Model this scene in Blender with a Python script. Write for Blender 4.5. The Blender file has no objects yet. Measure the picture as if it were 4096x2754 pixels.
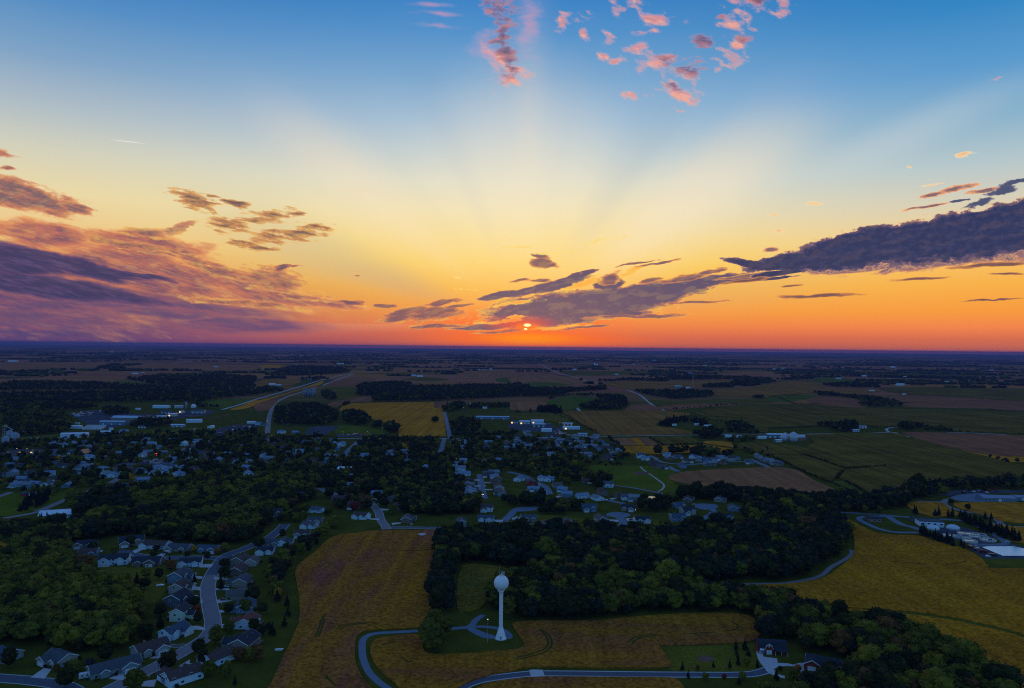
import bpy, bmesh, math, random
import numpy as np
from mathutils import Matrix, Vector
from mathutils.geometry import tessellate_polygon
random.seed(7)
rng = np.random.default_rng(7)
sc = bpy.context.scene
COL = sc.collection
R = math.radians

# ------------------------------------------------------------------ camera
CAM_H = 180.0
FPX = 2925.0                      # focal length in pixels of the 4096 wide photograph
TH = math.atan(0.0105)
CX, SX = math.cos(TH), math.sin(TH)
BASE = Matrix(((CX, -SX, 0), (0, 0, -1), (SX, CX, 0)))
ROT = BASE @ Matrix.Rotation(0.0044, 3, 'X')
cam_d = bpy.data.cameras.new("camera")
cam = bpy.data.objects.new("camera", cam_d)
COL.objects.link(cam)
cam.matrix_world = Matrix.Translation((0, 0, CAM_H)) @ ROT.to_4x4()
cam_d.sensor_width = 36.0
cam_d.lens = 36.0 * FPX / 4096.0
cam_d.clip_start = 1.0
cam_d.clip_end = 250000.0
sc.camera = cam

def ray(X, Y):
    return ROT @ Vector(((X - 2048.0) / FPX, -(Y - 1377.0) / FPX, -1.0))
def ground(X, Y):
    d = ray(X, Y)
    dz = min(d.z, -0.0035)
    t = CAM_H / -dz
    return (d.x * t, d.y * t)
CROPS = {'T1': (0, 1350, 2.24), 'T2': (1024, 1350, 2.24), 'T3': (2048, 1350, 2.24), 'T4': (3072, 1350, 2.24),
         'B1': (0, 2050, 2.2275), 'B2': (1024, 2050, 2.2275), 'B3': (2048, 2050, 2.2275), 'B4': (3072, 2050, 2.2275)}
def at(c, x, y):
    x0, y0, s = CROPS[c]
    return ground(x0 + x / s, y0 + y / s)
def pts(s):
    c = None; out = []
    for tok in s.split():
        if tok in CROPS: c = tok
        else:
            x, y = tok.split(','); out.append(at(c, float(x), float(y)))
    return out
def project(x, y, z=0.0):
    """pixel of a world point; only used to leave out what the frame cannot show"""
    v = ROT.transposed() @ Vector((x, y, z - CAM_H))
    if v.z > -1: return (-9999, -9999)
    return (2048 + FPX * v.x / -v.z, 1377 - FPX * v.y / -v.z)

# ------------------------------------------------------------------ materials
def lin(r, g, b):
    f = lambda c: (c / 12.92 if c <= 0.04045 else ((c + 0.055) / 1.055) ** 2.4)
    return (f(r / 255.0), f(g / 255.0), f(b / 255.0), 1.0)
MATS = {}
def mat(name, c1, c2=None, scale=1.0, rough=0.85, c3=None, stretch=None, contrast=0.25, rot=0.0, detail=4.0,
        emit=None, metal=0.0, spec=0.3, translucent=0.0, fine=0.0, fscale=1.0, rows=None):
    if name in MATS: return MATS[name]
    m = bpy.data.materials.new(name); m.use_nodes = True
    nt = m.node_tree; b = nt.nodes['Principled BSDF']
    b.inputs['Roughness'].default_value = rough
    b.inputs['Metallic'].default_value = metal
    b.inputs['Specular IOR Level'].default_value = spec
    c1 = tuple(c1) + (1,); b.inputs['Base Color'].default_value = c1
    if c2 is not None:
        geo = nt.nodes.new('ShaderNodeNewGeometry')
        mp = nt.nodes.new('ShaderNodeMapping')
        mp.inputs['Rotation'].default_value = (0, 0, rot)
        mp.inputs['Scale'].default_value = stretch or (1, 1, 1)
        nt.links.new(geo.outputs['Position'], mp.inputs['Vector'])
        nz = nt.nodes.new('ShaderNodeTexNoise'); nz.inputs['Scale'].default_value = scale
        nz.inputs['Detail'].default_value = detail; nz.inputs['Roughness'].default_value = 0.62
        nt.links.new(mp.outputs['Vector'], nz.inputs['Vector'])
        rp = nt.nodes.new('ShaderNodeValToRGB')
        e = rp.color_ramp.elements
        e[0].position = 0.5 - contrast; e[0].color = c1
        e[1].position = 0.5 + contrast; e[1].color = tuple(c2) + (1,)
        if c3 is not None:
            k = e.new(0.5); k.color = tuple(c3) + (1,)
        nt.links.new(nz.outputs['Fac'], rp.inputs['Fac'])
        out = rp.outputs['Color']
        if fine > 0:
            n2 = nt.nodes.new('ShaderNodeTexNoise'); n2.inputs['Scale'].default_value = fscale
            n2.inputs['Detail'].default_value = 3.0
            nt.links.new(geo.outputs['Position'], n2.inputs['Vector'])
            mr = nt.nodes.new('ShaderNodeMapRange')
            mr.inputs[1].default_value = 0.3; mr.inputs[2].default_value = 0.7
            mr.inputs[3].default_value = 1 - fine; mr.inputs[4].default_value = 1 + fine
            nt.links.new(n2.outputs['Fac'], mr.inputs[0])
            fac = mr.outputs[0]
            if rows:
                m2 = nt.nodes.new('ShaderNodeMapping'); m2.inputs['Rotation'].default_value = (0, 0, rows[0])
                m2.inputs['Scale'].default_value = (1.0, 0.02, 1.0)
                nt.links.new(geo.outputs['Position'], m2.inputs['Vector'])
                n3 = nt.nodes.new('ShaderNodeTexNoise'); n3.inputs['Scale'].default_value = rows[1]; n3.inputs['Detail'].default_value = 2.0
                nt.links.new(m2.outputs['Vector'], n3.inputs['Vector'])
                mr3 = nt.nodes.new('ShaderNodeMapRange')
                mr3.inputs[1].default_value = 0.3; mr3.inputs[2].default_value = 0.7
                mr3.inputs[3].default_value = 1 - rows[2]; mr3.inputs[4].default_value = 1 + rows[2]
                nt.links.new(n3.outputs['Fac'], mr3.inputs[0])
                mm = nt.nodes.new('ShaderNodeMath'); mm.operation = 'MULTIPLY'
                nt.links.new(fac, mm.inputs[0]); nt.links.new(mr3.outputs[0], mm.inputs[1]); fac = mm.outputs[0]
            vm = nt.nodes.new('ShaderNodeVectorMath'); vm.operation = 'SCALE'
            nt.links.new(out, vm.inputs[0]); nt.links.new(fac, vm.inputs['Scale'])
            out = vm.outputs[0]
        nt.links.new(out, b.inputs['Base Color'])
    if emit:
        b.inputs['Emission Color'].default_value = tuple(emit[:3]) + (1,)
        b.inputs['Emission Strength'].default_value = emit[3]
    MATS[name] = m
    return m

# ------------------------------------------------------------------ objects
def tag(o, label=None, cat=None, group=None, kind=None):
    if label: o['label'] = label
    if cat: o['category'] = cat
    if group: o['group'] = group
    if kind: o['kind'] = kind
    return o
def empty(name, loc, rz=0.0):
    o = bpy.data.objects.new(name, None); COL.objects.link(o)
    o.location = loc; o.rotation_euler = (0, 0, rz); o.empty_display_size = 0.5
    return o
class MB:
    """collects shapes, then links them as one mesh object"""
    def __init__(self): self.v = []; self.f = []
    def add(self, v, f):
        n = len(self.v); self.v += [tuple(p) for p in v]; self.f += [tuple(i + n for i in q) for q in f]; return self
    def box(self, x0, x1, y0, y1, z0, z1):
        v = [(x0,y0,z0),(x1,y0,z0),(x1,y1,z0),(x0,y1,z0),(x0,y0,z1),(x1,y0,z1),(x1,y1,z1),(x0,y1,z1)]
        return self.add(v, [(0,3,2,1),(4,5,6,7),(0,1,5,4),(1,2,6,5),(2,3,7,6),(3,0,4,7)])
    def prism(self, prof, a0, a1, axis='x'):
        """profile in (t, z) extruded along axis"""
        n = len(prof)
        P = (lambda t, z, a: (a, t, z)) if axis == 'x' else (lambda t, z, a: (t, a, z))
        v = [P(t, z, a0) for t, z in prof] + [P(t, z, a1) for t, z in prof]
        f = [tuple(range(n))[::-1], tuple(range(n, 2*n))] + [(i, (i+1) % n, n + (i+1) % n, n + i) for i in range(n)]
        return self.add(v, f)
    def slab(self, p, q, r, s, th):
        """a thick quad; p q r s counter clockwise seen from above"""
        p, q, r, s = map(Vector, (p, q, r, s))
        n = (q - p).cross(s - p).normalized() * th
        v = [p, q, r, s, p + n, q + n, r + n, s + n]
        return self.add(v, [(0,3,2,1),(4,5,6,7),(0,1,5,4),(1,2,6,5),(2,3,7,6),(3,0,4,7)])
    def lathe(self, prof, n=24, c=(0,0), cap=True):
        k = len(self.v); m = len(prof)
        for r, z in prof:
            for i in range(n):
                a = 2*math.pi*i/n; self.v.append((c[0] + r*math.cos(a), c[1] + r*math.sin(a), z))
        for j in range(m-1):
            for i in range(n):
                self.f.append((k+j*n+i, k+j*n+(i+1) % n, k+(j+1)*n+(i+1) % n, k+(j+1)*n+i))
        if cap:
            self.f.append(tuple(k+i for i in range(n))[::-1]); self.f.append(tuple(k+(m-1)*n+i for i in range(n)))
        return self
    def tube(self, a, b, r0, r1=None, n=6):
        r1 = r0 if r1 is None else r1
        a, b = Vector(a), Vector(b); d = (b - a).normalized()
        u = d.orthogonal().normalized(); w = d.cross(u)
        v = []
        for p, r in ((a, r0), (b, r1)):
            for i in range(n):
                t = 2*math.pi*i/n; v.append(p + (u*math.cos(t) + w*math.sin(t))*r)
        return self.add(v, [(i, (i+1) % n, n+(i+1) % n, n+i) for i in range(n)] + [tuple(range(n))[::-1], tuple(range(n, 2*n))])
    def build(self, name, m, parent=None, smooth=False, loc=None):
        me = bpy.data.meshes.new(name); me.from_pydata(self.v, [], self.f); me.update()
        if smooth: me.polygons.foreach_set('use_smooth', [True]*len(me.polygons))
        me.materials.append(m)
        o = bpy.data.objects.new(name, me); COL.objects.link(o)
        if parent: o.parent = parent
        if loc: o.location = loc
        return o
def catmull(p, closed=True, k=5):
    n = len(p); out = []
    rngi = range(n) if closed else range(n - 1)
    for i in rngi:
        g = (lambda j: p[j % n]) if closed else (lambda j: p[max(0, min(n-1, j))])
        a, b, c, d = g(i-1), g(i), g(i+1), g(i+2)
        for s in range(k):
            t = s / k
            out.append(tuple(0.5*((2*b[q]) + (-a[q]+c[q])*t + (2*a[q]-5*b[q]+4*c[q]-d[q])*t*t + (-a[q]+3*b[q]-3*c[q]+d[q])*t**3) for q in (0, 1)))
    if not closed: out.append(tuple(p[-1]))
    return out
ROADS = []       # (a, b, half width) segments trees keep off
SHEETN = [0]
CLEAR = []       # polygons trees keep off
def sheet(name, P, m, z=0.03, h=None, smooth=True, kind='structure', jitter=0.0, keep=True):
    """a patch of ground: flat at z, or with a standing crop of height h"""
    if isinstance(P, str): P = pts(P)
    if smooth: P = catmull(P)
    if jitter: P = [(x + random.gauss(0, jitter), y + random.gauss(0, jitter)) for x, y in P]
    if keep: CLEAR.append(np.array(P))
    if sum(P[i-1][0]*P[i][1] - P[i][0]*P[i-1][1] for i in range(len(P))) < 0: P = P[::-1]
    SHEETN[0] += 1
    top = (z if h is None else h) + (SHEETN[0] % 40) * 0.0003
    vs = [(x, y, top) for x, y in P]
    tri = tessellate_polygon([[Vector(v) for v in vs]])
    f = []
    for t in tri:
        a, b, c = (Vector(vs[i]) for i in t)
        f.append(tuple(t) if (b - a).cross(c - a).z > 0 else tuple(t)[::-1])
    n = len(vs)
    if h is not None:
        vs += [(x, y, -0.2) for x, y in P]
        f += [(i, n + i, n + (i+1) % n, (i+1) % n) for i in range(n)]
        f = [q if len(q) == 3 else (q[0], q[1], q[2], q[3]) for q in f]
    me = bpy.data.meshes.new(name); me.from_pydata(vs, [], f); me.update(); me.materials.append(m)
    o = bpy.data.objects.new(name, me); COL.objects.link(o); o['kind'] = kind
    return o
def ribbon(P, w, z, off=0.0):
    v, f = [], []
    n = len(P)
    for i in range(n):
        a = Vector(P[max(0, i-1)]); b = Vector(P[min(n-1, i+1)])
        d = (b - a); d = d.normalized() if d.length > 1e-6 else Vector((1, 0)); nn = Vector((-d.y, d.x))
        p = Vector(P[i]) + nn*off
        q0, q1 = p + nn*w/2, p - nn*w/2
        v += [(q0.x, q0.y, z), (q1.x, q1.y, z)]
        if i: f.append((2*i-2, 2*i-1, 2*i+1, 2*i))
    return v, f
def road(name, s, w, m, z=0.05, kerb=None, k=6, kw=0.5, clear=2.0):
    P = pts(s) if isinstance(s, str) else s
    P = catmull(P, False, k)
    v, f = ribbon(P, w, z)
    o = MB().add(v, f).build(name, m); o['kind'] = 'structure'
    if kerb:
        b = MB()
        for sgn in (-1, 1):
            for i in range(len(P) - 1):
                a, c = Vector(P[i]), Vector(P[i+1]); d = (c - a)
                if d.length < 1e-4: continue
                nn = Vector((-d.y, d.x)).normalized()
                p0, p1 = a + nn*sgn*(w/2), c + nn*sgn*(w/2); q0, q1 = p0 + nn*sgn*kw, p1 + nn*sgn*kw
                zz = z + 0.1
                vv = [(p0.x,p0.y,-.1),(p1.x,p1.y,-.1),(q1.x,q1.y,-.1),(q0.x,q0.y,-.1),(p0.x,p0.y,zz),(p1.x,p1.y,zz),(q1.x,q1.y,zz),(q0.x,q0.y,zz)]
                ff = [(4,5,6,7),(0,1,5,4),(2,3,7,6)]
                if sgn > 0: ff = [q for q in ff]
                b.add(vv, ff)
        kb = b.build(name + '_kerb', kerb); kb['kind'] = 'structure'
    for i in range(len(P) - 1): ROADS.append((P[i][0], P[i][1], P[i+1][0], P[i+1][1], w/2 + clear))
    return o
HAZE = True
# ------------------------------------------------------------------ sky
W = bpy.data.worlds.new("World"); sc.world = W; W.use_nodes = True
wt = W.node_tree; wt.nodes.clear()
class S:
    """a socket with arithmetic"""
    def __init__(s, k): s.k = k
    def _m(s, op, o=None, o2=None, clamp=False):
        n = wt.nodes.new('ShaderNodeMath'); n.operation = op; n.use_clamp = clamp
        for i, q in enumerate((s, o, o2)):
            if q is None: continue
            if isinstance(q, S): wt.links.new(q.k, n.inputs[i])
            else: n.inputs[i].default_value = q
        return S(n.outputs[0])
    def __add__(s, o): return s._m('ADD', o)
    def __sub__(s, o): return s._m('SUBTRACT', o)
    def __mul__(s, o): return s._m('MULTIPLY', o)
    def __truediv__(s, o): return s._m('DIVIDE', o)
    def mx(s, o): return s._m('MAXIMUM', o)
    def mn(s, o): return s._m('MINIMUM', o)
    def step(s, a, b):
        n = wt.nodes.new('ShaderNodeMapRange'); n.interpolation_type = 'SMOOTHSTEP'
        wt.links.new(s.k, n.inputs[0]); n.inputs[1].default_value = a; n.inputs[2].default_value = b
        return S(n.outputs[0])
def mixc(f, a, b, mode='MIX'):
    n = wt.nodes.new('ShaderNodeMix'); n.data_type = 'RGBA'; n.blend_type = mode; n.clamp_factor = True
    for i, q in ((0, f), (6, a), (7, b)):
        if hasattr(q, 'k'): wt.links.new(q.k, n.inputs[i])
        elif isinstance(q, (int, float)): n.inputs[i].default_value = q
        elif isinstance(q, tuple): n.inputs[i].default_value = q
        else: wt.links.new(q, n.inputs[i])
    return n.outputs[2]
def comb(a, b, c=0.0):
    n = wt.nodes.new('ShaderNodeCombineXYZ')
    for i, q in enumerate((a, b, c)):
        if isinstance(q, S): wt.links.new(q.k, n.inputs[i])
        else: n.inputs[i].default_value = q
    return n.outputs[0]
def noise(vec, scale, detail=5.0, rough=0.6, scl=(1, 1, 1), rot=0.0, loc=(0, 0, 0)):
    mp = wt.nodes.new('ShaderNodeMapping'); mp.vector_type = 'POINT'
    # turn first, then stretch
    mr = wt.nodes.new('ShaderNodeMapping'); mr.inputs['Rotation'].default_value = (0, 0, rot)
    wt.links.new(vec, mr.inputs['Vector'])
    wt.links.new(mr.outputs[0], mp.inputs['Vector'])
    mp.inputs['Scale'].default_value = scl; mp.inputs['Location'].default_value = loc
    n = wt.nodes.new('ShaderNodeTexNoise'); n.inputs['Scale'].default_value = scale
    n.inputs['Detail'].default_value = detail; n.inputs['Roughness'].default_value = rough
    wt.links.new(mp.outputs[0], n.inputs['Vector'])
    return S(n.outputs['Fac'])
def ramp(s, stops):
    n = wt.nodes.new('ShaderNodeValToRGB'); e = n.color_ramp.elements
    stops = sorted(stops)
    e[0].position, e[0].color = stops[0]; e[1].position, e[1].color = stops[-1]
    for p, c in stops[1:-1]:
        k = e.new(p); k.color = c
    wt.links.new(s.k, n.inputs['Fac'])
    return n.outputs['Color']
tc = wt.nodes.new('ShaderNodeTexCoord')
sep = wt.nodes.new('ShaderNodeSeparateXYZ'); wt.links.new(tc.outputs['Generated'], sep.inputs[0])
dx, dy, dz = (S(sep.outputs[i]) for i in range(3))
hyp = (dx*dx + dy*dy)._m('POWER', 0.5).mx(0.001)
az = dx._m('ARCTAN2', dy)
tel = dz / hyp                                   # tangent of the elevation
ys = dy.mx(0.05)
U, V = dx / ys, dz / ys                          # directions as seen on a plane square to the west
front = dy.step(0.05, 0.25)
HZ = 792.0
def sky_uv(x, y):
    d = ray(x * 1.75643, y * 1.75643); return d.x / d.y, d.z / d.y
def stops(lst): return [((HZ - y) / 1000.0, lin(*c)) for y, c in lst]
t = tel._m('MULTIPLY', 1.665)
RC = ramp(t, stops([(786,(196,92,78)),(765,(216,100,76)),(740,(236,128,72)),(705,(246,160,74)),(660,(250,188,76)),(600,(255,215,106)),(540,(253,226,148)),(480,(246,231,184)),(420,(230,228,206)),(360,(206,216,214)),(280,(170,197,218)),(180,(126,172,212)),(80,(86,150,207)),(0,(60,134,202)),(-150,(36,104,178))]))
RR = ramp(t, stops([(786,(205,106,84)),(768,(222,112,80)),(745,(250,136,78)),(715,(255,158,62)),(660,(255,182,74)),(610,(253,200,104)),(560,(244,212,150)),(500,(220,212,188)),(430,(186,204,208)),(340,(140,182,208)),(240,(92,158,210)),(120,(50,136,200)),(0,(24,116,188)),(-150,(16,88,160))]))
RL = ramp(t, stops([(786,(88,68,122)),(760,(104,74,118)),(720,(150,92,104)),(660,(214,146,100)),(590,(244,200,130)),(500,(240,222,170)),(420,(216,214,192)),(340,(180,194,202)),(240,(130,167,202)),(130,(84,144,200)),(0,(40,114,188)),(-150,(28,84,160))]))
sky = mixc(az.step(0.02, 0.62), mixc(az.step(-0.03, -0.62), RC, RL), RR)
# beams fanning out from the sun between the clouds
su, sv = sky_uv(1200, 742)
ru, rv = U - su, V - sv
ang = rv._m('ARCTAN2', ru)
nb = noise(comb(ang, 0.0), 2.3, 1.0, 0.4)
dist = (ru*ru + rv*rv)._m('POWER', 0.5)
beam = (nb - 0.5) * dist.step(0.03, 0.2) * dist.step(0.62, 0.3) * front
sky = mixc(beam.step(0.0, 0.34) * 0.42, sky, lin(255, 232, 200))
sky = mixc((beam * -1.0).step(0.0, 0.3) * 0.35, sky, lin(110, 150, 185))
# a brighter column of pale sky above the sun, leaning right
def ell(x, y, rx, ry, deg=0.0, vec=None):
    u, v = sky_uv(x, y)
    mp = wt.nodes.new('ShaderNodeMapping'); mp.vector_type = 'TEXTURE'
    mp.inputs['Location'].default_value = (u, v, 0)
    mp.inputs['Rotation'].default_value = (0, 0, R(-deg))
    mp.inputs['Scale'].default_value = (rx/1665.0, ry/1665.0, 1)
    wt.links.new(vec, mp.inputs['Vector'])
    ln = wt.nodes.new('ShaderNodeVectorMath'); ln.operation = 'LENGTH'; wt.links.new(mp.outputs[0], ln.inputs[0])
    return S(ln.outputs['Value'])
UV = comb(U, V)
sky = mixc(ell(1180, 400, 300, 360, 4, UV).step(1.0, 0.0) * 0.36 * front, sky, lin(255, 238, 206))
sky = mixc(ell(1560, 470, 470, 150, -33, UV).step(1.0, 0.0) * 0.36 * front, sky, lin(255, 238, 208))
sky = mixc(ell(820, 430, 400, 130, 40, UV).step(1.0, 0.0) * 0.24 * front, sky, lin(255, 232, 200))
sky = mixc(ell(2080, 300, 420, 70, -24, UV).step(1.0, 0.0) * 0.22 * front, sky, lin(225, 228, 226))
sky = mixc(ell(1180, 742, 330, 60, 0, UV).step(1.0, 0.0) * 0.75 * front, sky, lin(255, 96, 46))
sky = mixc(ell(1210, 776, 360, 30, 0, UV).step(1.0, 0.1) * 0.9 * front, sky, lin(255, 104, 16))
sky = mixc(ell(1205, 772, 150, 20, 0, UV).step(1.0, 0.0) * 0.9 * front, sky, lin(255, 142, 4))
# warped coordinates for ragged cloud outlines
UW = comb(U + (noise(UV, 16.0, 4.0, 0.55, (0.5, 1.4, 1)) - 0.5) * 0.075, V + (noise(UV, 16.0, 4.0, 0.55, (0.5, 1.4, 1), 0.0, (5.2, 1.3, 0)) - 0.5) * 0.022)
def cloud(base, ells, rim, mid, core, nscale, nstr, rot=0.0, stretch=(1, 3, 1), soft=0.22, e1=0.14, e2=0.5, amount=1.0, vec=None, loc=(0,0,0), detail=7.0, tex=0.0, gain=1.0, sun=None, lit=0.8, core2=None, bias=0.0):
    def after(v):          # lets the renderer work the clouds off one after the other
        q = wt.nodes.new('ShaderNodeVectorMath'); q.operation = 'MULTIPLY_ADD'; q.inputs[1].default_value = (1e-9, 1e-9, 0)
        wt.links.new(base, q.inputs[0]); wt.links.new(v, q.inputs[2]); return q.outputs[0]
    uw, uv = after(UW), after(UV)
    d = None
    for e in ells:
        k = ell(*e, vec=uw)
        d = k if d is None else d.mn(k)
    n = noise(uv, nscale, detail, 0.62, stretch, R(rot), loc)
    d = (d * -1.0) + 1.0
    d = (d * gain).mn(1.0) + (n - 0.5) * nstr - bias
    a = d.step(0.0, soft) * amount
    n2 = noise(uv, nscale*1.7, 5.0, 0.65, stretch, R(rot), (3.1, 1.7, 0)) if (tex or core2) else None
    dd = d + (n2 - 0.5) * tex if tex else d
    if core2: core = mixc(n2.step(0.42, 0.66), core, core2)
    c = mixc(dd.step(e1*0.2, e1), rim, mid)
    c = mixc(dd.step(e1, e2), c, core)
    if sun:                       # the sides turned to the sun glow, the far sides stay dark
        q = wt.nodes.new('ShaderNodeVectorMath'); q.operation = 'ADD'; q.inputs[1].default_value = (sun[0], sun[1], 0)
        wt.links.new(uv, q.inputs[0])
        n3 = noise(q.outputs[0], nscale, 4.0, 0.6, stretch, R(rot), loc)
        c = mixc((n - n3).step(-0.02, 0.16) * (dd.step(e2*1.3, e1) * 0.8 + 0.2) * lit, c, rim)
    return mixc(a, base, c)

def left_bank(sky):
    sky = cloud(sky, [(0,640,470,125,8),(330,632,350,86,13),(570,656,235,46,12),(720,690,140,15,5),(330,560,190,40,9),(100,535,160,40,6)],
                lin(255,184,104), lin(216,130,94), lin(124,82,104), 20.0, 1.8, 12, (1,4.4,1), 0.7, 0.45, 1.2, 1.0, tex=0.9, gain=1.8, core2=lin(192,114,96), sun=(.012,.002), lit=.6)
    sky = cloud(sky, [(-40,715,600,84,3),(330,700,440,40,4),(560,742,230,26,1)], lin(176,104,108), lin(118,80,114), lin(76,66,118), 10.0, 1.0, 5, (1,6,1), 0.9, 0.3, 0.9, 0.85, gain=1.5, core2=lin(128,80,112))
    sky = cloud(sky, [(110,594,280,26,11),(-20,584,220,46,8),(60,648,380,30,6),(290,622,120,9,12)], lin(196,112,108), lin(92,68,112), lin(48,52,98), 13.0, 1.2, 12, (1,7,1), 0.55, 0.25, 0.7, 0.95, gain=1.7, core2=lin(84,70,116))
    sky = cloud(sky, [(625,634,115,32,8),(500,618,130,18,14),(700,672,80,13,6),(790,690,56,7,5),(350,530,70,16,8),(410,520,34,12,-20),(440,590,100,12,12),(560,690,170,12,5),(300,560,120,14,10)],
                lin(255,200,92), lin(206,130,96), lin(112,78,96), 40.0, 3.2, 10, (1,3.4,1), 0.6, 0.45, 1.2, 0.9, tex=0.8, gain=1.5, core2=lin(166,106,98), sun=(.008,.004), lit=.6, bias=.02)
    sky = cloud(sky, [(55,452,160,36,10),(-10,425,120,30,12),(168,470,54,12,10),(2,345,50,15,12),(8,385,28,9,0)],
                lin(255,188,110), lin(206,122,92), lin(112,84,102), 32.0, 2.8, 12, (1,3.6,1), 0.6, 0.4, 1.1, 0.95, gain=1.7, core2=lin(150,98,98), sun=(.008,-.003), lit=.7)
    sky = cloud(sky, [(436,456,74,34,14),(480,445,41,6,6),(528,463,43,14,18),(510,511,65,20,6),(608,494,89,22,-3),(668,490,50,11,-6),(606,536,70,24,4),(690,530,84,26,-8),(550,552,70,16,12),(602,563,41,11,5),(706,518,48,14,-12),(470,480,48,10,20)],
                lin(255,206,112), lin(206,138,84), lin(96,72,84), 32.0, 4.0, 8, (1,4.4,1), 0.6, 0.45, 1.2, 0.95, gain=1.4, bias=.2, sun=(.008,-.002), lit=.65)
    sky = cloud(sky, [(880,696,36,7,2),(800,628,12,3,0),(800,690,40,7,4),(650,612,30,6,-5)], lin(255,176,80), lin(190,112,92), lin(108,82,104), 50.0, 2.6, -8, (1,3.0,1), 0.25, 0.2, 0.6, 0.95)
    return mixc(ell(291, 323, 53, 1.5, 6.5, UV).step(1.0, 0.2) * 0.75, sky, lin(255, 246, 232))
def bar(sky):
    sky = cloud(sky, [(1290,704,225,44,-6),(1435,680,210,36,-9),(1570,651,150,18,-12),(1150,672,90,9,-8),(1250,652,110,13,-14),(1320,626,46,9,-18),(1385,644,44,18,-15),(1350,718,160,10,-3),(1130,738,110,8,-8),(1660,638,80,7,-10)],
                lin(255,206,88), lin(176,116,104), lin(86,77,110), 38.0, 2.6, -10, (1,2.6,1), 0.28, 0.3, 0.7, 1.0, tex=0.3, gain=2.6, core2=lin(92,80,112), sun=(-.004,-.008), lit=.45)
    sky = cloud(sky, [(1330,645,70,10,-18),(1440,622,34,8,-25),(1180,690,60,6,-10),(1140,730,70,4,-4),(1260,748,90,3,-3),(1180,722,24,4,-5)], lin(255,214,100), lin(255,196,84), lin(255,176,74), 60.0, 3.0, -14, (1,2.6,1), 0.4, 0.35, 0.9, 0.9)
    return cloud(sky, [(1000,690,56,9,-8),(925,712,56,13,-12),(870,696,36,6,2),(1236,598,42,12,-5),(1240,583,28,7,0),(1455,602,50,3,-10),(1225,640,30,4,-4),(1340,750,80,4,-3),(1150,752,80,5,-6),(1040,700,44,5,-10),(1395,634,36,13,-25),(1480,640,36,6,-12),(985,716,86,20,-6),(912,728,46,10,-4),(1000,745,74,6,-3),(1440,722,130,5,-4),(1600,690,90,4,-4),(1700,628,80,6,-9),(1560,634,60,8,-10),(1610,620,40,5,-12),(1500,603,60,3,-9),(1180,640,24,4,-8)],
                lin(255,186,84), lin(198,120,92), lin(112,82,102), 44.0, 3.0, -8, (1,3.0,1), 0.4, 0.35, 0.9, 0.95, gain=1.8, sun=(.002,-.006), lit=.6)
def sun_slot(sky):
    sky = cloud(sky, [(1180,562,70,5,-6),(1350,552,60,6,-12),(1260,575,90,5,-8),(1420,540,60,4,-12),(1100,604,30,5,0),(1030,632,14,8,0),(1060,660,30,5,0)], lin(255,232,150), lin(255,222,130), lin(255,206,110), 56.0, 3.6, -10, (1,2.6,1), 0.6, 0.5, 1.4, 0.8, bias=.25)
    sky = mixc(ell(1185, 738, 110, 26, 0, UV).step(1.0, 0.0) * 0.7, sky, lin(255, 70, 44))
    sky = mixc(ell(1199, 746, 36, 16, 0, UV).step(1.0, 0.2) * 0.8, sky, lin(255, 120, 30))
    return mixc(ell(1201, 741, 10.0, 4.4, 0, UV).step(1.0, 0.55).mx(ell(1197, 750, 5.0, 2.6, 0, UV).step(1.0, 0.5)), sky, (1.7, 1.3, 0.6, 1))
def right_bank(sky):
    sky = cloud(sky, [(2180,590,270,17,-8),(2330,570,170,26,-8),(1980,608,190,10,-4)], lin(250,186,112), lin(204,136,108), lin(140,100,114), 34.0, 1.9, -9, (1,3.6,1), 0.5, 0.3, 0.8, 0.95, gain=1.5)
    sky = cloud(sky, [(2310,518,440,64,-10),(2010,556,280,44,-11),(1850,588,175,24,-8),(1725,602,90,11,6),(2330,480,190,26,-9),(1770,622,70,7,-8),(1740,636,90,4,-6)],
                lin(255,190,126), lin(104,84,112), lin(42,51,93), 46.0, 2.4, -10, (1,1.8,1), 0.25, 0.28, 0.6, 1.0, tex=0.35, gain=2.4, core2=lin(56,61,102), sun=(-.006,.006), lit=.14)
    sky = cloud(sky, [(2185,430,64,8,-10),(2110,443,34,5,-8),(1750,568,24,6,-5),(2240,437,50,6,-8),(2100,470,60,4,-10)], lin(255,196,136), lin(230,146,108), lin(120,92,106), 52.0, 2.4, -10, (1,2,1), 0.35, 0.35, 0.9, 0.95, gain=1.5, sun=(-.006,-.003), lit=.8)
    sky = cloud(sky, [(1870,465,28,7,-10),(1770,526,16,7,0),(2085,380,8,4,0),(2200,350,22,6,-15),(1765,490,24,4,-5),(2120,420,40,4,-6)], lin(255,236,190), lin(255,216,160), lin(250,190,130), 50.0, 2.6, -10, (1,2,1), 0.5, 0.4, 1.1, 0.9)
    sky = cloud(sky, [(2290,436,56,9,-12),(2330,416,44,9,-12),(2225,462,46,7,-14),(2170,458,28,4,-8)], lin(180,140,130), lin(84,84,118), lin(58,68,110), 52.0, 2.4, -10, (1,2,1), 0.35, 0.25, 0.6, 0.95)
    return cloud(sky, [(1860,678,124,5,-2),(2090,635,80,5,-4),(2260,602,95,6,-4),(2300,624,46,3,-4),(2270,687,92,2,-2),(1800,653,36,3.5,-8),(1620,688,44,2,0),(1700,640,64,6,-10)],
                lin(236,156,84), lin(186,118,84), lin(112,78,86), 34.0, 1.6, -4, (1,6,1), 0.45, 0.4, 0.9, 0.95, gain=1.4)
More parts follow.
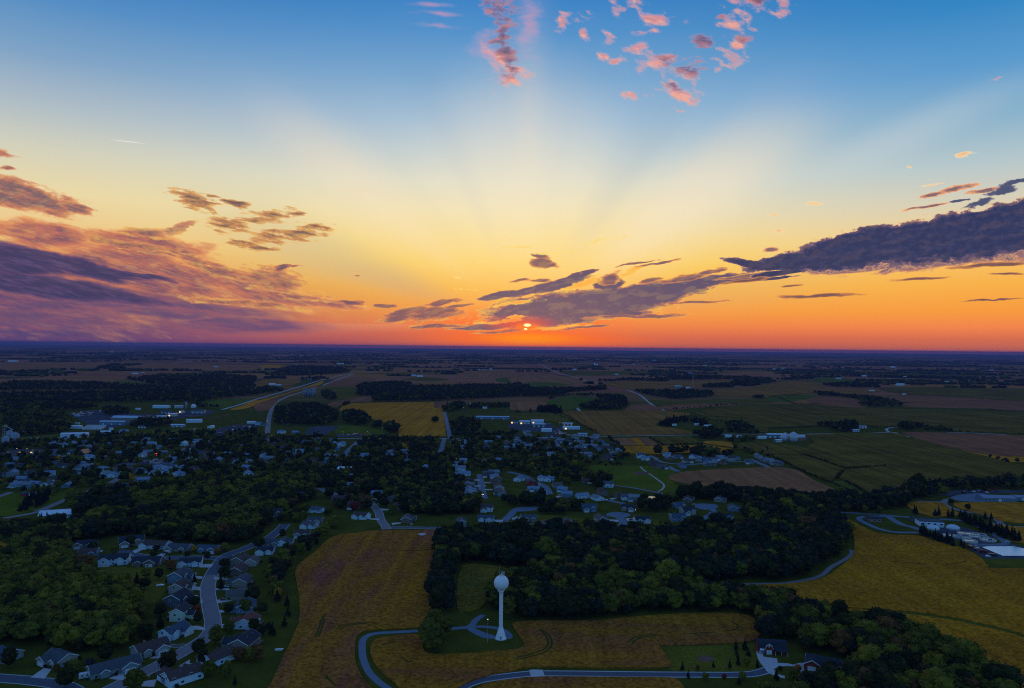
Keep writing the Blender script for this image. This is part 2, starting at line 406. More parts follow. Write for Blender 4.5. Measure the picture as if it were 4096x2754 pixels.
def high_clouds(sky):
    sky = cloud(sky, [(1000,30,74,10,3),(1000,62,62,8,5),(985,8,54,9,0),(1108,120,40,70,0),(1210,60,40,90,0)], lin(196,170,206), lin(220,166,190), lin(236,156,168), 24.0, 1.9, 5, (1,2.6,1), 1.2, 0.5, 1.2, 0.5)
    sky = cloud(sky, [(1150,172,60,36,10),(1116,138,36,39,20),(1490,42,57,20,0),(1500,144,70,34,0),(1528,212,65,31,20),(1567,228,39,13,-20),(1680,58,34,49,15),(1678,112,49,36,-50),(1782,12,34,39,25),(1690,4,68,21,0),(1425,12,36,20,0),(1327,76,13,20,10),(1470,78,34,10,0),(1375,125,18,13,0),(1405,138,26,9,0),(1540,252,26,8,0),(1415,222,36,8,0),(1580,190,26,26,10),(1640,152,14,9,0),(2280,178,23,6,-15),(1380,92,26,14,0),(1330,40,29,20,0),(1450,110,34,12,0),(1280,55,18,26,0)],
                lin(255,178,150), lin(228,148,150), lin(166,112,138), 34.0, 4.6, 25, (1,1.9,1), 1.1, 0.9, 2.0, 0.9, sun=(0.0,-.010), lit=.9, bias=.12)
    return cloud(sky, [(1140,22,52,42,0),(1148,84,32,49,0),(1153,134,42,62,0),(1600,95,36,13,-6),(1585,158,39,31,0),(1690,92,26,26,-40),(1522,196,31,14,0),(1522,140,34,17,0),(1710,0,39,16,0),(1655,40,21,10,0)],
                lin(236,150,136), lin(136,102,130), lin(78,72,108), 34.0, 4.2, 0, (1,2.3,1), 0.9, 0.6, 1.4, 0.9, sun=(0.0,-.010), lit=.55, bias=.05)

# overhead and behind the camera: unseen sky, brightened to light walls and ground; the clouds are in the west
SUN_EL, SUN_AZ = R(1.65), math.atan2(su, 1.0)
ns = wt.nodes.new('ShaderNodeTexSky'); ns.sky_type = 'NISHITA'; ns.sun_disc = False
ns.sun_elevation = SUN_EL; ns.sun_rotation = SUN_AZ; ns.air_density = 1.0; ns.dust_density = 1.0; ns.ozone_density = 2.0
def sky_shader(col):
    v = wt.nodes.new('ShaderNodeVectorMath'); v.operation = 'SCALE'; v.inputs['Scale'].default_value = 10.0
    wt.links.new(col, v.inputs[0])
    b_ = wt.nodes.new('ShaderNodeBackground'); b_.inputs['Strength'].default_value = 0.1
    wt.links.new(mixc(0.06, v.outputs[0], ns.outputs['Color']), b_.inputs['Color'])
    return b_.outputs[0]
def either(f, a, b):
    n = wt.nodes.new('ShaderNodeMixShader'); wt.links.new(f.k, n.inputs[0]); wt.links.new(a, n.inputs[1]); wt.links.new(b, n.inputs[2])
    return n.outputs[0]
def gt(s_, v): return s_._m('GREATER_THAN', v)
x2u = lambda x: (x - 1166.0)/1665.0
y2v = lambda y: (HZ - y)/1665.0
sh_left, sh_mid = sky_shader(left_bank(sky)), sky_shader(sun_slot(bar(sky)))
sh_right, sh_high = sky_shader(right_bank(bar(sky))), sky_shader(high_clouds(sky))
low = either(gt(U, x2u(850)), sh_left, either(gt(U, x2u(1590)), sh_mid, sh_right))
west = either(gt(V, y2v(300)), low, sh_high)
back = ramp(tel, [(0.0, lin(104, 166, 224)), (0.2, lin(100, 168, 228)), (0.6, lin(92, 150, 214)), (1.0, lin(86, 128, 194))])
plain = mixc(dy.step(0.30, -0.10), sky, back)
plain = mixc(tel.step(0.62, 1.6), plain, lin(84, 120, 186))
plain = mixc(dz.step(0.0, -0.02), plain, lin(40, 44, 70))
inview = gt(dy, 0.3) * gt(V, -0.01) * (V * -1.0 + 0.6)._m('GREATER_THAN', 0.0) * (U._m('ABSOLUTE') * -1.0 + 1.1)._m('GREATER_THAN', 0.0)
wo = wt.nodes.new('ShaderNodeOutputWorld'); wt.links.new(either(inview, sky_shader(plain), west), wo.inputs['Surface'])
W.cycles.sampling_method = 'MANUAL'; W.cycles.sample_map_resolution = 512
sl = bpy.data.lights.new("sun", 'SUN'); sl.energy = 0.5; sl.angle = R(4); sl.color = (1.0, 0.55, 0.28)
so = bpy.data.objects.new("sun", sl); COL.objects.link(so)
sd = Vector((math.sin(SUN_AZ)*math.cos(SUN_EL), math.cos(SUN_AZ)*math.cos(SUN_EL), math.sin(SUN_EL)))
so.rotation_euler = sd.to_track_quat('Z', 'Y').to_euler()
sc.view_settings.view_transform = 'Standard'; sc.view_settings.look = 'None'
sc.view_settings.exposure = 0.0; sc.view_settings.gamma = 1.0
# the air
hz = bpy.data.materials.new("air"); hz.use_nodes = True
hz.node_tree.nodes.remove(hz.node_tree.nodes['Principled BSDF'])
pv = hz.node_tree.nodes.new('ShaderNodeVolumePrincipled')
pv.inputs['Color'].default_value = (0.16, 0.22, 0.56, 1); pv.inputs['Density'].default_value = 3.8e-5
hz.node_tree.links.new(pv.outputs[0], hz.node_tree.nodes['Material Output'].inputs['Volume'])
if HAZE:
    hb = MB().box(-61000, 61000, -3000, 61500, -1.5, 215).build('haze', hz); hb['kind'] = 'stuff'
sc.render.engine = 'CYCLES'
cy = sc.cycles
cy.max_bounces = 4; cy.diffuse_bounces = 3; cy.glossy_bounces = 2; cy.transparent_max_bounces = 4; cy.volume_bounces = 0
cy.use_denoising = False
cy.filter_width = 1.1
try: cy.denoiser = 'OPENIMAGEDENOISE'
except Exception: pass
# ------------------------------------------------------------------ land
def soil(name, a, b, c=None, sc_=0.02, rot=0.0, st=(1, 1, 1), fine=0.35, fs=0.5, con=0.16, rows=None):
    return mat(name, a, b, scale=sc_, rough=1.0, c3=c, stretch=st, rot=rot, contrast=con, spec=0.0, fine=fine, fscale=fs, rows=rows)
LAWN = soil('lawn', (.090,.084,.010), (.135,.120,.014), None, 0.05, fine=0.35, fs=0.7)
LAWN2 = soil('park_lawn', (.090,.102,.009), (.132,.142,.013), None, 0.02, fine=0.25, fs=0.4)
ROUGH = soil('rough_grass', (.110,.095,.010), (.160,.130,.014), None, 0.03, fine=0.35, fs=0.6)
SOY = soil('ripening_soybeans', (.230,.070,.042), (.375,.148,.010), (.320,.116,.016), 0.018, R(-8), (1.6,0.35,1), 0.5, 0.45, 0.17, (R(-8), 0.14, 0.16))
SOY2 = soil('ripening_soybeans_across', (.265,.080,.028), (.350,.136,.012), (.310,.112,.014), 0.02, R(4), (0.35,1.6,1), 0.45, 0.45, 0.15, (R(86), 0.14, 0.14))
SOYR = soil('ripening_soybeans_slope', (.345,.118,.010), (.465,.180,.010), (.400,.150,.010), 0.010, R(-30), (0.5,1.5,1), 0.45, 0.45, 0.16, (R(50), 0.12, 0.13))
BEHIND = soil('greenish_soybeans', (.120,.098,.014), (.260,.130,.014), (.180,.110,.014), 0.02, R(-8), (1.2,0.5,1), 0.45, 0.45, 0.15)
YEL = soil('yellow_crop', (.43,.152,.014), (.53,.205,.016), None, 0.008, 0, (1,1,1), 0.3, 0.12, 0.2, (R(5), 0.1, 0.2))
GOLD = soil('golden_strip', (.50,.18,.016), (.60,.23,.02), None, 0.01, fine=0.2, fs=0.1)
CORN = soil('standing_corn', (.110,.072,.013), (.180,.114,.019), (.144,.092,.016), 0.006, R(20), (1,2.4,1), 0.3, 0.3, 0.16, (R(70), 0.08, 0.26))
CORN2 = soil('drying_corn', (.23,.104,.024), (.31,.140,.030), (.27,.120,.026), 0.006, R(10), (0.6,2,1), 0.25, 0.2, 0.16, (R(80), 0.08, 0.22))
TAN = soil('cut_stubble', (.28,.112,.046), (.37,.148,.056), (.325,.130,.051), 0.006, R(-5), (0.5,1.6,1), 0.22, 0.15, 0.18, (R(85), 0.06, 0.18))
RUST = soil('reddish_stubble', (.235,.088,.042), (.33,.124,.054), (.28,.106,.048), 0.005, R(6), (0.4,1.8,1), 0.2, 0.1, 0.18, (R(88), 0.05, 0.18))
OLIVE = soil('olive_pasture', (.110,.082,.012), (.160,.115,.018), None, 0.006, 0, (0.5,1.4,1), 0.25, 0.1)
GREEN = soil('hay_field', (.085,.098,.012), (.120,.132,.018), None, 0.006, fine=0.2, fs=0.1)
PLOUGH = soil('dull_ground', (.15,.075,.05), (.21,.10,.07), None, 0.02, fine=0.3, fs=0.4)
ASPH = mat('dark_asphalt', (.085,.09,.115), (.115,.118,.145), 0.25, 0.95, spec=0.1)
STREET = mat('street_concrete', (.205,.175,.175), (.250,.215,.212), 0.12, 0.95, spec=0.1, fine=0.12, fscale=1.5)
DRIVE = mat('bluish_tarmac', (.135,.165,.21), (.165,.195,.245), 0.15, 0.95, spec=0.1)
CONC = mat('pale_concrete', (.46,.43,.41), (.54,.51,.49), 0.2, 0.9, spec=0.1)
GRAVEL = mat('pale_gravel', (.36,.34,.34), (.46,.44,.43), 0.05, 1.0, spec=0.0)
KERB = mat('kerb_concrete', (.44,.43,.43), (.52,.51,.50), 0.3, 0.9, spec=0.1)
YARD = mat('yard_hardstanding', (.060,.060,.075), (.105,.098,.115), 0.02, 0.95, spec=0.0, fine=0.3, fscale=0.15)
# base ground: town grass near, a patchwork of farmland far out
gm = bpy.data.materials.new('farmland'); gm.use_nodes = True
nt = gm.node_tree; pb = nt.nodes['Principled BSDF']; pb.inputs['Roughness'].default_value = 1; pb.inputs['Specular IOR Level'].default_value = 0
geo = nt.nodes.new('ShaderNodeNewGeometry')
def gmap(scale, rot):
    m = nt.nodes.new('ShaderNodeMapping'); m.inputs['Rotation'].default_value = (0, 0, rot); m.inputs['Scale'].default_value = scale
    nt.links.new(geo.outputs['Position'], m.inputs['Vector']); return m.outputs[0]
vo = nt.nodes.new('ShaderNodeTexVoronoi'); vo.distance = 'CHEBYCHEV'; vo.inputs['Scale'].default_value = 1.0; vo.inputs['Randomness'].default_value = 0.9
nt.links.new(gmap((1/900, 1/520, 1e-6), R(6)), vo.inputs['Vector'])
sx = nt.nodes.new('ShaderNodeSeparateColor'); nt.links.new(vo.outputs['Color'], sx.inputs[0])
fr = nt.nodes.new('ShaderNodeValToRGB'); fr.color_ramp.interpolation = 'CONSTANT'
el = fr.color_ramp.elements
el[0].position, el[0].color = 0.0, (.42,.150,.072,1); el[1].position, el[1].color = 0.86, (.085,.085,.022,1)
for p_, c_ in ((.18,(.41,.145,.070,1)),(.36,(.20,.115,.03,1)),(.52,(.37,.120,.066,1)),(.66,(.28,.13,.045,1)),(.76,(.43,.165,.066,1)),(.94,(.45,.17,.04,1))):
    q = el.new(p_); q.color = c_
nt.links.new(sx.outputs[0], fr.inputs['Fac'])
vn = nt.nodes.new('ShaderNodeTexNoise'); vn.inputs['Scale'].default_value = 1.0; vn.inputs['Detail'].default_value = 5
nt.links.new(gmap((1/160, 1/60, 1e-6), 0), vn.inputs['Vector'])
def gmix(f, a, b, mode='MIX'):
    n = nt.nodes.new('ShaderNodeMix'); n.data_type = 'RGBA'; n.blend_type = mode
    for i, q in ((0, f), (6, a), (7, b)):
        if isinstance(q, (int, float, tuple)): n.inputs[i].default_value = q
        else: nt.links.new(q, n.inputs[i])
    return n.outputs[2]
def grange(s_, a, b, c=0.0, d=1.0):
    n = nt.nodes.new('ShaderNodeMapRange'); nt.links.new(s_, n.inputs[0])
    for i, q in enumerate((a, b, c, d)): n.inputs[i+1].default_value = q
    return n.outputs[0]
far = gmix(grange(vn.outputs['Fac'], .35, .75, .0, .6), fr.outputs[0], (.11,.060,.024,1))
# rough woodland and brush lines beyond the countable trees
wn_ = nt.nodes.new('ShaderNodeTexNoise'); wn_.inputs['Scale'].default_value = 1.0; wn_.inputs['Detail'].default_value = 4
nt.links.new(gmap((1/2600, 1/900, 1e-6), R(4)), wn_.inputs['Vector'])
far = gmix(grange(wn_.outputs['Fac'], .60, .63), far, (.026,.026,.014,1))
ln_ = nt.nodes.new('ShaderNodeTexNoise'); ln_.inputs['Scale'].default_value = 0.05; ln_.inputs['Detail'].default_value = 6
nt.links.new(geo.outputs['Position'], ln_.inputs['Vector'])
near = gmix(grange(ln_.outputs['Fac'], .35, .65), (.072,.068,.009,1), (.118,.104,.013,1))
n2_ = nt.nodes.new('ShaderNodeTexNoise'); n2_.inputs['Scale'].default_value = 0.7; n2_.inputs['Detail'].default_value = 3
nt.links.new(geo.outputs['Position'], n2_.inputs['Vector'])
near = gmix(grange(n2_.outputs['Fac'], .35, .65, 0, .5), near, (.046,.052,.007,1))
sp_ = nt.nodes.new('ShaderNodeSeparateXYZ'); nt.links.new(geo.outputs['Position'], sp_.inputs[0])
nt.links.new(gmix(grange(sp_.outputs['Y'], 2300, 2600), near, far), pb.inputs['Base Color'])
gv = [(-60000, -2500, 0), (60000, -2500, 0), (60000, 60000, 0), (-60000, 60000, 0)]
g_ = MB().add(gv, [(0, 1, 2, 3)]).build('ground', gm); g_['kind'] = 'structure'

# ---- fields (outlines read off the photograph, laid on the ground)
sheet('field', "B2 870,190 1000,172 1180,166 1400,166 1620,170 1606,330 1590,560 1562,800 1520,1000 1300,1040 1000,1056 925,1088 892,1122 880,1250 895,1360 950,1480 1040,1590 1100,1700 60,1700 130,1540 230,1320 330,1110 384,960 386,800 366,650 350,530 400,450 520,362 640,250 740,205", SOY, h=0.75)
sheet('field', "B2 1040,1160 1150,1120 1440,1100 1490,1220 1530,1262 1640,1275 1900,1262 2130,1243 2281,1232 B3 60,1225 108,1190 95,1150 40,1070 5,1000 100,980 300,972 750,970 1100,936 1500,910 1900,903 2100,925 2180,980 2225,1050 2205,1110 2120,1155 1950,1172 1700,1182 1400,1190 1310,1192 1350,1240 1385,1295 1420,1360 1380,1382 1200,1392 900,1392 400,1386 120,1392 0,1422 B2 2180,1440 2050,1468 1900,1515 1760,1590 1640,1680 1400,1680 1240,1530 1130,1440 1050,1340 1018,1250", SOY2, h=0.75)
sheet('field', "B2 1830,490 1920,468 2060,474 2200,496 B3 0,530 60,580 0,640 B2 2160,680 2100,760 2010,850 1950,880 1870,893 1800,885 1790,700", BEHIND, h=0.75)
sheet('field', "B2 1930,1600 2010,1550 2130,1515 2281,1493 B3 300,1470 700,1472 1380,1478 1480,1505 1530,1570 1540,1680 -400,1690", SOY2, h=0.6)
sheet('field', "B4 640,-20 640,20 800,110 950,180 1100,205 1345,215 1480,262 1620,290 1780,345 1900,412 1960,480 2080,508 3300,540 3300,1470 2281,1096 2100,1040 1900,995 1700,952 1500,918 1300,895 1000,868 700,852 400,800 200,750 -100,700 -100,655 200,640 400,612 520,575 650,485 745,400 770,320 750,180", SOYR, h=0.75)
sheet('field', "B4 700,868 1000,893 1300,922 1500,945 1700,982 1900,1025 2100,1070 2281,1128 3300,1520 3300,1900 2200,1750 2100,1500 1950,1350 1700,1210 1400,1060 1200,1000 850,960", SOYR, h=0.75)
sheet('waterway', "B4 600,846 1000,866 1300,893 1500,916 1700,950 1900,993 2100,1038 2281,1094 3300,1474 3300,1518 2281,1130 2100,1072 1900,1027 1700,984 1500,947 1300,924 1000,895 700,870", LAWN, z=0.03)
sheet('berm', "B4 1890,430 1940,415 2050,405 2281,402 3300,400 3300,512 2281,505 2080,500 1960,480 1900,458", LAWN, z=0.04)
sheet('field', "T4 1245,1500 1290,1482 1400,1478 1540,1484 1590,1505 1640,1545 1720,1590 1500,1610 1330,1570 1270,1530", YEL, h=0.7)
sheet('field', "T4 1660,1495 1720,1486 1950,1480 2294,1484 3300,1490 3300,1700 2200,1660 2000,1610 1820,1565 1700,1530", YEL, h=0.7)
sheet('field', "B4 1850,-20 2000,30 2100,65 2281,100 3300,130 3300,20 2281,-40 1900,-60", YEL, h=0.7)
sheet('field', "B4 1990,118 2090,118 2281,136 3300,150 3300,330 2281,280 2150,200", YEL, h=0.7)
# right side: corn slopes and stubble
sheet('field', "T4 -700,940 0,1040 0,985 330,1000 420,950 345,880 700,866 1080,862 1180,872 1270,905 1340,925 1700,1018 1945,1072 2140,1128 2294,1158 2294,1290 1700,1260 1400,1330 1200,1380 1000,1420 940,1428 700,1290 640,1270 690,1200 1060,1160 690,1178 340,1060 0,1050", CORN, h=2.2, smooth=False)
sheet('field', "T4 0,1062 340,1070 680,1185 655,1215 600,1275 540,1300 280,1190 150,1120", CORN, h=2.2, smooth=False)
sheet('field', "T4 640,1290 700,1300 930,1432 830,1425 560,1320", GREEN, z=0.05)
sheet('field', "T3 1405,1250 1500,1212 1650,1195 1900,1180 2294,1166 T4 150,1170 280,1198 400,1275 560,1345 820,1432 600,1420 0,1392 T3 2100,1358 1800,1345 1600,1318 1440,1285", TAN, h=0.3)
sheet('field', "T4 1210,856 1500,852 2294,880 3000,890 3000,1085 2294,1070 1940,1045 1700,1002 1400,930 1280,885", RUST, h=0.3)
sheet('field', "T4 1720,1008 1940,1050 2294,1074 3000,1088 3000,1160 2294,1120 2150,1118 1950,1068", YEL, h=0.5)
sheet('field', "T4 -150,640 300,630 820,640 1300,650 2294,680 3000,690 3000,868 2294,866 1900,850 1700,850 1350,800 1120,800 1050,815 900,800 800,790 400,800 0,812 -150,790", CORN, h=2.2)
sheet('field', "T4 1210,615 1250,590 1600,575 2294,585 3000,590 3000,680 2294,664 1950,640 1500,632", RUST, h=0.3)
sheet('field', "T4 350,560 460,533 700,545 830,575 820,610 880,632 600,618 430,600", RUST, h=0.3)
sheet('field', "T4 1000,548 1250,524 1600,532 2294,575 2294,585 1400,575 1180,580", RUST, h=0.3)
sheet('field', "T4 1000,460 1300,450 1900,458 2294,462 3000,470 3000,560 2294,572 1600,528 1200,510", CORN, h=2.2)
sheet('field', "T4 0,472 250,455 700,468 1000,480 900,500 600,505 400,500 0,530", CORN2, h=2.0)
sheet('field', "T4 0,535 300,515 450,530 340,555 160,580 0,575", GREEN, z=0.06)
sheet('field', "T4 400,390 440,362 600,360 800,385 700,398 500,400", GREEN, z=0.06)
sheet('field', "T4 -200,455 200,395 420,410 500,450 200,460", CORN2, h=2.0)
# centre
sheet('field', "T3 470,668 900,662 1330,664 1600,690 1480,715 1320,765 1300,800 1400,812 1600,852 1588,872 900,882 770,858 640,788 530,710", CORN2, h=1.6)
sheet('field', "T3 880,908 1060,902 1120,968 960,972", TAN, h=0.4, smooth=False)
sheet('field', "T3 1062,902 1130,901 1195,968 1122,968", YEL, h=0.4, smooth=False)
sheet('field', "T3 1132,901 1180,901 1255,968 1197,968", RUST, h=0.3, smooth=False)
sheet('field', "T3 1182,901 1238,900 1318,968 1257,968", TAN, h=0.4, smooth=False)
sheet('field', "T3 1242,902 1590,892 1700,955 1340,968", CORN, h=2.0, smooth=False)
sheet('field', "T3 962,976 1330,974 1700,966 1722,935 1800,930 1960,940 1985,975 1960,1030 1500,1040 1280,1050 1010,1038", YEL, h=0.6, smooth=False)
sheet('field', "T3 2020,960 2294,945 T4 330,1000 0,985 T3 2294,1050 2100,1030", CORN, h=2.0)
sheet('lawn', "T3 690,1160 760,1140 1000,1150 1230,1155 1400,1180 1480,1200 1410,1250 1430,1290 1480,1330 1500,1380 1390,1410 1250,1370 880,1310 780,1250", LAWN2, z=0.03, keep=False)
sheet('infield', "T3 1085,1212 1120,1205 1220,1208 1222,1222 1150,1230 1095,1224", PLOUGH, z=0.05)
sheet('field', "T2 860,592 1200,584 1590,582 1598,636 1670,632 1690,760 1704,888 1400,895 1282,892 1272,810 1210,775 1000,725 900,690 745,655 765,625", YEL, h=0.6, smooth=False)
sheet('field', "T2 -60,612 0,575 200,524 400,462 520,420 600,393 604,405 560,430 430,458 300,500 0,598", GOLD, h=0.6)
sheet('field', "T1 2060,650 2180,608 2294,560 2294,600 2200,640", GOLD, h=0.6)
sheet('field', "T2 0,600 180,548 200,560 130,640 80,655 0,655", RUST, z=0.06)
sheet('field', "T1 1780,600 1880,568 2050,552 2294,556 2180,606 2040,645 1900,632", GREEN, z=0.05)
sheet('lawn', "T2 710,840 740,790 900,790 1160,835 1150,868 900,862 740,862", LAWN2, z=0.04, keep=False)
sheet('field', "T2 600,470 650,445 860,442 920,480 900,520 860,560 720,580 640,600 720,540", OLIVE, z=0.06)
sheet('field', "T2 640,600 860,545 1040,530 1045,575 820,585 720,620", RUST, z=0.08)
sheet('field', "T2 1330,440 1560,405 1800,418 1770,450 1500,450", CORN2, h=1.6)
sheet('field', "T2 1600,585 1800,575 1900,585 1690,640 1605,632", RUST, z=0.07)
sheet('field', "T2 1300,380 1500,358 1720,375 1640,392 1380,388", OLIVE, z=0.07)
sheet('field', "T2 640,430 720,385 900,358 1080,375 860,430", RUST, z=0.07)
sheet('field', "T2 1780,335 2000,300 2294,300 2294,335 2000,350", TAN, z=0.08)
sheet('field', "T2 2150,375 2294,355 2294,405 2180,400", GREEN, z=0.08)
sheet('field', "T2 0,400 150,370 400,385 300,430 0,440", CORN2, z=0.08)
sheet('field', "T2 0,252 150,245 300,262 200,285 0,290", YEL, z=0.1)
sheet('field', "T2 1350,290 1700,275 1900,285 1700,300 1450,300", TAN, z=0.1)
sheet('field', "T3 110,420 180,402 430,408 560,420 380,436 200,450", GREEN, z=0.08)
sheet('field', "T3 0,330 250,325 420,345 560,370 660,408 520,420 300,400 0,400", TAN, z=0.08)
sheet('field', "T3 800,415 1000,395 1380,405 1500,395 1940,385 1930,420 1600,440 1100,465 900,440", CORN2, h=1.6)
sheet('field', "T3 1840,470 2294,450 T4 0,480 T3 2294,540 1900,525 1800,510", CORN2, h=1.6)
sheet('field', "T3 1340,615 1700,595 2060,605 1900,618 1600,635 1480,655 1370,650", RUST, z=0.08)
sheet('field', "T3 1020,640 1060,608 1180,595 1240,602 1340,655 1020,660", RUST, z=0.08)
sheet('field', "T3 290,600 400,545 600,528 800,560 720,600 500,650 440,655", GREEN, z=0.07)
sheet('field', "T3 1230,560 1500,570 1900,550 2294,560 2294,590 1800,595 1330,605", OLIVE, z=0.07)
sheet('field', "T3 1620,690 1900,632 2294,612 T4 0,640 T4 0,740 T3 2294,745 1900,715", CORN, h=2.0)
sheet('field', "T3 1700,720 2294,752 T4 0,812 T4 0,850 T3 2220,850 2000,760", CORN, h=2.0)
sheet('field', "T3 0,580 250,575 320,610 230,650 0,650", TAN, z=0.08)
sheet('field', "T3 0,690 240,675 440,690 520,745 380,755 0,715", OLIVE, z=0.07)
sheet('field', "T3 440,310 560,300 1200,310 1230,330 800,345 560,340", OLIVE, z=0.09)
sheet('field', "T3 800,272 1200,268 1420,285 1300,300 900,295", TAN, z=0.1)
sheet('field', "T1 0,225 400,222 900,232 920,262 500,290 280,305 0,300", TAN, z=0.1)
sheet('field', "T1 1120,262 1400,240 1900,245 2294,250 2294,292 1900,300 1600,295 1180,285", TAN, z=0.1)
sheet('field', "T1 680,325 900,298 1200,310 1500,312 1200,335", TAN, z=0.1)
sheet('field', "T1 300,362 600,345 1100,358 1080,390 800,398 500,385", TAN, z=0.1)
sheet('field', "T1 1020,402 1150,392 1500,445 1380,432", GREEN, z=0.1)
sheet('field', "T1 0,490 400,488 1100,486 1150,496 600,505 0,500", TAN, z=0.1)
sheet('lawn', "T1 0,1425 100,1400 450,1380 640,1410 560,1470 380,1530 0,1600", LAWN2, z=0.03, keep=False)
sheet('lawn', "T1 1170,880 1300,840 1700,815 2000,830 1850,880 1500,870 1300,905", LAWN2, z=0.03, keep=False)
sheet('lawn', "T1 140,905 400,870 700,850 820,850 560,905 400,925", LAWN2, z=0.03, keep=False)
sheet('lawn', "B1 820,500 900,480 1150,490 1440,490 1470,640 1440,760 1310,830 1240,830 1120,680 840,640", ROUGH, z=0.03, keep=False)
sheet('lawn', "B3 1320,1200 1700,1190 2060,1178 2200,1200 2230,1290 2180,1390 2000,1425 1450,1415 1400,1300", ROUGH, z=0.03, keep=False)
sheet('lawn', "B3 150,20 600,50 720,100 460,110 200,95", ROUGH, z=0.03, keep=False)
sheet('bare_patch', "B2 1440,200 1500,192 1512,202 1480,214", CONC, z=0.78, keep=False)
sheet('bare_patch', "B3 1650,1305 1690,1275 1780,1290 1790,1320 1700,1335", PLOUGH, z=0.06, keep=False)
# tractor turns pressed into the beans
TRACK = mat('flattened_crop', (.060,.052,.010), (.10,.075,.012), 0.3, 1.0, spec=0.0)
for s in ("B2 530,1120 560,1040 590,960 620,920", "B2 555,1120 585,1040 610,960", "B2 710,1055 770,1020 860,1000 960,990 1080,992", "B2 740,1060 800,1026 880,1008 980,1000",
          "B2 620,1460 640,1490 670,1520 710,1560", "B2 1140,340 1250,345 1420,350 1600,335", "B3 240,1050 300,1110 320,1160 300,1220 200,1265 40,1305", "B3 270,1060 340,1120 355,1180 320,1240 210,1285 40,1325",
          "B3 1035,1170 1080,1130 1150,1110 1290,1095", "B3 1070,1185 1110,1145 1180,1120 1350,1105", "B3 1950,980 2000,1010 2010,1040 1960,1065 1890,1060", "B3 1560,1090 1700,1085 1800,1078",
          "B4 1100,445 1300,460 1420,470", "B4 1540,480 1640,470 1780,440", "B2 950,250 965,230 1000,215", "B2 1120,1195 1160,1180 1250,1160", "B2 1290,1300 1350,1340 1400,1340"):
    o = road('wheel_track', s, 1.3, TRACK, z=0.79, clear=-9)
# ---- roads, kerbs and drives
road('lane', "B2 1310,1680 1160,1560 1085,1505 1005,1420 960,1320 946,1230 952,1145 1000,1098 1100,1076 1300,1066 1520,1052 1700,1040 1900,1025", 4.2, DRIVE)
road('lane', "B2 1890,1026 1930,1000 1960,960 2025,916", 4.4, DRIVE, z=0.06)
road('lane', "B2 1890,1030 2000,1020 2150,1034 2225,1065 2258,1105 2230,1120 2150,1117 2060,1113 1980,1085 1900,1036", 4.0, DRIVE, z=0.07)
sheet('pad', "B2 1885,1025 1960,1040 2040,1075 2130,1100 2130,1118 2040,1122 1960,1090", DRIVE, z=0.09)
road('road', "B2 1700,1680 1830,1568 1950,1512 2100,1480 2281,1456 B3 160,1440 300,1437 700,1440 1200,1446 1700,1449 2000,1449 2150,1440 2250,1415 B4 20,1395", 5.4, ASPH, kerb=KERB, kw=0.8)
sheet('crossing', "B3 152,1410 180,1404 272,1406 296,1472 170,1474", CONC, z=0.21, smooth=False)
road('street', "B1 760,1700 1000,1572 1200,1470 1400,1370 1600,1262 1750,1172 1850,1102 1893,1030 1895,950 1872,850 1852,720 1856,640 1884,560", 9.6, STREET, kerb=KERB)
road('street', "B1 1884,560 1930,484 1985,412 2060,368 B2 -110,330 40,262 110,232 170,190 225,145 260,105", 9.4, ASPH, kerb=KERB, z=0.055)
road('street', "B1 1970,418 1900,408 1700,402 1450,405 1250,388 1150,365", 8.5, ASPH, z=0.06, kerb=KERB)
sheet('turning_circle', "B1 1040,350 1090,335 1160,338 1185,355 1160,378 1080,382", ASPH, z=0.065)
road('street', "B1 -120,1470 0,1480 250,1498 520,1535 640,1580 760,1680", 8.5, ASPH, kerb=KERB)
road('street', "T2 575,1352 640,1385 720,1410 815,1428 950,1440 1000,1462 1055,1515 1100,1570 B2 1110,62 1150,118 1162,152", 8.0, STREET, kerb=KERB)
road('street', "B2 1200,135 1400,138 1600,141 1800,135 B3 0,120 200,112 400,118 600,122", 6.5, ASPH, z=0.06, kerb=KERB)
road('street', "B2 2160,150 2210,80 2270,20 B3 30,-20 T3 120,1535 250,1530", 8.5, DRIVE, z=0.06)
sheet('turning_circle', "T3 0,1545 60,1522 200,1518 262,1528 200,1552 60,1562", DRIVE, z=0.066)
road('street', "B3 960,150 990,100 970,60 940,25", 8.5, DRIVE, z=0.06)
sheet('turning_circle', "B3 840,20 880,2 960,0 1040,12 1055,30 990,50 900,45", DRIVE, z=0.066)
road('street', "B3 900,150 1200,150 1450,135 1600,110 1700,60 1790,0 T3 1790,1530", 7.0, DRIVE, z=0.058)
sheet('turning_circle', "T3 1640,1500 1700,1490 1830,1500 1835,1530 1740,1545 1660,1530", DRIVE, z=0.066)
road('street', "T2 2006,1228 2015,1300 2025,1370 2045,1445", 9.0, DRIVE)
road('street', "T3 -40,1205 40,1222 120,1245 180,1285 240,1308 300,1340 340,1410", 9.0, DRIVE)
road('street', "T3 860,1460 930,1475 1010,1490", 7.5, DRIVE)
road('street', "T3 370,920 400,950 420,985 470,1015", 9.0, DRIVE)
road('street', "T3 700,945 760,985 800,1030", 8.0, DRIVE)
road('street', "T3 310,768 350,800 400,835 445,862", 14.0, DRIVE)
road('road', "T3 880,1325 1000,1338 1100,1352 1240,1378 1380,1410", 5.0, DRIVE)
road('path', "T3 1150,1160 1180,1190 1240,1230 1300,1272 1350,1310 1362,1335 1345,1362 1310,1380", 2.6, GRAVEL)
road('road', "T3 440,862 600,885 770,887 900,886 1200,882 1600,876 1720,876 1860,868 2100,868 2294,868 T4 140,870 340,868 700,860 900,857 1085,850", 7.0, GRAVEL)
road('road', "T4 1085,850 1062,832 1075,815 1120,807 1180,804", 6.0, GRAVEL, z=0.07)
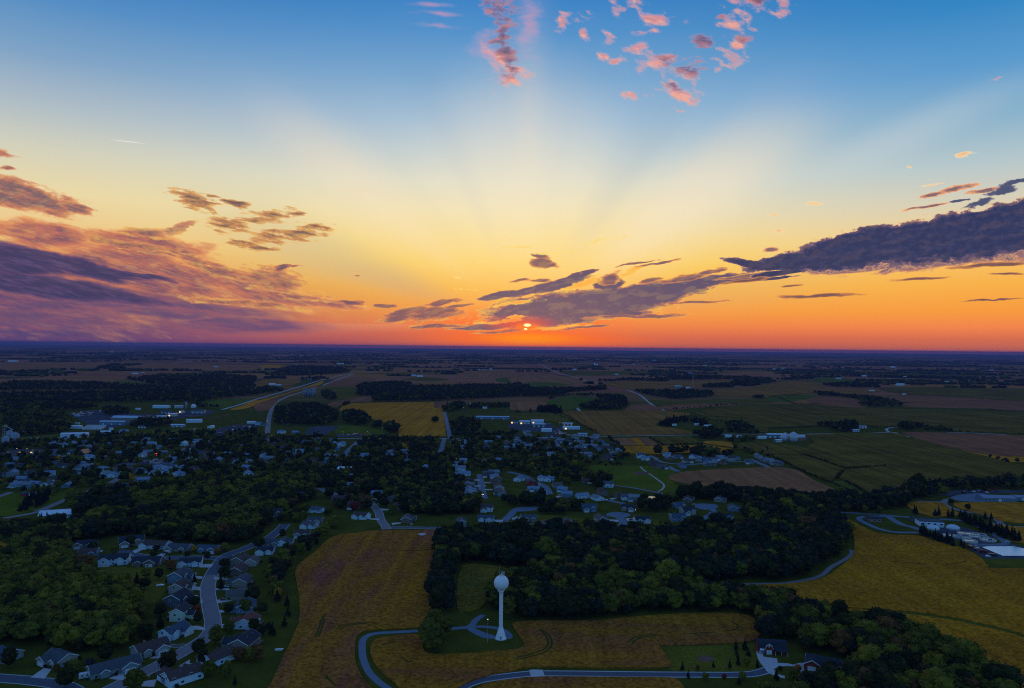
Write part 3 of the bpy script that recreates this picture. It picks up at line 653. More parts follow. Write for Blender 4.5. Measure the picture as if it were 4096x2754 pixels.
road('road', "T4 1085,848 1140,856 1200,875 1262,892", 7.0, GRAVEL, z=0.06)
road('road', "T4 1600,850 1800,856 2050,868 2294,880 3000,886", 7.0, GRAVEL)
road('street', "T3 1400,1155 1440,1180 1495,1202", 9.0, DRIVE)
road('street', "T3 1240,1060 1280,1080 1320,1110 1420,1130 1600,1140 1750,1125 1900,1118 2080,1112", 7.0, DRIVE)
road('street', "T3 2130,1090 2200,1120 2300,1165", 9.0, DRIVE)
road('road', "T3 1366,657 1300,630 1250,600 1200,560 1150,520 1100,497 1040,476", 8.0, GRAVEL)
road('road', "T3 930,440 850,420 760,402 680,396 620,372 540,352 460,335 400,315 330,285 280,255 230,235", 8.0, GRAVEL)
road('road', "T3 570,620 590,640 605,658", 9.0, GRAVEL)
road('road', "T2 1690,670 1705,740 1722,820 1738,905", 8.5, DRIVE)
road('road', "T2 1688,905 1672,960 1655,1015 1600,1040 1520,1052 1440,1076", 8.0, DRIVE)
road('road', "T2 -400,905 0,902 400,904 900,908 1300,905 1700,906 2294,902 T3 400,898", 5.5, GRAVEL, z=0.052)
road('road', "T2 100,890 104,830 112,760 125,690 155,610 200,572 280,532 420,487 540,450", 11.0, STREET)
road('road', "T2 600,430 700,390 800,355 880,328", 9.0, GRAVEL)
road('road', "T1 1990,648 2140,606 2294,556 T2 100,528 250,485 400,440 560,392 700,355 870,320 960,318 1090,308", 9.0, GRAVEL, z=0.053)
road('street', "T1 1330,1175 1400,1140 1500,1085 1600,1030 1720,975 1900,905", 13.0, STREET)
road('street', "T1 60,1300 200,1262 330,1235", 8.0, STREET)
road('street', "T1 560,1060 700,1105 800,1140", 8.0, STREET)
road('street', "T2 160,1010 420,1002 640,1010", 8.0, STREET)
road('street', "T2 790,1075 820,1020 880,965 940,910", 9.0, DRIVE)
road('street', "T2 930,1095 1160,1098 1260,1092", 6.0, DRIVE)
road('road', "T1 -60,1440 40,1410 100,1388", 8.0, STREET)
road('road', "T1 330,1560 400,1535 580,1460 680,1420 780,1385 900,1340 1000,1300 1075,1255", 9.0, STREET)
road('road', "T1 1840,920 1950,890 2080,850 2180,815 2294,800", 14.0, YARD)
road('road', "T1 1640,860 1700,840 1760,815", 8.0, STREET)
road('railway', "T1 140,910 400,885 640,858 900,825 1120,790 1250,760 1600,735 1900,720 2040,690", 8.0, PLOUGH, z=0.054)
road('road', "T1 -200,350 180,336 500,308 800,285 960,262 1100,245", 11.0, GRAVEL)
road('road', "T1 1540,235 1700,215 1830,203", 14.0, GRAVEL)
road('road', "B1 -80,90 0,60 200,25 T1 450,1545", 8.0, STREET)
road('path', "B3 1930,640 2281,637 B4 150,630 350,600 480,560 560,490 650,440 740,380 745,335", 4.0, STREET, z=0.05)
road('road', "B4 560,-5 760,6 1000,22 1100,32 1400,55 1750,78 1880,130 2000,190 2110,262 2090,284 1960,290 1800,283", 6.5, DRIVE)
road('road', "B4 1040,28 1000,36 860,40 812,52 830,75 900,110 1000,150 1150,178 1340,180", 6.0, DRIVE, z=0.058)
road('road', "B4 1070,36 1120,70 1200,112 1280,130 1360,158", 7.5, DRIVE, z=0.062)
road('road', "T4 1340,1468 1450,1473 1570,1475", 5.0, DRIVE, z=0.056)
road('road', "T4 1700,1440 1600,1458 1575,1482 1600,1510 1680,1540 1780,1565 B4 1850,5 1950,30 2030,60 2080,105 2150,122 2281,132 3300,145", 7.0, STREET, z=0.06)
road('road', "B4 1960,100 2080,102", 5.0, DRIVE, z=0.057)
sheet('car_park', "T4 1640,1432 1760,1405 1880,1398 1960,1408 2020,1470 1850,1474 1700,1462", DRIVE, z=0.066)
sheet('car_park', "T4 1560,1405 1700,1368 1850,1372 2294,1368 2294,1390 2000,1398 1750,1400 1600,1425", YARD, z=0.04)
sheet('yard', "B4 1480,160 1700,130 1850,170 2010,230 1960,285 1780,275 1600,215", YARD, z=0.045, keep=False)
sheet('gravel_bank', "B4 1780,305 1920,285 2200,285 2300,310 3300,340 3300,420 2080,412 1940,408 1850,360", YARD, z=0.046)
sheet('yard', "T1 600,690 900,650 1300,690 1850,650 1880,690 1500,735 1250,770 900,810 640,700", YARD, z=0.045, keep=False)
sheet('yard', "T2 440,870 500,805 730,798 720,820 580,885", YARD, z=0.045)
sheet('yard', "T2 720,880 760,868 1050,862 1050,885 740,895", YARD, z=0.045)
sheet('yard', "T1 1050,1120 1250,1110 1600,1085 1560,1110 1400,1150 1200,1160", YARD, z=0.045, keep=False)
sheet('yard', "T1 1880,845 2080,790 2294,780 2294,800 2100,850 1950,870", YARD, z=0.048)
sheet('yard', "T3 0,770 320,770 420,860 250,850 0,820", YARD, z=0.045, keep=False)
sheet('yard', "T3 420,800 620,815 610,830 440,830", YARD, z=0.047, keep=False)
sheet('yard', "T4 270,895 300,880 360,895 340,915 280,935", PLOUGH, z=0.047, keep=False)
sheet('pond', "T3 1195,1432 1235,1424 1285,1432 1270,1450 1215,1455", mat('pond_water', (.02,.03,.04), rough=0.03, spec=0.6), z=0.05)
sheet('drive', "B4 -105,1233 -52,1238 -40,1288 82,1305 86,1343 177,1348 225,1360 273,1345 378,1336 392,1372 416,1410 382,1415 296,1439 273,1400 253,1377 177,1372 91,1377 53,1400 62,1424 101,1448 153,1462 148,1484 82,1467 10,1439 -19,1410 -28,1391 -62,1353 -90,1305 -102,1262", CONC, z=0.12, smooth=False)
for s in ("B1 1780,463 1905,460 1880,492 1772,492", "B1 1672,568 1805,572 1800,594 1680,590", "B1 1670,664 1790,664 1790,696 1672,692", "B1 1680,772 1800,768 1808,806 1670,832", "B1 1690,900 1710,905 1740,945 1640,946",
          "B1 1668,1014 1760,1012 1832,1030 1826,1050 1740,1046 1640,1080", "B1 1440,1252 1560,1262 1500,1302 1330,1304", "B1 1120,1398 1160,1372 1150,1410 1260,1432 1140,1504 970,1484", "B1 300,1452 392,1388 460,1398 398,1484 270,1472",
          "B1 1604,1366 1690,1312 1692,1372 1580,1372", "B1 1262,1510 1400,1488 1372,1556 1262,1552", "B1 1906,574 2064,590 2064,600 1906,602", "B1 1914,676 2044,678 2044,696 1920,696", "B1 1926,784 2064,758 2064,790 1934,812",
          "B1 1948,874 2080,864 2084,880 1952,898", "B1 1962,1000 2092,988 2092,1012 1966,1034", "B1 1180,345 1240,318 1285,330 1200,366", "B1 1390,395 1445,362 1480,365 1440,402", "B1 690,345 760,328 920,340 910,352 760,350",
          "B2 1000,52 1095,56 1100,70 1005,64", "B2 1205,96 1290,90 1290,102 1215,112", "B2 2100,66 2205,68 2200,88 2100,84", "B3 0,50 80,38 90,58 0,66", "B3 860,64 945,68 950,86 865,78", "B3 1010,56 1100,52 1100,82 1030,80",
          "B3 1540,66 1625,84 1600,96 1540,84", "T2 1945,1275 2005,1275 2008,1284 1945,1284", "T2 1945,1328 2012,1328 2014,1338 1945,1338", "T2 1950,1378 2020,1378 2022,1390 1950,1390", "T2 1960,1418 2035,1418 2040,1432 1960,1432",
          "T2 2045,1300 2110,1300 2110,1308 2045,1308", "T2 2050,1360 2120,1362 2120,1370 2052,1370", "T2 1060,1450 1020,1446 1090,1446 1150,1460 1120,1475", "T2 1085,1485 1160,1490 1150,1500 1100,1498", "T2 1110,1535 1190,1540 1190,1550 1120,1552",
          "T2 790,1400 830,1370 880,1362 860,1395", "T3 200,1318 260,1320 260,1328 200,1328", "T3 130,1362 320,1378 310,1386 130,1372", "T3 395,1420 480,1425 480,1440 400,1436", "T3 700,1440 800,1445 860,1452 860,1462 740,1458", "T3 870,1445 930,1435 940,1445 900,1456"):
    sheet('driveway', s, CONC, z=0.075, smooth=False)
# ------------------------------------------------------------------ buildings
WALL = {k: mat('siding_' + n, a, b, 0.6, 0.8, spec=0.2) for k, n, a, b in (
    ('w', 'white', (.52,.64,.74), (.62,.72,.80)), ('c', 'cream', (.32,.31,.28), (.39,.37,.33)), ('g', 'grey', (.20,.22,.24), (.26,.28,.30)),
    ('u', 'blue_grey', (.13,.19,.27), (.17,.24,.32)), ('t', 'tan', (.23,.19,.16), (.29,.24,.20)), ('n', 'brown', (.16,.115,.09), (.21,.15,.12)),
    ('r', 'barn_red', (.23,.03,.022), (.29,.04,.03)), ('s', 'pale_green', (.50,.58,.44), (.58,.66,.52)), ('k', 'dark', (.085,.095,.115), (.12,.13,.15)), ('b', 'brick', (.25,.115,.085), (.32,.15,.11)))}
ROOF = {k: mat('shingles_' + n, a, b, 0.9, 0.9, spec=0.1, fine=0.2, fscale=2.0) for k, n, a, b in (
    ('d', 'charcoal', (.026,.030,.040), (.044,.048,.060)), ('g', 'grey', (.060,.066,.078), (.090,.096,.108)), ('b', 'brown', (.075,.046,.042), (.105,.068,.060)),
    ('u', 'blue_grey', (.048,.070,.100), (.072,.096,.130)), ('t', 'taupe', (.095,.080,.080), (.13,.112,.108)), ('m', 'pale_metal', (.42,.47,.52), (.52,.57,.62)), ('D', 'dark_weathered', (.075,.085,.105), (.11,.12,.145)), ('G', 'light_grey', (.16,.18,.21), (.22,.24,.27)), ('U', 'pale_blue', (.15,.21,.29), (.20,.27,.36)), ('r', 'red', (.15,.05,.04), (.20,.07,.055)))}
WN = {'w': 'white', 'c': 'cream', 'g': 'grey', 'u': 'blue grey', 't': 'tan', 'n': 'brown', 'r': 'red', 's': 'pale green', 'k': 'dark', 'b': 'brick'}
RN = {'d': 'charcoal', 'g': 'grey', 'b': 'brown', 'u': 'slate blue', 't': 'taupe', 'm': 'pale metal', 'r': 'reddish'}
TRIM = mat('white_trim', (.74,.74,.73), (.80,.80,.79), 1.0, 0.7)
GLASS = mat('window_glass', (.02,.028,.04), rough=0.08, spec=0.6)
GLOW = mat('lit_window', (.3,.2,.08), rough=0.5, emit=(1.0, .55, .2, 1.6))
GDOOR = mat('garage_door_paint', (.58,.58,.57), (.66,.66,.65), 2.0, 0.6)
DOORM = mat('front_door_paint', (.16,.05,.04), (.2,.07,.05), 2.0, 0.6)
BRICK = mat('chimney_brick', (.22,.12,.09), (.29,.16,.12), 2.0, 0.9)
METALR = mat('metal_roofing', (.36,.44,.54), (.46,.54,.64), 0.06, 0.55, spec=0.4, stretch=(1, .1, 1), rot=R(12))
METALW = mat('white_metal_roofing', (.60,.64,.68), (.72,.75,.78), 0.05, 0.5, spec=0.4)
GALV = mat('galvanised_steel', (.40,.44,.48), (.52,.56,.60), 0.5, 0.5, spec=0.4, stretch=(1, 1, .12))
DECK = mat('deck_boards', (.16,.10,.07), (.22,.14,.10), 2.0, 0.9)
HOUSES = []      # (x, y, radius)
NROOF = 0
def gable(wb, rb, fb, x0, x1, y0, y1, h, pitch, axis, ov=0.45, hip=0.0):
    """one gabled (or hipped) body along axis x or y: walls into wb, roof into rb, rake boards into fb"""
    if axis == 'x': a0, a1, t0, t1 = x0, x1, y0, y1
    else: a0, a1, t0, t1 = y0, y1, x0, x1
    tm, hw = (t0 + t1)/2, (t1 - t0)/2
    rh = hw*pitch
    P = (lambda a, t, z: (a, t, z)) if axis == 'x' else (lambda a, t, z: (t, a, z))
    ex = ov*pitch; th = 0.22
    zr, ze = h + rh + 0.05, h - ex + 0.05
    if hip:
        wb.box(min(x0, x1), x1, y0, y1, 0, h)
        hp = hip*hw
        p = [P(a0-ov, t0-ov, ze), P(a1+ov, t0-ov, ze), P(a1+ov, t1+ov, ze), P(a0-ov, t1+ov, ze), P(a0+hp, tm, zr), P(a1-hp, tm, zr)]
        f = [(0,1,5,4), (2,3,4,5), (1,2,5), (3,0,4), (0,3,2,1)]
        if axis == 'y': f = [q[::-1] for q in f]
        rb.add(p, f)
        return
    prof = [(t0, 0), (t1, 0), (t1, h), (tm, h + rh), (t0, h)]
    wb.prism(prof, a0, a1, axis)
    for s_, te in ((1, t0 - ov), (-1, t1 + ov)):
        q = [P(a0-ov, te, ze), P(a1+ov, te, ze), P(a1+ov, tm, zr), P(a0-ov, tm, zr)]
        if (s_ < 0) != (axis == 'y'): q = q[::-1]
        rb.slab(*q, th)
    if fb is not None:
        for a in (a0 - ov - 0.06, a1 + ov + 0.003):
            z_ = lambda z: z - .2
            c = [(t0 - ov, ze - .2), (tm, zr - .2), (t1 + ov, ze - .2), (t1 + ov, ze + .27), (tm, zr + .27), (t0 - ov, ze + .27)]
            m = MB(); m.prism(c, a, a + .057, axis); fb.append(m)
def window(root, x, y, z, w, h, side, lit=False, framed=True, axis_out=None):
    """side: outward normal as (nx, ny)"""
    nx, ny = side
    def pane(d0, d1, ww, hh, m, par, name):
        b = MB()
        if ny: b.box(x - ww/2, x + ww/2, *sorted((y + ny*d0, y + ny*d1)), z - hh/2, z + hh/2)
        else: b.box(*sorted((x + nx*d0, x + nx*d1)), y - ww/2, y + ww/2, z - hh/2, z + hh/2)
        return b.build(name, m, par)
    o = pane(-.03, .05, w + .3, h + .3, TRIM, root, 'window')
    pane(-.02, .06, w, h, GLOW if lit else GLASS, o, 'pane')
def house(name, label, x, y, yaw, L, Wd, h, wc, rc, wing=None, style='gable', near=True, group=None, deck=False, chimney=False, lit=False, cat='house', pitch=0.5, windows=True, keep=None):
    root = empty(name, (x, y, 0), R(yaw)); tag(root, label, cat, group)
    HOUSES.append((x, y, (keep or max(L, Wd)*0.62)))
    wb, rb, fb = MB(), MB(), ([] if near else None)
    hip = 1.0 if style == 'hip' else 0.0
    gable(wb, rb, fb, -L/2, L/2, -Wd/2, Wd/2, h, pitch, 'x', hip=hip)
    if wing:                                  # (offset along ridge, width, reach to the front, wall height)
        wx, ww, wr, wh = wing
        gable(wb, rb, fb, wx - ww/2, wx + ww/2, -Wd/2 - wr, -0.1, wh, pitch + 0.06, 'y', hip=0.0)
    if near and L > 12:
        sx_ = -1 if (wing and wing[0] > 0) else 1
        gable(wb, rb, fb, sx_*L*.24 - 2.2, sx_*L*.24 + 2.2, -Wd/2 - 1.3, -.12, h - .25, pitch + .1, 'y')       # entry gable
    wb.build('wall', WALL[wc], root)
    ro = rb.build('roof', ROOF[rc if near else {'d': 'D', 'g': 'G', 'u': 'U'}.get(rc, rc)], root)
    for m in fb or (): m.build('trim', TRIM, root)
    if chimney: MB().box(-L*.18 - .5, -L*.18 + .5, .4, 1.3, h + .5, h + Wd*pitch/2 + 1.0).build('chimney', BRICK, ro)
    if near:
        for vx in (-L*.3, L*.12): MB().tube((vx, Wd*.2, h + Wd*pitch*.25), (vx, Wd*.2, h + Wd*pitch*.36 + .5), .12).build('vent', GALV, ro)
    yf = -Wd/2
    if wing:
        wx, ww, wr, wh = wing
        gw = min(ww - 1.4, 5.2)
        MB().box(wx - gw/2, wx + gw/2, yf - wr - .06, yf - wr + .05, 0.05, 2.45).build('garage_door', GDOOR, root)
        if windows and wh > 4.2: window(root, wx, yf - wr, 4.0, 1.4, 1.2, (0, -1))
    if windows:
        occ = (wing[0] - wing[1]/2 - .8, wing[0] + wing[1]/2 + .8) if wing else (99, 99)
        for fl in range(1 if h < 4.2 else 2):
            zc = 1.6 + 2.7*fl
            n = max(2, int(L/4.2))
            for i in range(n):
                xx = -L/2 + L*(i + .5)/n
                if not (occ[0] < xx < occ[1]) and (near or i % 2 == 0): window(root, xx, yf, zc, 1.5, 1.2, (0, -1), lit and i == 0)
                if near and i % 2 == fl % 2: window(root, xx, Wd/2, zc, 1.6, 1.2, (0, 1))
            if not hip:
                for sx_ in (-1, 1):
                    window(root, sx_*L/2, (-Wd*.2 if fl == 0 else Wd*.12), zc, 1.3, 1.2, (sx_, 0), lit and fl == 0 and sx_ > 0)
        dxx = (wing[0] - wing[1]/2 - 1.6) if wing else 0.0
        if dxx > -L/2 + 1: MB().box(dxx - .5, dxx + .5, yf - .07, yf + .04, 0.05, 2.15).build('door', DOORM, root)
    if deck:
        d = MB().box(-L*.3, L*.1, Wd/2 + .02, Wd/2 + 3.4, 1.6, 1.8)
        for px in (-L*.28, L*.08): d.box(px - .12, px + .12, Wd/2 + 3.0, Wd/2 + 3.24, 0, 1.6)
        d.box(-L*.3, L*.1, Wd/2 + 3.34, Wd/2 + 3.40, 1.85, 2.7)
        d.build('deck', DECK, root)
    return root
# ---- houses of the near left neighbourhood, one by one
# crop x,y  yaw  L W h  wall roof  wing  style  extras  label
N_ = [
 ("B1 1690,478", 12, 17, 9, 3.6, 'w', 'd', (-5.5,7.5,3.0,3.4), 'gable', 'c', "white single storey house with charcoal roof where the street bends, nearest the junction"),
 ("B1 1590,615", 85, 15, 11, 5.6, 'u', 'g', (3,7.5,4,3.2), 'gable', '', "big blue grey two storey house left of the street beside a narrow drive"),
 ("B1 1590,708", 88, 13, 10, 4.6, 'c', 'b', (3,7,4,3.2), 'gable', 'd', "pale house with brown roof squeezed between the blue grey and the dark house"),
 ("B1 1575,822", 82, 15, 12, 5.4, 'k', 'd', (3.5,7.5,4,3.2), 'gable', 'd', "dark walled two storey house with charcoal roof and white rake boards left of the street"),
 ("B1 1595,955", 90, 12, 9, 6.0, 's', 'd', (2,7,4.5,3.2), 'gable', 'd', "tall pale green gabled house with charcoal roof left of the curving street"),
 ("B1 1535,1110", 70, 16, 9, 4.4, 'w', 'u', (4,7,4,3.4), 'gable', 'd', "white house with slate roof and screened porch above the oval flower bed"),
 ("B1 1325,1255", 50, 18, 11, 3.6, 'c', 'b', (3,8,4,3.4), 'gable', 'dc', "cream house with reddish brown roof at the inside of the street bend"),
 ("B1 1000,1425", 42, 25, 11, 3.4, 'g', 'g', (6,8,3,3.4), 'gable', '', "long low grey ranch house with grey roof beside the parked camper"),
 ("B1 745,312", 22, 19, 10, 3.4, 't', 'd', (-5,8,3,3.4), 'hip', '', "dark hip roofed house at the wood edge, leftmost around the turning circle"),
 ("B1 780,388", 15, 14, 10, 3.4, 'u', 'b', None, 'gable', '', "low brown roofed house behind the round tree, below the turning circle"),
 ("B1 1010,462", 14, 22, 10, 5.2, 'w', 'd', (-6,8,4,5.0), 'gable', '', "large white house with two steep front gables on the lawn below the turning circle"),
 ("B1 1305,470", 6, 22, 11, 3.6, 'n', 'd', (4,9,3,3.4), 'gable', '', "low dark brown house with wide charcoal roof facing the open lawn"),
 ("B1 1160,292", 30, 20, 11, 5.0, 't', 'd', (-6,8,5,3.6), 'gable', '', "tan house with big charcoal roof against the wood above the turning circle"),
 ("B1 1385,318", -8, 22, 11, 3.4, 'w', 'b', (-8,7,3,3.4), 'gable', '', "white ranch house with broad brown roof right of the turning circle"),
 ("B1 1595,346", -4, 19, 10, 3.4, 't', 'g', (-7,7,3,3.4), 'gable', '', "beige ranch house with grey roof left of the small yellow tree"),
 ("B1 1855,355", -4, 18, 9, 3.4, 'u', 'u', (5,7,3,3.4), 'gable', '', "light blue house between the yellow tree and the orange tree"),
 ("B1 2130,455", 265, 13, 10, 3.6, 't', 'b', (2,7,3.5,3.4), 'gable', '', "taupe roofed house at the far end of the row right of the street"),
 ("B1 2240,470", 275, 12, 9, 3.6, 'c', 't', None, 'gable', '', "cream gabled house behind the row right of the street, near the grove"),
 ("B1 2115,545", 268, 14, 10, 3.6, 'n', 'b', (2,7,3.5,3.4), 'gable', '', "brown house with brown roof right of the street opposite the tarmac seam"),
 ("B1 2150,650", 272, 14, 10, 3.8, 't', 'g', (2,7,5,3.0), 'gable', 'd', "tan house with grey roof and low garage right of the conical spruce"),
 ("B1 2140,765", 280, 13, 11, 3.8, 't', 't', (2,7,3.5,3.4), 'hip', '', "beige hip roofed house right of the street with a dark car outside"),
 ("B1 2185,880", 275, 13, 10, 4.0, 'u', 'u', (2,7,5,3.0), 'gable', 'd', "blue grey house half hidden by a round tree right of the street"),
 ("B1 2200,1020", 268, 13, 11, 3.8, 'w', 'r', (2,8,4,3.6), 'gable', 'd', "white gabled house with reddish brown roof right of the street"),
 ("B1 2170,1200", 262, 16, 12, 3.8, 't', 'd', (3,8,5,3.4), 'gable', 'd', "dark roofed tan house right of the round street tree"),
 ("B1 1940,1340", 240, 17, 10, 3.8, 'w', 'b', (4,8,4,3.2), 'gable', '', "white house with brown roof behind the tree at the lower right of the street"),
 ("B1 1610,1510", 228, 18, 11, 4.2, 'w', 'b', (5,8,5,3.2), 'gable', '', "white house with brown roof and separate garage gable at the bottom of the frame"),
 ("B1 515,1350", -28, 15, 11, 3.6, 'c', 'g', (-4,7,3,3.4), 'gable', '', "cream house with grey roof and wide pale drive at the lower left"),
 ("B1 15,1315", -20, 16, 11, 3.6, 'c', 'u', None, 'gable', '', "slate roofed house cut by the left edge behind a big round bush"),
]
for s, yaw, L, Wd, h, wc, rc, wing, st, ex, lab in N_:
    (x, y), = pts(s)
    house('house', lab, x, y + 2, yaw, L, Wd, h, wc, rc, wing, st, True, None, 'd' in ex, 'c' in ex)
ORD = ['first', 'second', 'third', 'fourth', 'fifth', 'sixth', 'seventh', 'eighth', 'ninth', 'tenth', 'eleventh', 'twelfth', 'thirteenth', 'fourteenth', 'fifteenth', 'sixteenth']
def row(phrase, group, spec, near=False, jit=12, size=1.0, keep=10.5):
    """spec: crop x,y wall roof yaw ... one house each, sorted from left to right"""
    toks = spec.split(); c = None; items = []; i = 0
    while i < len(toks):
        if toks[i] in CROPS: c = toks[i]; i += 1; continue
        x, y = map(float, toks[i].split(',')); code = toks[i+1]; i += 2
        items.append((c, x, y, code))
    items.sort(key=lambda t: int(t[0][1])*2300 + t[1])
    n = len(items)
    for k, (c, x, y, code) in enumerate(items):
        wx, wy = at(c, x, y)
        wc, rc, big = code[0], code[1], code[2:]
        yaw = random.gauss(0, jit) + {'': random.choice((0, 0, 90)), 'x': 0, 'y': 90, 'z': -90, 'h': 0, 'l': 0}.get(big[:1], 0)
        L = random.uniform(12.5, 16)*size; Wd = random.uniform(9, 11)*size; h = random.choice((3.2, 3.6, 5.2))
        if 'l' in big: L *= 1.7; h = 3.2
        wing = None if random.random() < .25 else (L*random.choice((-.25, .25)), 6.5, random.uniform(2.5, 4), 3.2)
        o = ORD[k] if k < len(ORD) else str(k + 1)
        pos = 'leftmost' if k == 0 else ('rightmost' if k == n - 1 else o + ' from left')
        lab = f"{WN[wc]} house with {RN[rc]} roof, {pos} {phrase}"
        if len(lab.split()) > 16: lab = f"{WN[wc]} house, {RN[rc]} roof, {pos} {phrase.replace('of those ', '')}".replace('slate blue', 'slate').replace('blue grey', 'bluish')
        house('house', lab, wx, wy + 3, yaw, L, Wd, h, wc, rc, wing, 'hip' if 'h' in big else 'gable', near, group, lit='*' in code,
              chimney=random.random() < .3, keep=keep)
row("of those peeping out of trees left of the bean field", "houses beside the bean field", "B2 75,372 wd 135,300 gg 232,296 wg 405,222 gb 475,140 wt 520,100 gg 70,40 tg 160,40 gd", True)
row("of those beyond the far end of the bean field", "houses past the bean field", "B2 935,58 wb 1340,88 nt 1822,112 gg 2048,80 wu", True)
row("of those in the estate above the central wood", "estate above the central wood", "B3 150,78 tg 285,155 nb 790,85 ct 1075,188 nb 1165,92 wd 1335,192 gdh 1480,80 uu 505,138 gg 1900,62 td 1570,20 cd", True)
row("of those around the upper turning circles", "upper turning circle houses", "T3 690,1560 uu 1050,1555 td* 1495,1530 uu 1578,1475 nb 1860,1472 tg 1985,1555 ug 1565,1575 wu", True)
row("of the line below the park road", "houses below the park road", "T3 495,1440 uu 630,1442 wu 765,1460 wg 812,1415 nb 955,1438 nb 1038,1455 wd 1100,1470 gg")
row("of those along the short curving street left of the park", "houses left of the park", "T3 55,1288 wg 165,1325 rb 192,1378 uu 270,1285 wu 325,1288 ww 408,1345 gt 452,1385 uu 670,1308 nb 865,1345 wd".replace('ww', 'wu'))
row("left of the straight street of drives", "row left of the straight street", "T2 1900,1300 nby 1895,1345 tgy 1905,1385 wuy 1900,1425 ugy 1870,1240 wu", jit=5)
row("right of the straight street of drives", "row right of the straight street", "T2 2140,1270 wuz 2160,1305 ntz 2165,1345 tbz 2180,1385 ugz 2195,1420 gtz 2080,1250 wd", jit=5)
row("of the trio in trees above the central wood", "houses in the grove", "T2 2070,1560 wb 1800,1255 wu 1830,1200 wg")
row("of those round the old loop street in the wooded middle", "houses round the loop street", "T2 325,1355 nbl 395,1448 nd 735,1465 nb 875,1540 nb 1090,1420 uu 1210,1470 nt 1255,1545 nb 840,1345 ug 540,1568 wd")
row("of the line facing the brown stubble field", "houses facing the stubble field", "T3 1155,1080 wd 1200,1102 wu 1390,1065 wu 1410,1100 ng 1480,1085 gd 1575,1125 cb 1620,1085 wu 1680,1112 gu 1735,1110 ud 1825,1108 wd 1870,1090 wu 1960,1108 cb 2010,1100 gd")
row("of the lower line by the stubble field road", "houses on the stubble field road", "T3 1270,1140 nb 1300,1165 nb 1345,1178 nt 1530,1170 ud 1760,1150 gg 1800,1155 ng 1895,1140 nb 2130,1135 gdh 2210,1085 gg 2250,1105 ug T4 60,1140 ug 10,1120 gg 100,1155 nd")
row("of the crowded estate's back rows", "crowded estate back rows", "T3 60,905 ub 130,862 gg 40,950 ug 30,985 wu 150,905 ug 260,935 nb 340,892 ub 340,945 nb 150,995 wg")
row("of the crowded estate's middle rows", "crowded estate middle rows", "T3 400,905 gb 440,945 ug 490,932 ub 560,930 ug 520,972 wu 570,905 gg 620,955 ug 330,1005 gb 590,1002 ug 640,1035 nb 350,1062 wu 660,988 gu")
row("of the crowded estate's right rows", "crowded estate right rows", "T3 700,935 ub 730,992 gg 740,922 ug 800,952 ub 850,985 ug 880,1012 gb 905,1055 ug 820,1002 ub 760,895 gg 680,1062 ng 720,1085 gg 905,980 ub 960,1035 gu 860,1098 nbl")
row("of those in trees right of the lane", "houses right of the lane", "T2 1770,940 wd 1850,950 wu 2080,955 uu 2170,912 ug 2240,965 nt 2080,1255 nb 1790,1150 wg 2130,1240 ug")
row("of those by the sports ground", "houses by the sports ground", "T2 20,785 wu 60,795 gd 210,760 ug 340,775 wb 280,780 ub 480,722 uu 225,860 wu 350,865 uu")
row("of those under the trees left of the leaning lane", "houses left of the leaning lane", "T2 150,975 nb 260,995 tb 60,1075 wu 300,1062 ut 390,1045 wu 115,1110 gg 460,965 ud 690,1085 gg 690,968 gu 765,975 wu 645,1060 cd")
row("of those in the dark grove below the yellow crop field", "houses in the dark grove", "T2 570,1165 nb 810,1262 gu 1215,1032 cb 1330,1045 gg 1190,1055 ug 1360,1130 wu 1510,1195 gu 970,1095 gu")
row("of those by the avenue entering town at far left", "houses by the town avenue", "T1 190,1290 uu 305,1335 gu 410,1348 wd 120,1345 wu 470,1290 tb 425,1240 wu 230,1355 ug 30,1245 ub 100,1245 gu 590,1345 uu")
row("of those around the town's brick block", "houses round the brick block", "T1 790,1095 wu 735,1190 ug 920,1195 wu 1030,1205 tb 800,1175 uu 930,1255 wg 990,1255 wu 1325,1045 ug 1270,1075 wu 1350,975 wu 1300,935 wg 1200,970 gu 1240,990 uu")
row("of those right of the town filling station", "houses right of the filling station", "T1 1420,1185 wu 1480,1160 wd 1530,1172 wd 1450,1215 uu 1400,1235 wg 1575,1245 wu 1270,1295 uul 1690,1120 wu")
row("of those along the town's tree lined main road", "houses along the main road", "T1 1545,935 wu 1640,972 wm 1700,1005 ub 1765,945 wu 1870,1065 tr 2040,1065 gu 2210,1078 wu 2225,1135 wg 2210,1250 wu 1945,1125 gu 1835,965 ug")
row("of those between the grain bins and the town", "houses by the grain bins", "T1 460,980 gu 560,985 wu 640,975 gu 500,995 wu 720,1000 wu 770,1008 ug 1105,855 wu 290,840 wu 235,862 gu")

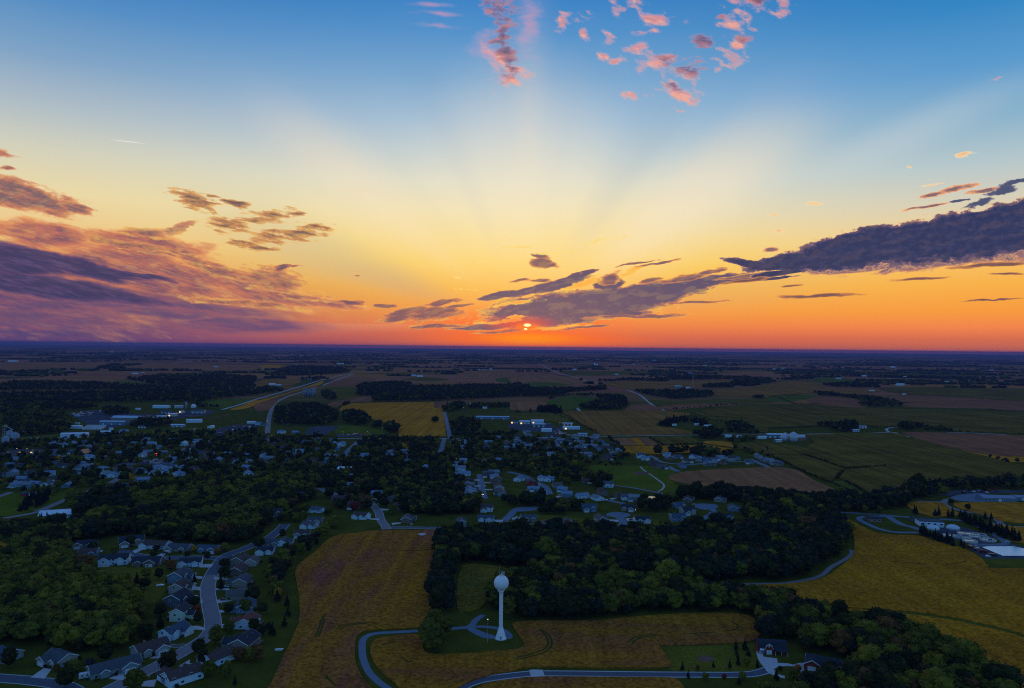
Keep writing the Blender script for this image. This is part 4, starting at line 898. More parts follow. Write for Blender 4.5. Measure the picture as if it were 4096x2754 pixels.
# more of the town between its trees, street by street
gt_ = np.random.default_rng(23)
def hidden(crop, y, x0, x1, n, phrase, group):
    spec = [crop]; n = max(3, round(n*.56))
    for i in range(n):
        x = x0 + (x1 - x0)*(i + gt_.uniform(.15, .85))/n; yy = y + gt_.normal(0, 7)
        wx, wy = at(crop, x, yy)
        if any(math.hypot(wx - a, wy + 3 - b) < r + 9 for a, b, r in HOUSES): continue
        if any(math.hypot(wx - (a+c)/2, wy + 3 - (b+d)/2) < 9 + w for a, b, c, d, w in ROADS): continue
        spec += [f"{x:.0f},{yy:.0f}", gt_.choice(list('wwcgguutn')) + gt_.choice(list('dgub')) + gt_.choice(['x', 'y', ''])]
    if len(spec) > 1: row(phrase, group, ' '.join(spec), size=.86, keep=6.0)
for crop, y, x0, x1, n, a in (("T1", 955, 400, 1100, 12, "back"), ("T1", 1000, 860, 2200, 15, "second"), ("T1", 1050, 420, 1900, 16, "third"), ("T1", 1110, 40, 1000, 14, "fourth"), ("T1", 1165, 20, 1000, 14, "fifth"), ("T1", 1215, 20, 1500, 15, "sixth"), ("T1", 1120, 1500, 2290, 10, "inner"), ("T1", 1190, 1500, 2290, 9, "lower inner"), ("T1", 930, 1250, 1800, 8, "upper green")):
    hidden(crop, y, x0, x1, n, f"in the {a} row of the left town", "houses in rows of the left town")
for crop, y, x0, x1, n, a in (("T2", 940, 20, 760, 9, "back"), ("T2", 1020, 20, 760, 10, "middle"), ("T2", 1130, 20, 700, 9, "lower"), ("T2", 1075, 900, 1700, 7, "grove"), ("T2", 1000, 1750, 2290, 7, "lane"), ("T2", 1120, 1800, 2290, 6, "lower lane")):
    hidden(crop, y, x0, x1, n, f"in the {a} row of the middle town", "houses in rows of the middle town")
for crop, y, x0, x1, n, a in (("T3", 920, 0, 760, 10, "top"), ("T3", 965, 0, 860, 10, "middle"), ("T3", 1030, 380, 960, 6, "low"), ("T3", 1080, 30, 900, 7, "bottom")):
    hidden(crop, y, x0, x1, n, f"in the {a} filler row of the crowded estate", "filler rows of the crowded estate")

def shed(name, label, s, L, Wd, h, yaw=0, wallm=None, roofm=None, group=None, pitch=0.25, doors=2, cat='shed', flat=False, lit=False, windows=0, keep=None):
    (x, y), = pts(s) if isinstance(s, str) else (s,)
    root = empty(name, (x, y + Wd/2, 0), R(yaw)); tag(root, label, cat, group)
    HOUSES.append((x, y + Wd/2, keep or max(Wd*.6, min(L*.5, 30))))
    wb, rb = MB(), MB()
    if flat:
        wb.box(-L/2, L/2, -Wd/2, Wd/2, 0, h)
        rb.box(-L/2 + .35, L/2 - .35, -Wd/2 + .35, Wd/2 - .35, h - .3, h + .06)
        for a, b, c, d in ((-L/2-.1, L/2+.1, -Wd/2-.1, -Wd/2+.3), (-L/2-.1, L/2+.1, Wd/2-.3, Wd/2+.1), (-L/2-.1, -L/2+.3, -Wd/2+.303, Wd/2-.303), (L/2-.3, L/2+.1, -Wd/2+.303, Wd/2-.303)): rb.box(a, b, c, d, h - .4, h + .5)
    else: gable(wb, rb, None, -L/2, L/2, -Wd/2, Wd/2, h, pitch, 'x', ov=0.5)
    wb.build('wall', wallm or WALL['g'], root); rb.build('roof', roofm or METALR, root)
    for i in range(doors):
        xx = -L/2 + L*(i + .5)/doors
        MB().box(xx - 1.9, xx + 1.9, -Wd/2 - .07, -Wd/2 + .05, 0.03, min(3.4, h - .5)).build('loading_door', GLOW if lit and i == 0 else GDOOR, root)
    for i in range(windows): window(root, -L/2 + L*(i + .5)/windows, -Wd/2, h*.55, L/windows*.5, 1.5, (0, -1), lit and i % 3 == 0)
    return root
SH = [
 ("T1 1435,636", 43, 16, 6.0, 0, 'w', 'm', "long white metal shed at the far edge of the farmland left"),
 ("T1 1233,651", 12, 7, 3.9, 0, 'w', 'm', "small white shed left of the long white metal shed"),
 ("T1 1595,636", 22, 13, 5.5, 8, 'g', 'm', "pale barn left of the concrete silo at far left"),
 ("T1 1762,682", 33, 20, 7.3, 10, 'g', 'g', "wide grey roofed hall right of the silo yard"),
 ("T1 1625,676", 12, 7, 3.8, 0, 'w', 'm', "little bright shed in the middle of the works yard"),
 ("T1 1445,727", 19, 11, 5.0, 30, 'w', 'm', "white roofed shed turned aslant in the works yard"),
 ("T1 1540,708", 22, 13, 5.5, 12, 'c', 'm', "cream works building with two lamps on its front"),
 ("T1 1120,765", 63, 27, 11.0, -2, 't', 'u', "tan factory, largest building of the works at left"),
 ("T1 1000,786", 55, 14, 7.0, 0, 'u', 'u', "blue grey warehouse in front of the tan factory"),
 ("T1 670,820", 20, 12, 5.2, 10, 'w', 'm', "white roofed shed left of the storage rows"),
 ("T1 650,900", 45, 15, 7.0, 18, 'w', 'm', "long white roofed depot beside the railway line"),
 ("T1 935,870", 21, 11, 5.3, 12, 'u', 'm', "blue grey feed mill next to a small white tower"),
 ("T1 1588,806", 29, 10, 5.0, 0, 'g', 'm', "pale low shed on the green beyond the town"),
 ("T1 1730,766", 33, 13, 6.0, 18, 'w', 'm', "white shed behind the green beyond the town"),
 ("T1 1884,816", 14, 9, 4.3, 80, 'w', 'm', "white gabled hall alone on the green beyond the town"),
 ("T1 2250,774", 19, 8, 4.0, 0, 'w', 'm', "white low shed by the road at the edge of the fields"),
 ("T1 295,935", 18, 11, 4.9, 12, 'b', 'u', "brick shed with blue roof right of the grain bins"),
 ("T1 1480,680", 26, 11, 6.0, 5, 'k', 'g', "dark open shed among stacked goods in the works yard"),
 ("T1 1270,815", 18, 9, 4.8, 0, 'k', 'g', "dark shed on the green below the tan factory"),
 ("T1 690,710", 9, 5, 3.4, 0, 'w', 'm', "tiny white hut at the end of the scrap yard"),
 ("T1 690,782", 8, 5, 3.2, 0, 'w', 'm', "small white barn above the storage rows"),
 ("T2 2120,735", 83, 12, 6.0, 0, 'u', 'u', "long low blue roofed shed beyond the lane"),
 ("T2 1225,552", 17, 10, 4.8, 0, 'g', 'm', "grey shed under the wood beyond the yellow crop"),
 ("T2 2050,640", 13, 8, 4.1, 0, 'g', 'm', "small blue roofed barn beside the farm silo"),
 ("T2 755,240", 63, 18, 7.0, 0, 'w', 'm', "white roofed farm shed far off near the road"),
 ("T2 1410,348", 33, 14, 6.0, 0, 'w', 'm', "pale farm shed left of the lit farmyard"),
 ("T3 25,772", 20, 12, 5.1, 0, 'g', 'g', "grey works hall at the left of the lit works group"),
 ("T3 115,778", 25, 15, 5.9, 0, 'c', 'm', "cream works hall second in the lit works group"),
 ("T3 228,772", 29, 15, 6.6, 0, 'w', 'm', "white works hall at the back of the lit works group"),
 ("T3 240,805", 31, 14, 6.0, 0, 'k', 'u', "dark fronted shop with blue roof by the works"),
 ("T3 310,848", 21, 13, 5.4, 8, 'w', 'm', "pale roofed hall lowest of the works group"),
 ("T3 500,792", 24, 10, 5.0, 0, 'b', 'm', "red fronted shop right of the broad drive"),
 ("T3 532,826", 37, 12, 5.0, 0, 'w', 'm', "long lit shop with flat front right of the broad drive"),
 ("T3 635,888", 18, 11, 4.8, 0, 'u', 'u', "slate blue hall beside the gravel road"),
 ("T3 1455,795", 10, 6, 3.7, 0, 'w', 'm', "white farmhouse barn inside the dark windbreak"),
 ("T3 1760,810", 17, 10, 4.7, 15, 'w', 'm', "pale roofed shed right of the windbreak farm"),
 ("T3 1660,790", 11, 7, 3.8, 0, 'w', 'u', "white house in the windbreak farm"),
 ("T3 1940,898", 13, 8, 4.0, 0, 'w', 'm', "pale shed by the gravel road left of the bins"),
 ("T3 2035,900", 9, 5, 3.4, 0, 'w', 'm', "small white shed by the gravel road"),
 ("T3 2245,912", 16, 9, 4.5, 10, 'w', 'm', "bright roofed shed left of the two steel bins"),
 ("T4 65,902", 31, 13, 6.9, 0, 'u', 'm', "long blue roofed cattle barn behind the steel bins"),
 ("T4 95,940", 14, 8, 4.2, 20, 'u', 'm', "low blue roofed shed in front of the cattle barn"),
 ("T4 305,900", 13, 8, 4.0, 0, 'w', 'm', "white shed right of the two steel bins"),
 ("T4 855,818", 17, 10, 4.7, -10, 'r', 'u', "long dark red barn right of the tree clump"),
 ("T4 790,848", 16, 9, 4.5, 0, 'r', 'u', "low red shed by the gravel road under the tree clump"),
 ("T4 1285,795", 20, 12, 5.2, 20, 'w', 'm', "large white roofed barn inside the round grove"),
 ("T4 1190,432", 37, 18, 7.9, 0, 'w', 'm', "long white roofed barn among the far fields at right"),
 ("T4 935,487", 20, 12, 5.3, 0, 'w', 'm', "white barn standing alone below the wooded hill"),
 ("T4 865,352", 29, 17, 6.7, 0, 'w', 'm', "white barn at the right tip of a far wood"),
 ("T4 1120,270", 43, 24, 8.9, 0, 'w', 'm', "white barn far away near the skyline right"),
 ("T4 1170,295", 45, 24, 9.0, 0, 'w', 'm', "white shed below the far skyline barn"),
 ("T3 755,252", 40, 24, 8.5, 0, 'w', 'm', "white roofed barn beside a far silo in the middle"),
 ("T3 1490,452", 31, 16, 6.9, 0, 'u', 'm', "blue roofed shed left of the radio mast"),
 ("T3 1580,458", 18, 11, 4.9, 0, 'w', 'm', "white shed at the foot of the radio mast"),
 ("T4 1600,405", 23, 14, 5.7, 0, 'w', 'm', "white shed right of the far farm grove"),
 ("T4 1475,400", 23, 14, 5.8, 0, 'w', 'm', "white farmhouse at the left of a far farm grove"),
 ("T4 1225,516", 13, 8, 4.0, 0, 'w', 'm', "white shed left of a low tree clump in stubble"),
 ("T1 110,220", 79, 24, 9.0, 0, 'w', 'm', "white farm shed far off beneath the left skyline"),
 ("T1 1000,136", 72, 35, 12.0, 0, 'w', 'm', "white barn near the left skyline"),
 ("T2 140,430", 27, 15, 6.3, 20, 'w', 'm', "white roofed barn left of the railway"),
 ("T2 200,438", 22, 13, 5.4, 0, 'u', 'm', "blue grey barn beside the white one left of the railway"),
 ("T2 480,385", 25, 13, 6.0, 0, 'u', 'm', "blue roofed shed in the far grove by the railway"),
]
FARW = {'w': WALL['w'], 'u': WALL['u']}
for s, L, Wd, h, yaw, w, r_, lab in SH:
    far_ = pts(s)[0][1] > 3200
    shed('shed', lab, s, L, Wd, h, yaw, WALL[w], {'m': METALW, 'u': METALR, 'g': ROOF['g']}[r_], group=None, doors=0 if far_ else 3, lit='lit' in lab or 'lamps' in lab, cat='shed')
for k, (s, L) in enumerate((("T1 860,800", 40), ("T1 850,810", 42), ("T1 835,819", 43), ("T1 820,828", 40))):
    shed('storage_unit', f"{['back', 'second', 'third', 'front'][k]} one of four long white storage rows by the railway", s, L, 5, 2.6, 3, WALL['c'], METALW, "storage rows", 0.15, 8, 'storage unit')
shed('school', "blue roofed flat school hall among trees with four tall masts beside it", "T2 795,1212", 25, 20, 5, 4, WALL['u'], METALW, None, flat=True, doors=1, cat='school', windows=5)
shed('brick_building', "flat roofed red brick block in the middle of the town", "T1 1120,1185", 27, 20, 6, -4, WALL['b'], ROOF['g'], None, flat=True, doors=1, cat='building', windows=7)
shed('brick_building', "long red brick mill building with lit lamps beside the grain bins", "T1 205,1052", 52, 13, 6.5, 8, WALL['b'], ROOF['g'], None, flat=True, doors=2, cat='building', windows=9, lit=True)
shed('brick_building', "lower brick block left of the long mill building", "T1 60,1072", 30, 13, 5, 2, WALL['b'], ROOF['g'], None, flat=True, doors=1, cat='building', windows=5)
shed('filling_station', "filling station with lit front near the red sign in town", "T1 1235,1118", 22, 9, 3.6, -4, WALL['c'], ROOF['g'], None, flat=True, doors=0, cat='filling station', windows=6, lit=True)
shed('church', "tall house with a bright orange roof catching the light in town", "T1 738,1066", 12, 12, 5, 70, WALL['n'], mat('orange_lit_tiles', (.80,.27,.11), (.86,.32,.14), 0.5, 0.8), None, 0.9, 0, 'house')  # the orange light on this roof is put into its base colour
shed('clubhouse', "low red fronted clubhouse at the edge of the green, lower left", "T1 265,1425", 22, 7, 3.2, 2, WALL['r'], ROOF['u'], None, doors=1, cat='clubhouse')
shed('arena', "white roofed round ended hall beside the road at left", "B1 465,62", 33, 22, 4, 22, WALL['u'], METALW, None, 0.3, 2, 'hall')
shed('sports_hall', "dark low hall below the white roofed hall at left", "B1 205,165", 16, 10, 3.6, 18, WALL['k'], ROOF['u'], None, doors=1, cat='hall')
shed('motel', "long low dark roofed motel left of the wood", "T1 1060,1345", 30, 9, 3.6, 6, WALL['n'], ROOF['g'], None, doors=0, cat='motel', windows=10)
shed('motel', "short motel wing in front of the long low motel", "T1 930,1385", 14, 8, 3.6, 60, WALL['n'], ROOF['g'], None, doors=0, cat='motel', windows=4)
shed('office_building', "long grey office block with a lilac roof beside the car park at far right", "T4 2085,1474", 38, 18, 4.2, -4, WALL['u'], mat('lilac_roofing', (.25,.24,.33), (.30,.29,.38), .1, .8), None, 0.22, 1, 'office', windows=8)
shed('office_building', "end block of offices cut by the right edge", "T4 2295,1466", 16, 14, 4, -4, WALL['u'], MATS['lilac_roofing'], None, 0.22, 1, 'office', windows=3)
shed('plant_building', "pale flat roofed treatment hall with dark roof edge above two domes", "B4 1475,132", 23, 15, 5.5, -12, WALL['w'], ROOF['g'], None, flat=True, doors=2, cat='plant building', windows=4)
shed('plant_building', "low dark annexe joined to the pale treatment hall", "B4 1325,84", 9, 7, 3.2, -10, WALL['k'], ROOF['g'], None, flat=True, doors=0, cat='plant building', windows=2)
shed('plant_building', "red brick gatehouse inside the plant road loop", "B4 958,88", 14, 9, 3.4, -8, WALL['b'], ROOF['d'], None, 0.3, 0, 'plant building', windows=3)
# the red barn garage with its gambrel front, and the house beyond the oval drive
(bx, by), = pts("B4 52,1268")
rb_ = empty('barn_garage', (bx, by + 5, 0), R(-6)); rb_.scale = (.74, .74, .86); tag(rb_, "red gambrel barn garage with white trim and two white doors by the pale forecourt", 'garage')
HOUSES.append((bx, by + 6, 14))
def gam(y0, y1, h, w): return [(y0, 0), (y1, 0), (y1, h), (y1 - .22*(y1-y0), h + .62*(y1-y0)/2), ((y0+y1)/2, h + .86*(y1-y0)/2), (y0 + .22*(y1-y0), h + .62*(y1-y0)/2), (y0, h)]
MB().prism(gam(-5.5, 5.5, 3.4, 0), -11, 11, 'x').build('wall', WALL['r'], rb_)
g = gam(-5.5, 5.5, 3.4, 0); r_ = MB()
for a, b in ((6, 5), (5, 4), (4, 3), (3, 2)):
    (ta, za), (tb, zb) = g[a], g[b]
    if a == 6: ta, za = ta - .5, za - .9
    if b == 2: tb, zb = tb + .5, zb - .9
    r_.slab((-11.6, ta, za + .04), (11.6, ta, za + .04), (11.6, tb, zb + .04), (-11.6, tb, zb + .04), .2)
r_.build('roof', ROOF['d'], rb_)
f = MB(); pr = [(-3.4, 0), (3.4, 0), (3.4, 3.6), (2.2, 6.0), (0, 7.2), (-2.2, 6.0), (-3.4, 3.6)]
f.v = []; f.prism([(t - 3, z) for t, z in pr], -7.2, -1.0, 'y'); f.build('front_gable', WALL['r'], rb_)
gr = MB()
arc = [(t - 3, z) for t, z in pr[2:]] ; t_ = MB()
for i in range(4):
    (a, za), (b, zb) = arc[i], arc[i+1]
    e0, e1 = (.25 if i == 0 else 0), (.25 if i == 3 else 0)
    gr.slab((b - e1, -7.5, zb + .05), (a + e0, -7.5, za + .05), (a + e0, -1.2, za + .05), (b - e1, -1.2, zb + .05), .15)
t_.prism([(a, z - .35) for a, z in arc] + [(a, z + .2) for a, z in arc[::-1]], -7.66, -7.54, 'y')
gr.build('front_roof', ROOF['d'], rb_); t_.build('trim', TRIM, rb_)
MB().box(-5.1, -0.9, -7.3, -7.15, 0.03, 3.0).build('garage_door', GDOOR, rb_)
MB().box(-10.2, -7.0, -5.6, -5.45, 0.03, 2.9).build('garage_door', GDOOR, rb_)
MB().box(-3.5, -2.5, -7.32, -7.15, 5.0, 6.0).build('loft_door', TRIM, rb_)
p_ = MB(); p_.slab((1.2, -9.2, 2.7), (11.2, -9.2, 2.7), (11.2, -5.3, 3.6), (1.2, -5.3, 3.6), .18); p_.build('porch_roof', ROOF['d'], rb_)
for px in (1.6, 6.2, 10.9): MB().box(px - .12, px + .12, -9.0, -8.76, 0, 2.75).build('porch_post', TRIM, rb_)
MB().box(2.2, 4.4, -5.58, -5.46, .3, 2.3).build('window', GLASS, rb_)
(hx, hy), = pts("B4 560,1402")
house('house', "red walled house with charcoal hip gables beyond the oval drive at lower right", hx, hy + 2, -28, 24, 10, 3.4, 'r', 'd', (-8, 9, 4, 3.4), 'gable', True, None)
shed('garden_shed', "small blue roofed hut on the drive beside the barn garage", "B4 -37,1262", 3.2, 2.6, 2.4, 0, WALL['u'], TRIM, None, 0.3, 0, 'hut', keep=3)
# grain bins and silos
def bin_(name, label, s, r, h, m=GALV, group=None, cone=0.35, dome=False, legs=False, cat='grain bin'):
    (x, y), = pts(s)
    root = empty(name, (x, y + r, 0)); tag(root, label, cat, group); HOUSES.append((x, y + r, r + 4))
    MB().lathe([(r, 0), (r, h)], 24).build('shell', m, root, True)
    pr = [(r + .15, h - .02)] + ([(r*math.cos(a), h + r*math.sin(a)*.9) for a in (0.4, .8, 1.2)] + [(.05, h + r*.9)] if dome else [(.5, h + r*cone*1.6), (.5, h + r*cone*1.6 + .6)])
    MB().lathe(pr, 24).build('roof', m, root)
    MB().box(-.25, .25, -r - .35, -r - .08, 0, h).build('ladder', GALV, root)
    return root
for k, (s, r, h) in enumerate((("T4 165,928", 7.4, 11.5), ("T4 242,936", 7.6, 14.5))):
    bin_('grain_bin', ["shorter of two bright steel grain bins by the cattle barn", "taller of two bright steel grain bins by the cattle barn"][k], s, r, h, GALV, "steel bins")
for k, x_ in enumerate((428, 445, 466, 488, 505, 522)):
    bin_('grain_silo', f"dark steel silo, {'leftmost' if k == 0 else 'rightmost' if k == 5 else ORD[k] + ' from left'} of the six by the railway", f"T2 {x_},{535 - (k % 2)*6}", 4.2, 26, mat('dark_steel', (.12,.15,.19), (.17,.20,.24), .3, .6), "silos by the railway", cat='silo')
for k, (s, r, h) in enumerate((("T1 28,975", 5.5, 14), ("T1 112,938", 6.6, 13.5), ("T1 70,915", 5, 14))):
    bin_('grain_silo', ["round silo nearest the left edge with a conveyor tower behind", "widest silo of the mill, right of the conveyor tower", "hindmost silo of the mill at the left edge"][k], s, r, h, mat('mill_steel', (.19,.23,.28), (.25,.29,.34), .3, .6), "mill silos", cat='silo')
bin_('silo', "slim concrete silo with domed cap at the far works yard", "T1 1664,642", 2.8, 18, WALL['g'], None, dome=True, cat='silo')
bin_('storage_dome', "white round roofed tank right of the slim concrete silo", "T1 1725,636", 6.8, 5, METALW, None, dome=True, cat='tank')
bin_('silo', "pale silo among the trees beyond the long blue shed", "T2 1918,625", 2.6, 11, WALL['c'], None, dome=True, cat='silo')
bin_('silo', "thin white silo by the far barn in the middle distance", "T3 740,250", 5, 20, WALL['w'], None, dome=True, cat='silo')
for s, lab in (("B4 1482,162", "left one of two pale blue tank domes beside the treatment hall"), ("B4 1665,160", "right one of two pale blue tank domes beside the treatment hall")):
    (x, y), = pts(s); r = 6.6
    root = empty('tank_dome', (x, y + r*.5, 0)); tag(root, lab, 'tank', 'tank domes'); HOUSES.append((x, y + r, 9))
    MB().lathe([(r, 0), (r, 1.2)], 28).build('rim', WALL['g'], root)
    MB().lathe([(r - .1, 1.2)] + [((r - .1)*math.cos(a*math.pi/2), 1.2 + 3.7*math.sin(a*math.pi/2)) for a in (.15, .3, .45, .6, .75, .9, .985)], 28).build('cover', mat('pale_blue_cover', (.42,.50,.56), (.56,.62,.68), 0.6, 0.6), root, True)
# basins of the treatment plant
WAT = mat('tank_water', (.10,.115,.13), rough=0.08, spec=0.7)
def basin(label, s, L, Wd, yaw, parts=3):
    (x, y), = pts(s); root = empty('settling_tank', (x, y, 0), R(yaw)); tag(root, label, 'tank', 'open tanks of the plant')
    b = MB(); t = .5
    for i in range(parts + 1):
        xx = -L/2 + L*i/parts; b.box(xx - t/2, xx + t/2, -Wd/2, Wd/2, 0, 1.4)
    b.box(-L/2, L/2, -Wd/2 - t, -Wd/2 - .003, 0, 1.38); b.box(-L/2, L/2, Wd/2 + .003, Wd/2 + t, 0, 1.38)
    b.build('tank_wall', CONC, root); MB().box(-L/2 + .1, L/2 - .1, -Wd/2 + .1, Wd/2 - .1, 0.1, .9).build('water', WAT, root); HOUSES.append((x, y, L*.5))
def clarifier(label, s, r):
    (x, y), = pts(s); root = empty('settling_tank', (x, y, 0)); tag(root, label, 'tank', 'open tanks of the plant')
    MB().lathe([(r + .5, 0), (r + .5, 1.5), (r, 1.5), (r, .2)], 28, cap=False).build('tank_wall', CONC, root)
    MB().lathe([(r - .05, .3), (r - .05, 1.0)], 28).build('water', WAT, root); MB().box(-r, r, -.4, .4, 1.6, 1.9).build('bridge', GALV, root); HOUSES.append((x, y, r))
basin("long tank of four cells behind the right dome", "B4 1815,200", 24, 9, -22, 4); basin("tank of two cells in the middle of the plant", "B4 1880,225", 16, 6, -22, 2)
basin("low tank left behind the dark conifers", "B4 1640,215", 16, 8, -20, 3); basin("blue edged tank behind the conifers", "B4 1735,228", 14, 5, -8, 1)
clarifier("round tank at the right end of the plant", "B4 1960,252", 6.5); clarifier("round tank half hidden by the conifer row", "B4 1795,262", 6.5)
lag = pts("B4 1905,314 1960,308 2185,306 2281,328 2420,352 2420,398 2281,393 2090,392 2030,368 1960,338")
lg = sheet('lagoon_cover', lag, mat('white_lagoon_cover', (.86,.87,.88), (.92,.92,.92), .08, .32, metal=.55), z=.5, smooth=False, kind='thing')
tag(lg, "bright white sheet covering the lagoon at the right edge", 'lagoon cover')
# masts, poles and lamps
POLE = mat('pole_steel', (.30,.32,.34), (.38,.40,.42), 1, .6)
def lamp_post(label, s, h, col, power, size=.5, group=None, name='street_lamp'):
    (x, y), = pts(s) if isinstance(s, str) else (s,)
    root = empty(name, (x, y, 0)); tag(root, label, 'street lamp', group)
    MB().tube((0, 0, 0), (0, 0, h), .14, .09).build('pole', POLE, root)
    MB().tube((0, 0, h - .1), (0, -1.2, h + .15), .07).build('arm', POLE, root)
    MB().lathe([(.05, h - .15), (size, h - .1), (size*.9, h + .1), (.1, h + .3)], 10, (0, -1.3)).build('lamp_head', mat('lamp_%d_%d_%d' % tuple(int(c*9) for c in col), col, emit=(*col, power)), root)
WARM, COOL, RED = (1, .72, .38), (.55, .95, 1.0), (1, .05, .06)
for s, lab, col, pw, sz in (("T1 155,1032", "warm lamp on the left of the long brick mill", WARM, 8, .9), ("T1 246,1034", "warm lamp in the middle of the long brick mill front", WARM, 8, .9), ("T1 300,1047", "warm lamp at the right corner of the long brick mill", WARM, 10, .9),
    ("T1 1490,708", "warm lamp on the left of the cream works building", WARM, 9, 1.0), ("T1 1560,708", "warm lamp on the right of the cream works building", WARM, 9, 1.0), ("T1 778,1056", "small lamp beside the orange roof", WARM, 6, .7),
    ("T1 1280,1102", "lamp over the filling station forecourt", WARM, 6, .7), ("T2 780,876", "bright lamp at the corner of the sports ground building", WARM, 8, .8), ("T2 105,768", "lamp by the highway bend", WARM, 7, .8), ("T2 1000,875", "pale lamp beside the sports ground parking", COOL, 5, .8),
    ("T2 1860,652", "white lamp beside the trees at the lane top", (.9, .95, 1), 8, 1.2), ("T2 1795,1125", "orange lamp in the dark grove", (1, .45, .1), 6, .5), ("T3 430,790", "warm lamp at the left of the red fronted shop", WARM, 9, 1.0), ("T3 472,815", "warm lamp on the long lit shop", WARM, 8, .8), ("T3 530,815", "warm lamp in the middle of the long lit shop", WARM, 9, .8),
    ("T3 628,1295", "orange porch lamp left of the park", (1, .35, .1), 6, .4), ("T2 1587,332", "white yard lamp right of the far farmyard", (.9, .95, 1), 10, 2.0), ("T2 1490,358", "white lamp in the far farmyard", (.9, .95, 1), 10, 2.0), ("T2 1135,840", "floodlight at the infield of the sports ground", COOL, 6, .8), ("B1 100,128", "green yellow lamp by the road at left", (.7, .9, .2), 3, .4)):
    lamp_post(lab, s, 6.5, col, pw*.18, sz*.6)
lamp_post("tall slim light pole on the tower lawn left of the water tower", "B2 2064,1160", 14.5, COOL, .5, .34)
(x, y), = pts("T1 1400,1092")
sg = empty('sign', (x, y, 0)); tag(sg, "tall red lit sign at the filling station in town", 'sign')
MB().tube((0, 0, 0), (0, 0, 5.4), .2).build('pole', POLE, sg); MB().box(-1.1, 1.1, -.2, .2, 5.5, 9).build('sign_panel', mat('red_sign', RED, emit=(1, .03, .05, 2.2)), sg)
for k, x_ in enumerate((724, 737, 752, 767)):
    (x, y), = pts(f"T2 {x_},1192"); o = MB().tube((0, 0, 0), (0, 0, 11), .2, .14).build('mast', POLE, None, loc=(x, y, 0))
    tag(o, f"{'leftmost' if k == 0 else 'rightmost' if k == 3 else ORD[k] + ' from left'} of four thin masts beside the flat school hall", 'mast', 'school masts')
(x, y), = pts("T3 1622,455"); m_ = empty('radio_mast', (x, y, 0)); tag(m_, "lattice radio mast beside the far sheds in the stubble", 'mast')
b = MB()
for k in range(8):
    z0, z1 = k*9, k*9 + 9; a0, a1 = 3.2*(1 - k/8.5), 3.2*(1 - (k + 1)/8.5)
    for i in range(3):
        t0, t1 = i*2.094, (i+1)*2.094
        b.tube((a0*math.cos(t0), a0*math.sin(t0), z0), (a1*math.cos(t0), a1*math.sin(t0), z1), .28); b.tube((a0*math.cos(t0), a0*math.sin(t0), z0), (a1*math.cos(t1), a1*math.sin(t1), z1), .18)
b.build('lattice', POLE, m_)
(x, y), = pts("T1 40,900"); m_ = empty('conveyor_tower', (x, y, 0)); tag(m_, "steel conveyor tower rising between the mill silos at the left edge", 'tower')
b = MB()
for a, c in ((-2, -2), (2, -2), (2, 2), (-2, 2)): b.tube((a, c, 0), (a, c, 24), .22)
for z in range(4, 24, 4): b.box(-2.2, 2.2, -2.2, 2.2, z, z + .3)
b.build('frame', POLE, m_); MB().tube((0, 0, 23.6), (15, 2, 14), .5).build('conveyor', GALV, m_)
(x, y), = pts("T1 990,852"); shed('mill_tower', "small square white tower beside the blue grey feed mill", "T1 990,856", 6, 5, 9, 0, WALL['w'], METALW, None, .3, 0, 'tower')

# ------------------------------------------------------------------ the water tower
(wx, wy), = pts("B2 2180,1142")
wt_ = empty('water_tower', (wx, wy + 3, 0)); tag(wt_, "white water tower with ball shaped tank on a slim flared stem", 'water tower')
HOUSES.append((wx, wy + 3, 7))
WPAINT = mat('white_tower_paint', (.78,.76,.74), (.84,.82,.80), 0.25, 0.5, spec=0.35, stretch=(1, 1, .25))
st = [(3.5, 0), (3.4, .3), (2.85, 2.0), (2.2, 4.2), (1.62, 6.0), (1.28, 7.2), (1.2, 8.2), (1.2, 26.5), (1.3, 28.2), (1.7, 29.2), (2.2, 29.9)]
MB().lathe(st, 32).build('stem', WPAINT, wt_, True)
cz, rr_ = 34.3, 4.6
pf = [(rr_*math.sin(a), cz - rr_*1.02*math.cos(a)) for a in [math.pi*(0.14 + .86*i/22) for i in range(22)]] + [(.3, cz + rr_*1.02)]
MB().lathe(pf, 40).build('tank', WPAINT, wt_, True)
MB().lathe([(3.7, -.02), (3.7, .25)], 32).build('footing', CONC, wt_)
b = MB()
for i in range(14):
    a = 2*math.pi*i/14; b.tube((1.5*math.cos(a), 1.5*math.sin(a), cz + 4.2), (1.5*math.cos(a), 1.5*math.sin(a), cz + 5.4), .05)
    a2 = a + 2*math.pi/14
    for z in (4.9, 5.4): b.tube((1.5*math.cos(a), 1.5*math.sin(a), cz + z), (1.5*math.cos(a2), 1.5*math.sin(a2), cz + z), .05)
b.build('railing', mat('railing_paint', (.42,.28,.30), (.5,.34,.36), 1, .6), wt_)
MB().tube((-1.1, 0, cz + 4.3), (-1.1, 0, cz + 11.2), .09, .04).build('whip_antenna', POLE, wt_)
for px, py in ((1.0, -.3), (1.7, .2), (.4, .9)):
    q = MB(); q.tube((px, py, cz + 4.2), (px, py, cz + 7.0), .08); q.box(px - .22, px + .22, py - .2, py - .06, cz + 5.4, cz + 7.1); q.build('panel_antenna', GALV, wt_)
MB().lathe([(.45, cz + 4.5), (.45, cz + 5.3), (.2, cz + 5.6)], 12).build('hatch', WPAINT, wt_)
MB().box(-.5, .5, -3.35, -2.6, .3, 2.4).build('door', POLE, wt_)
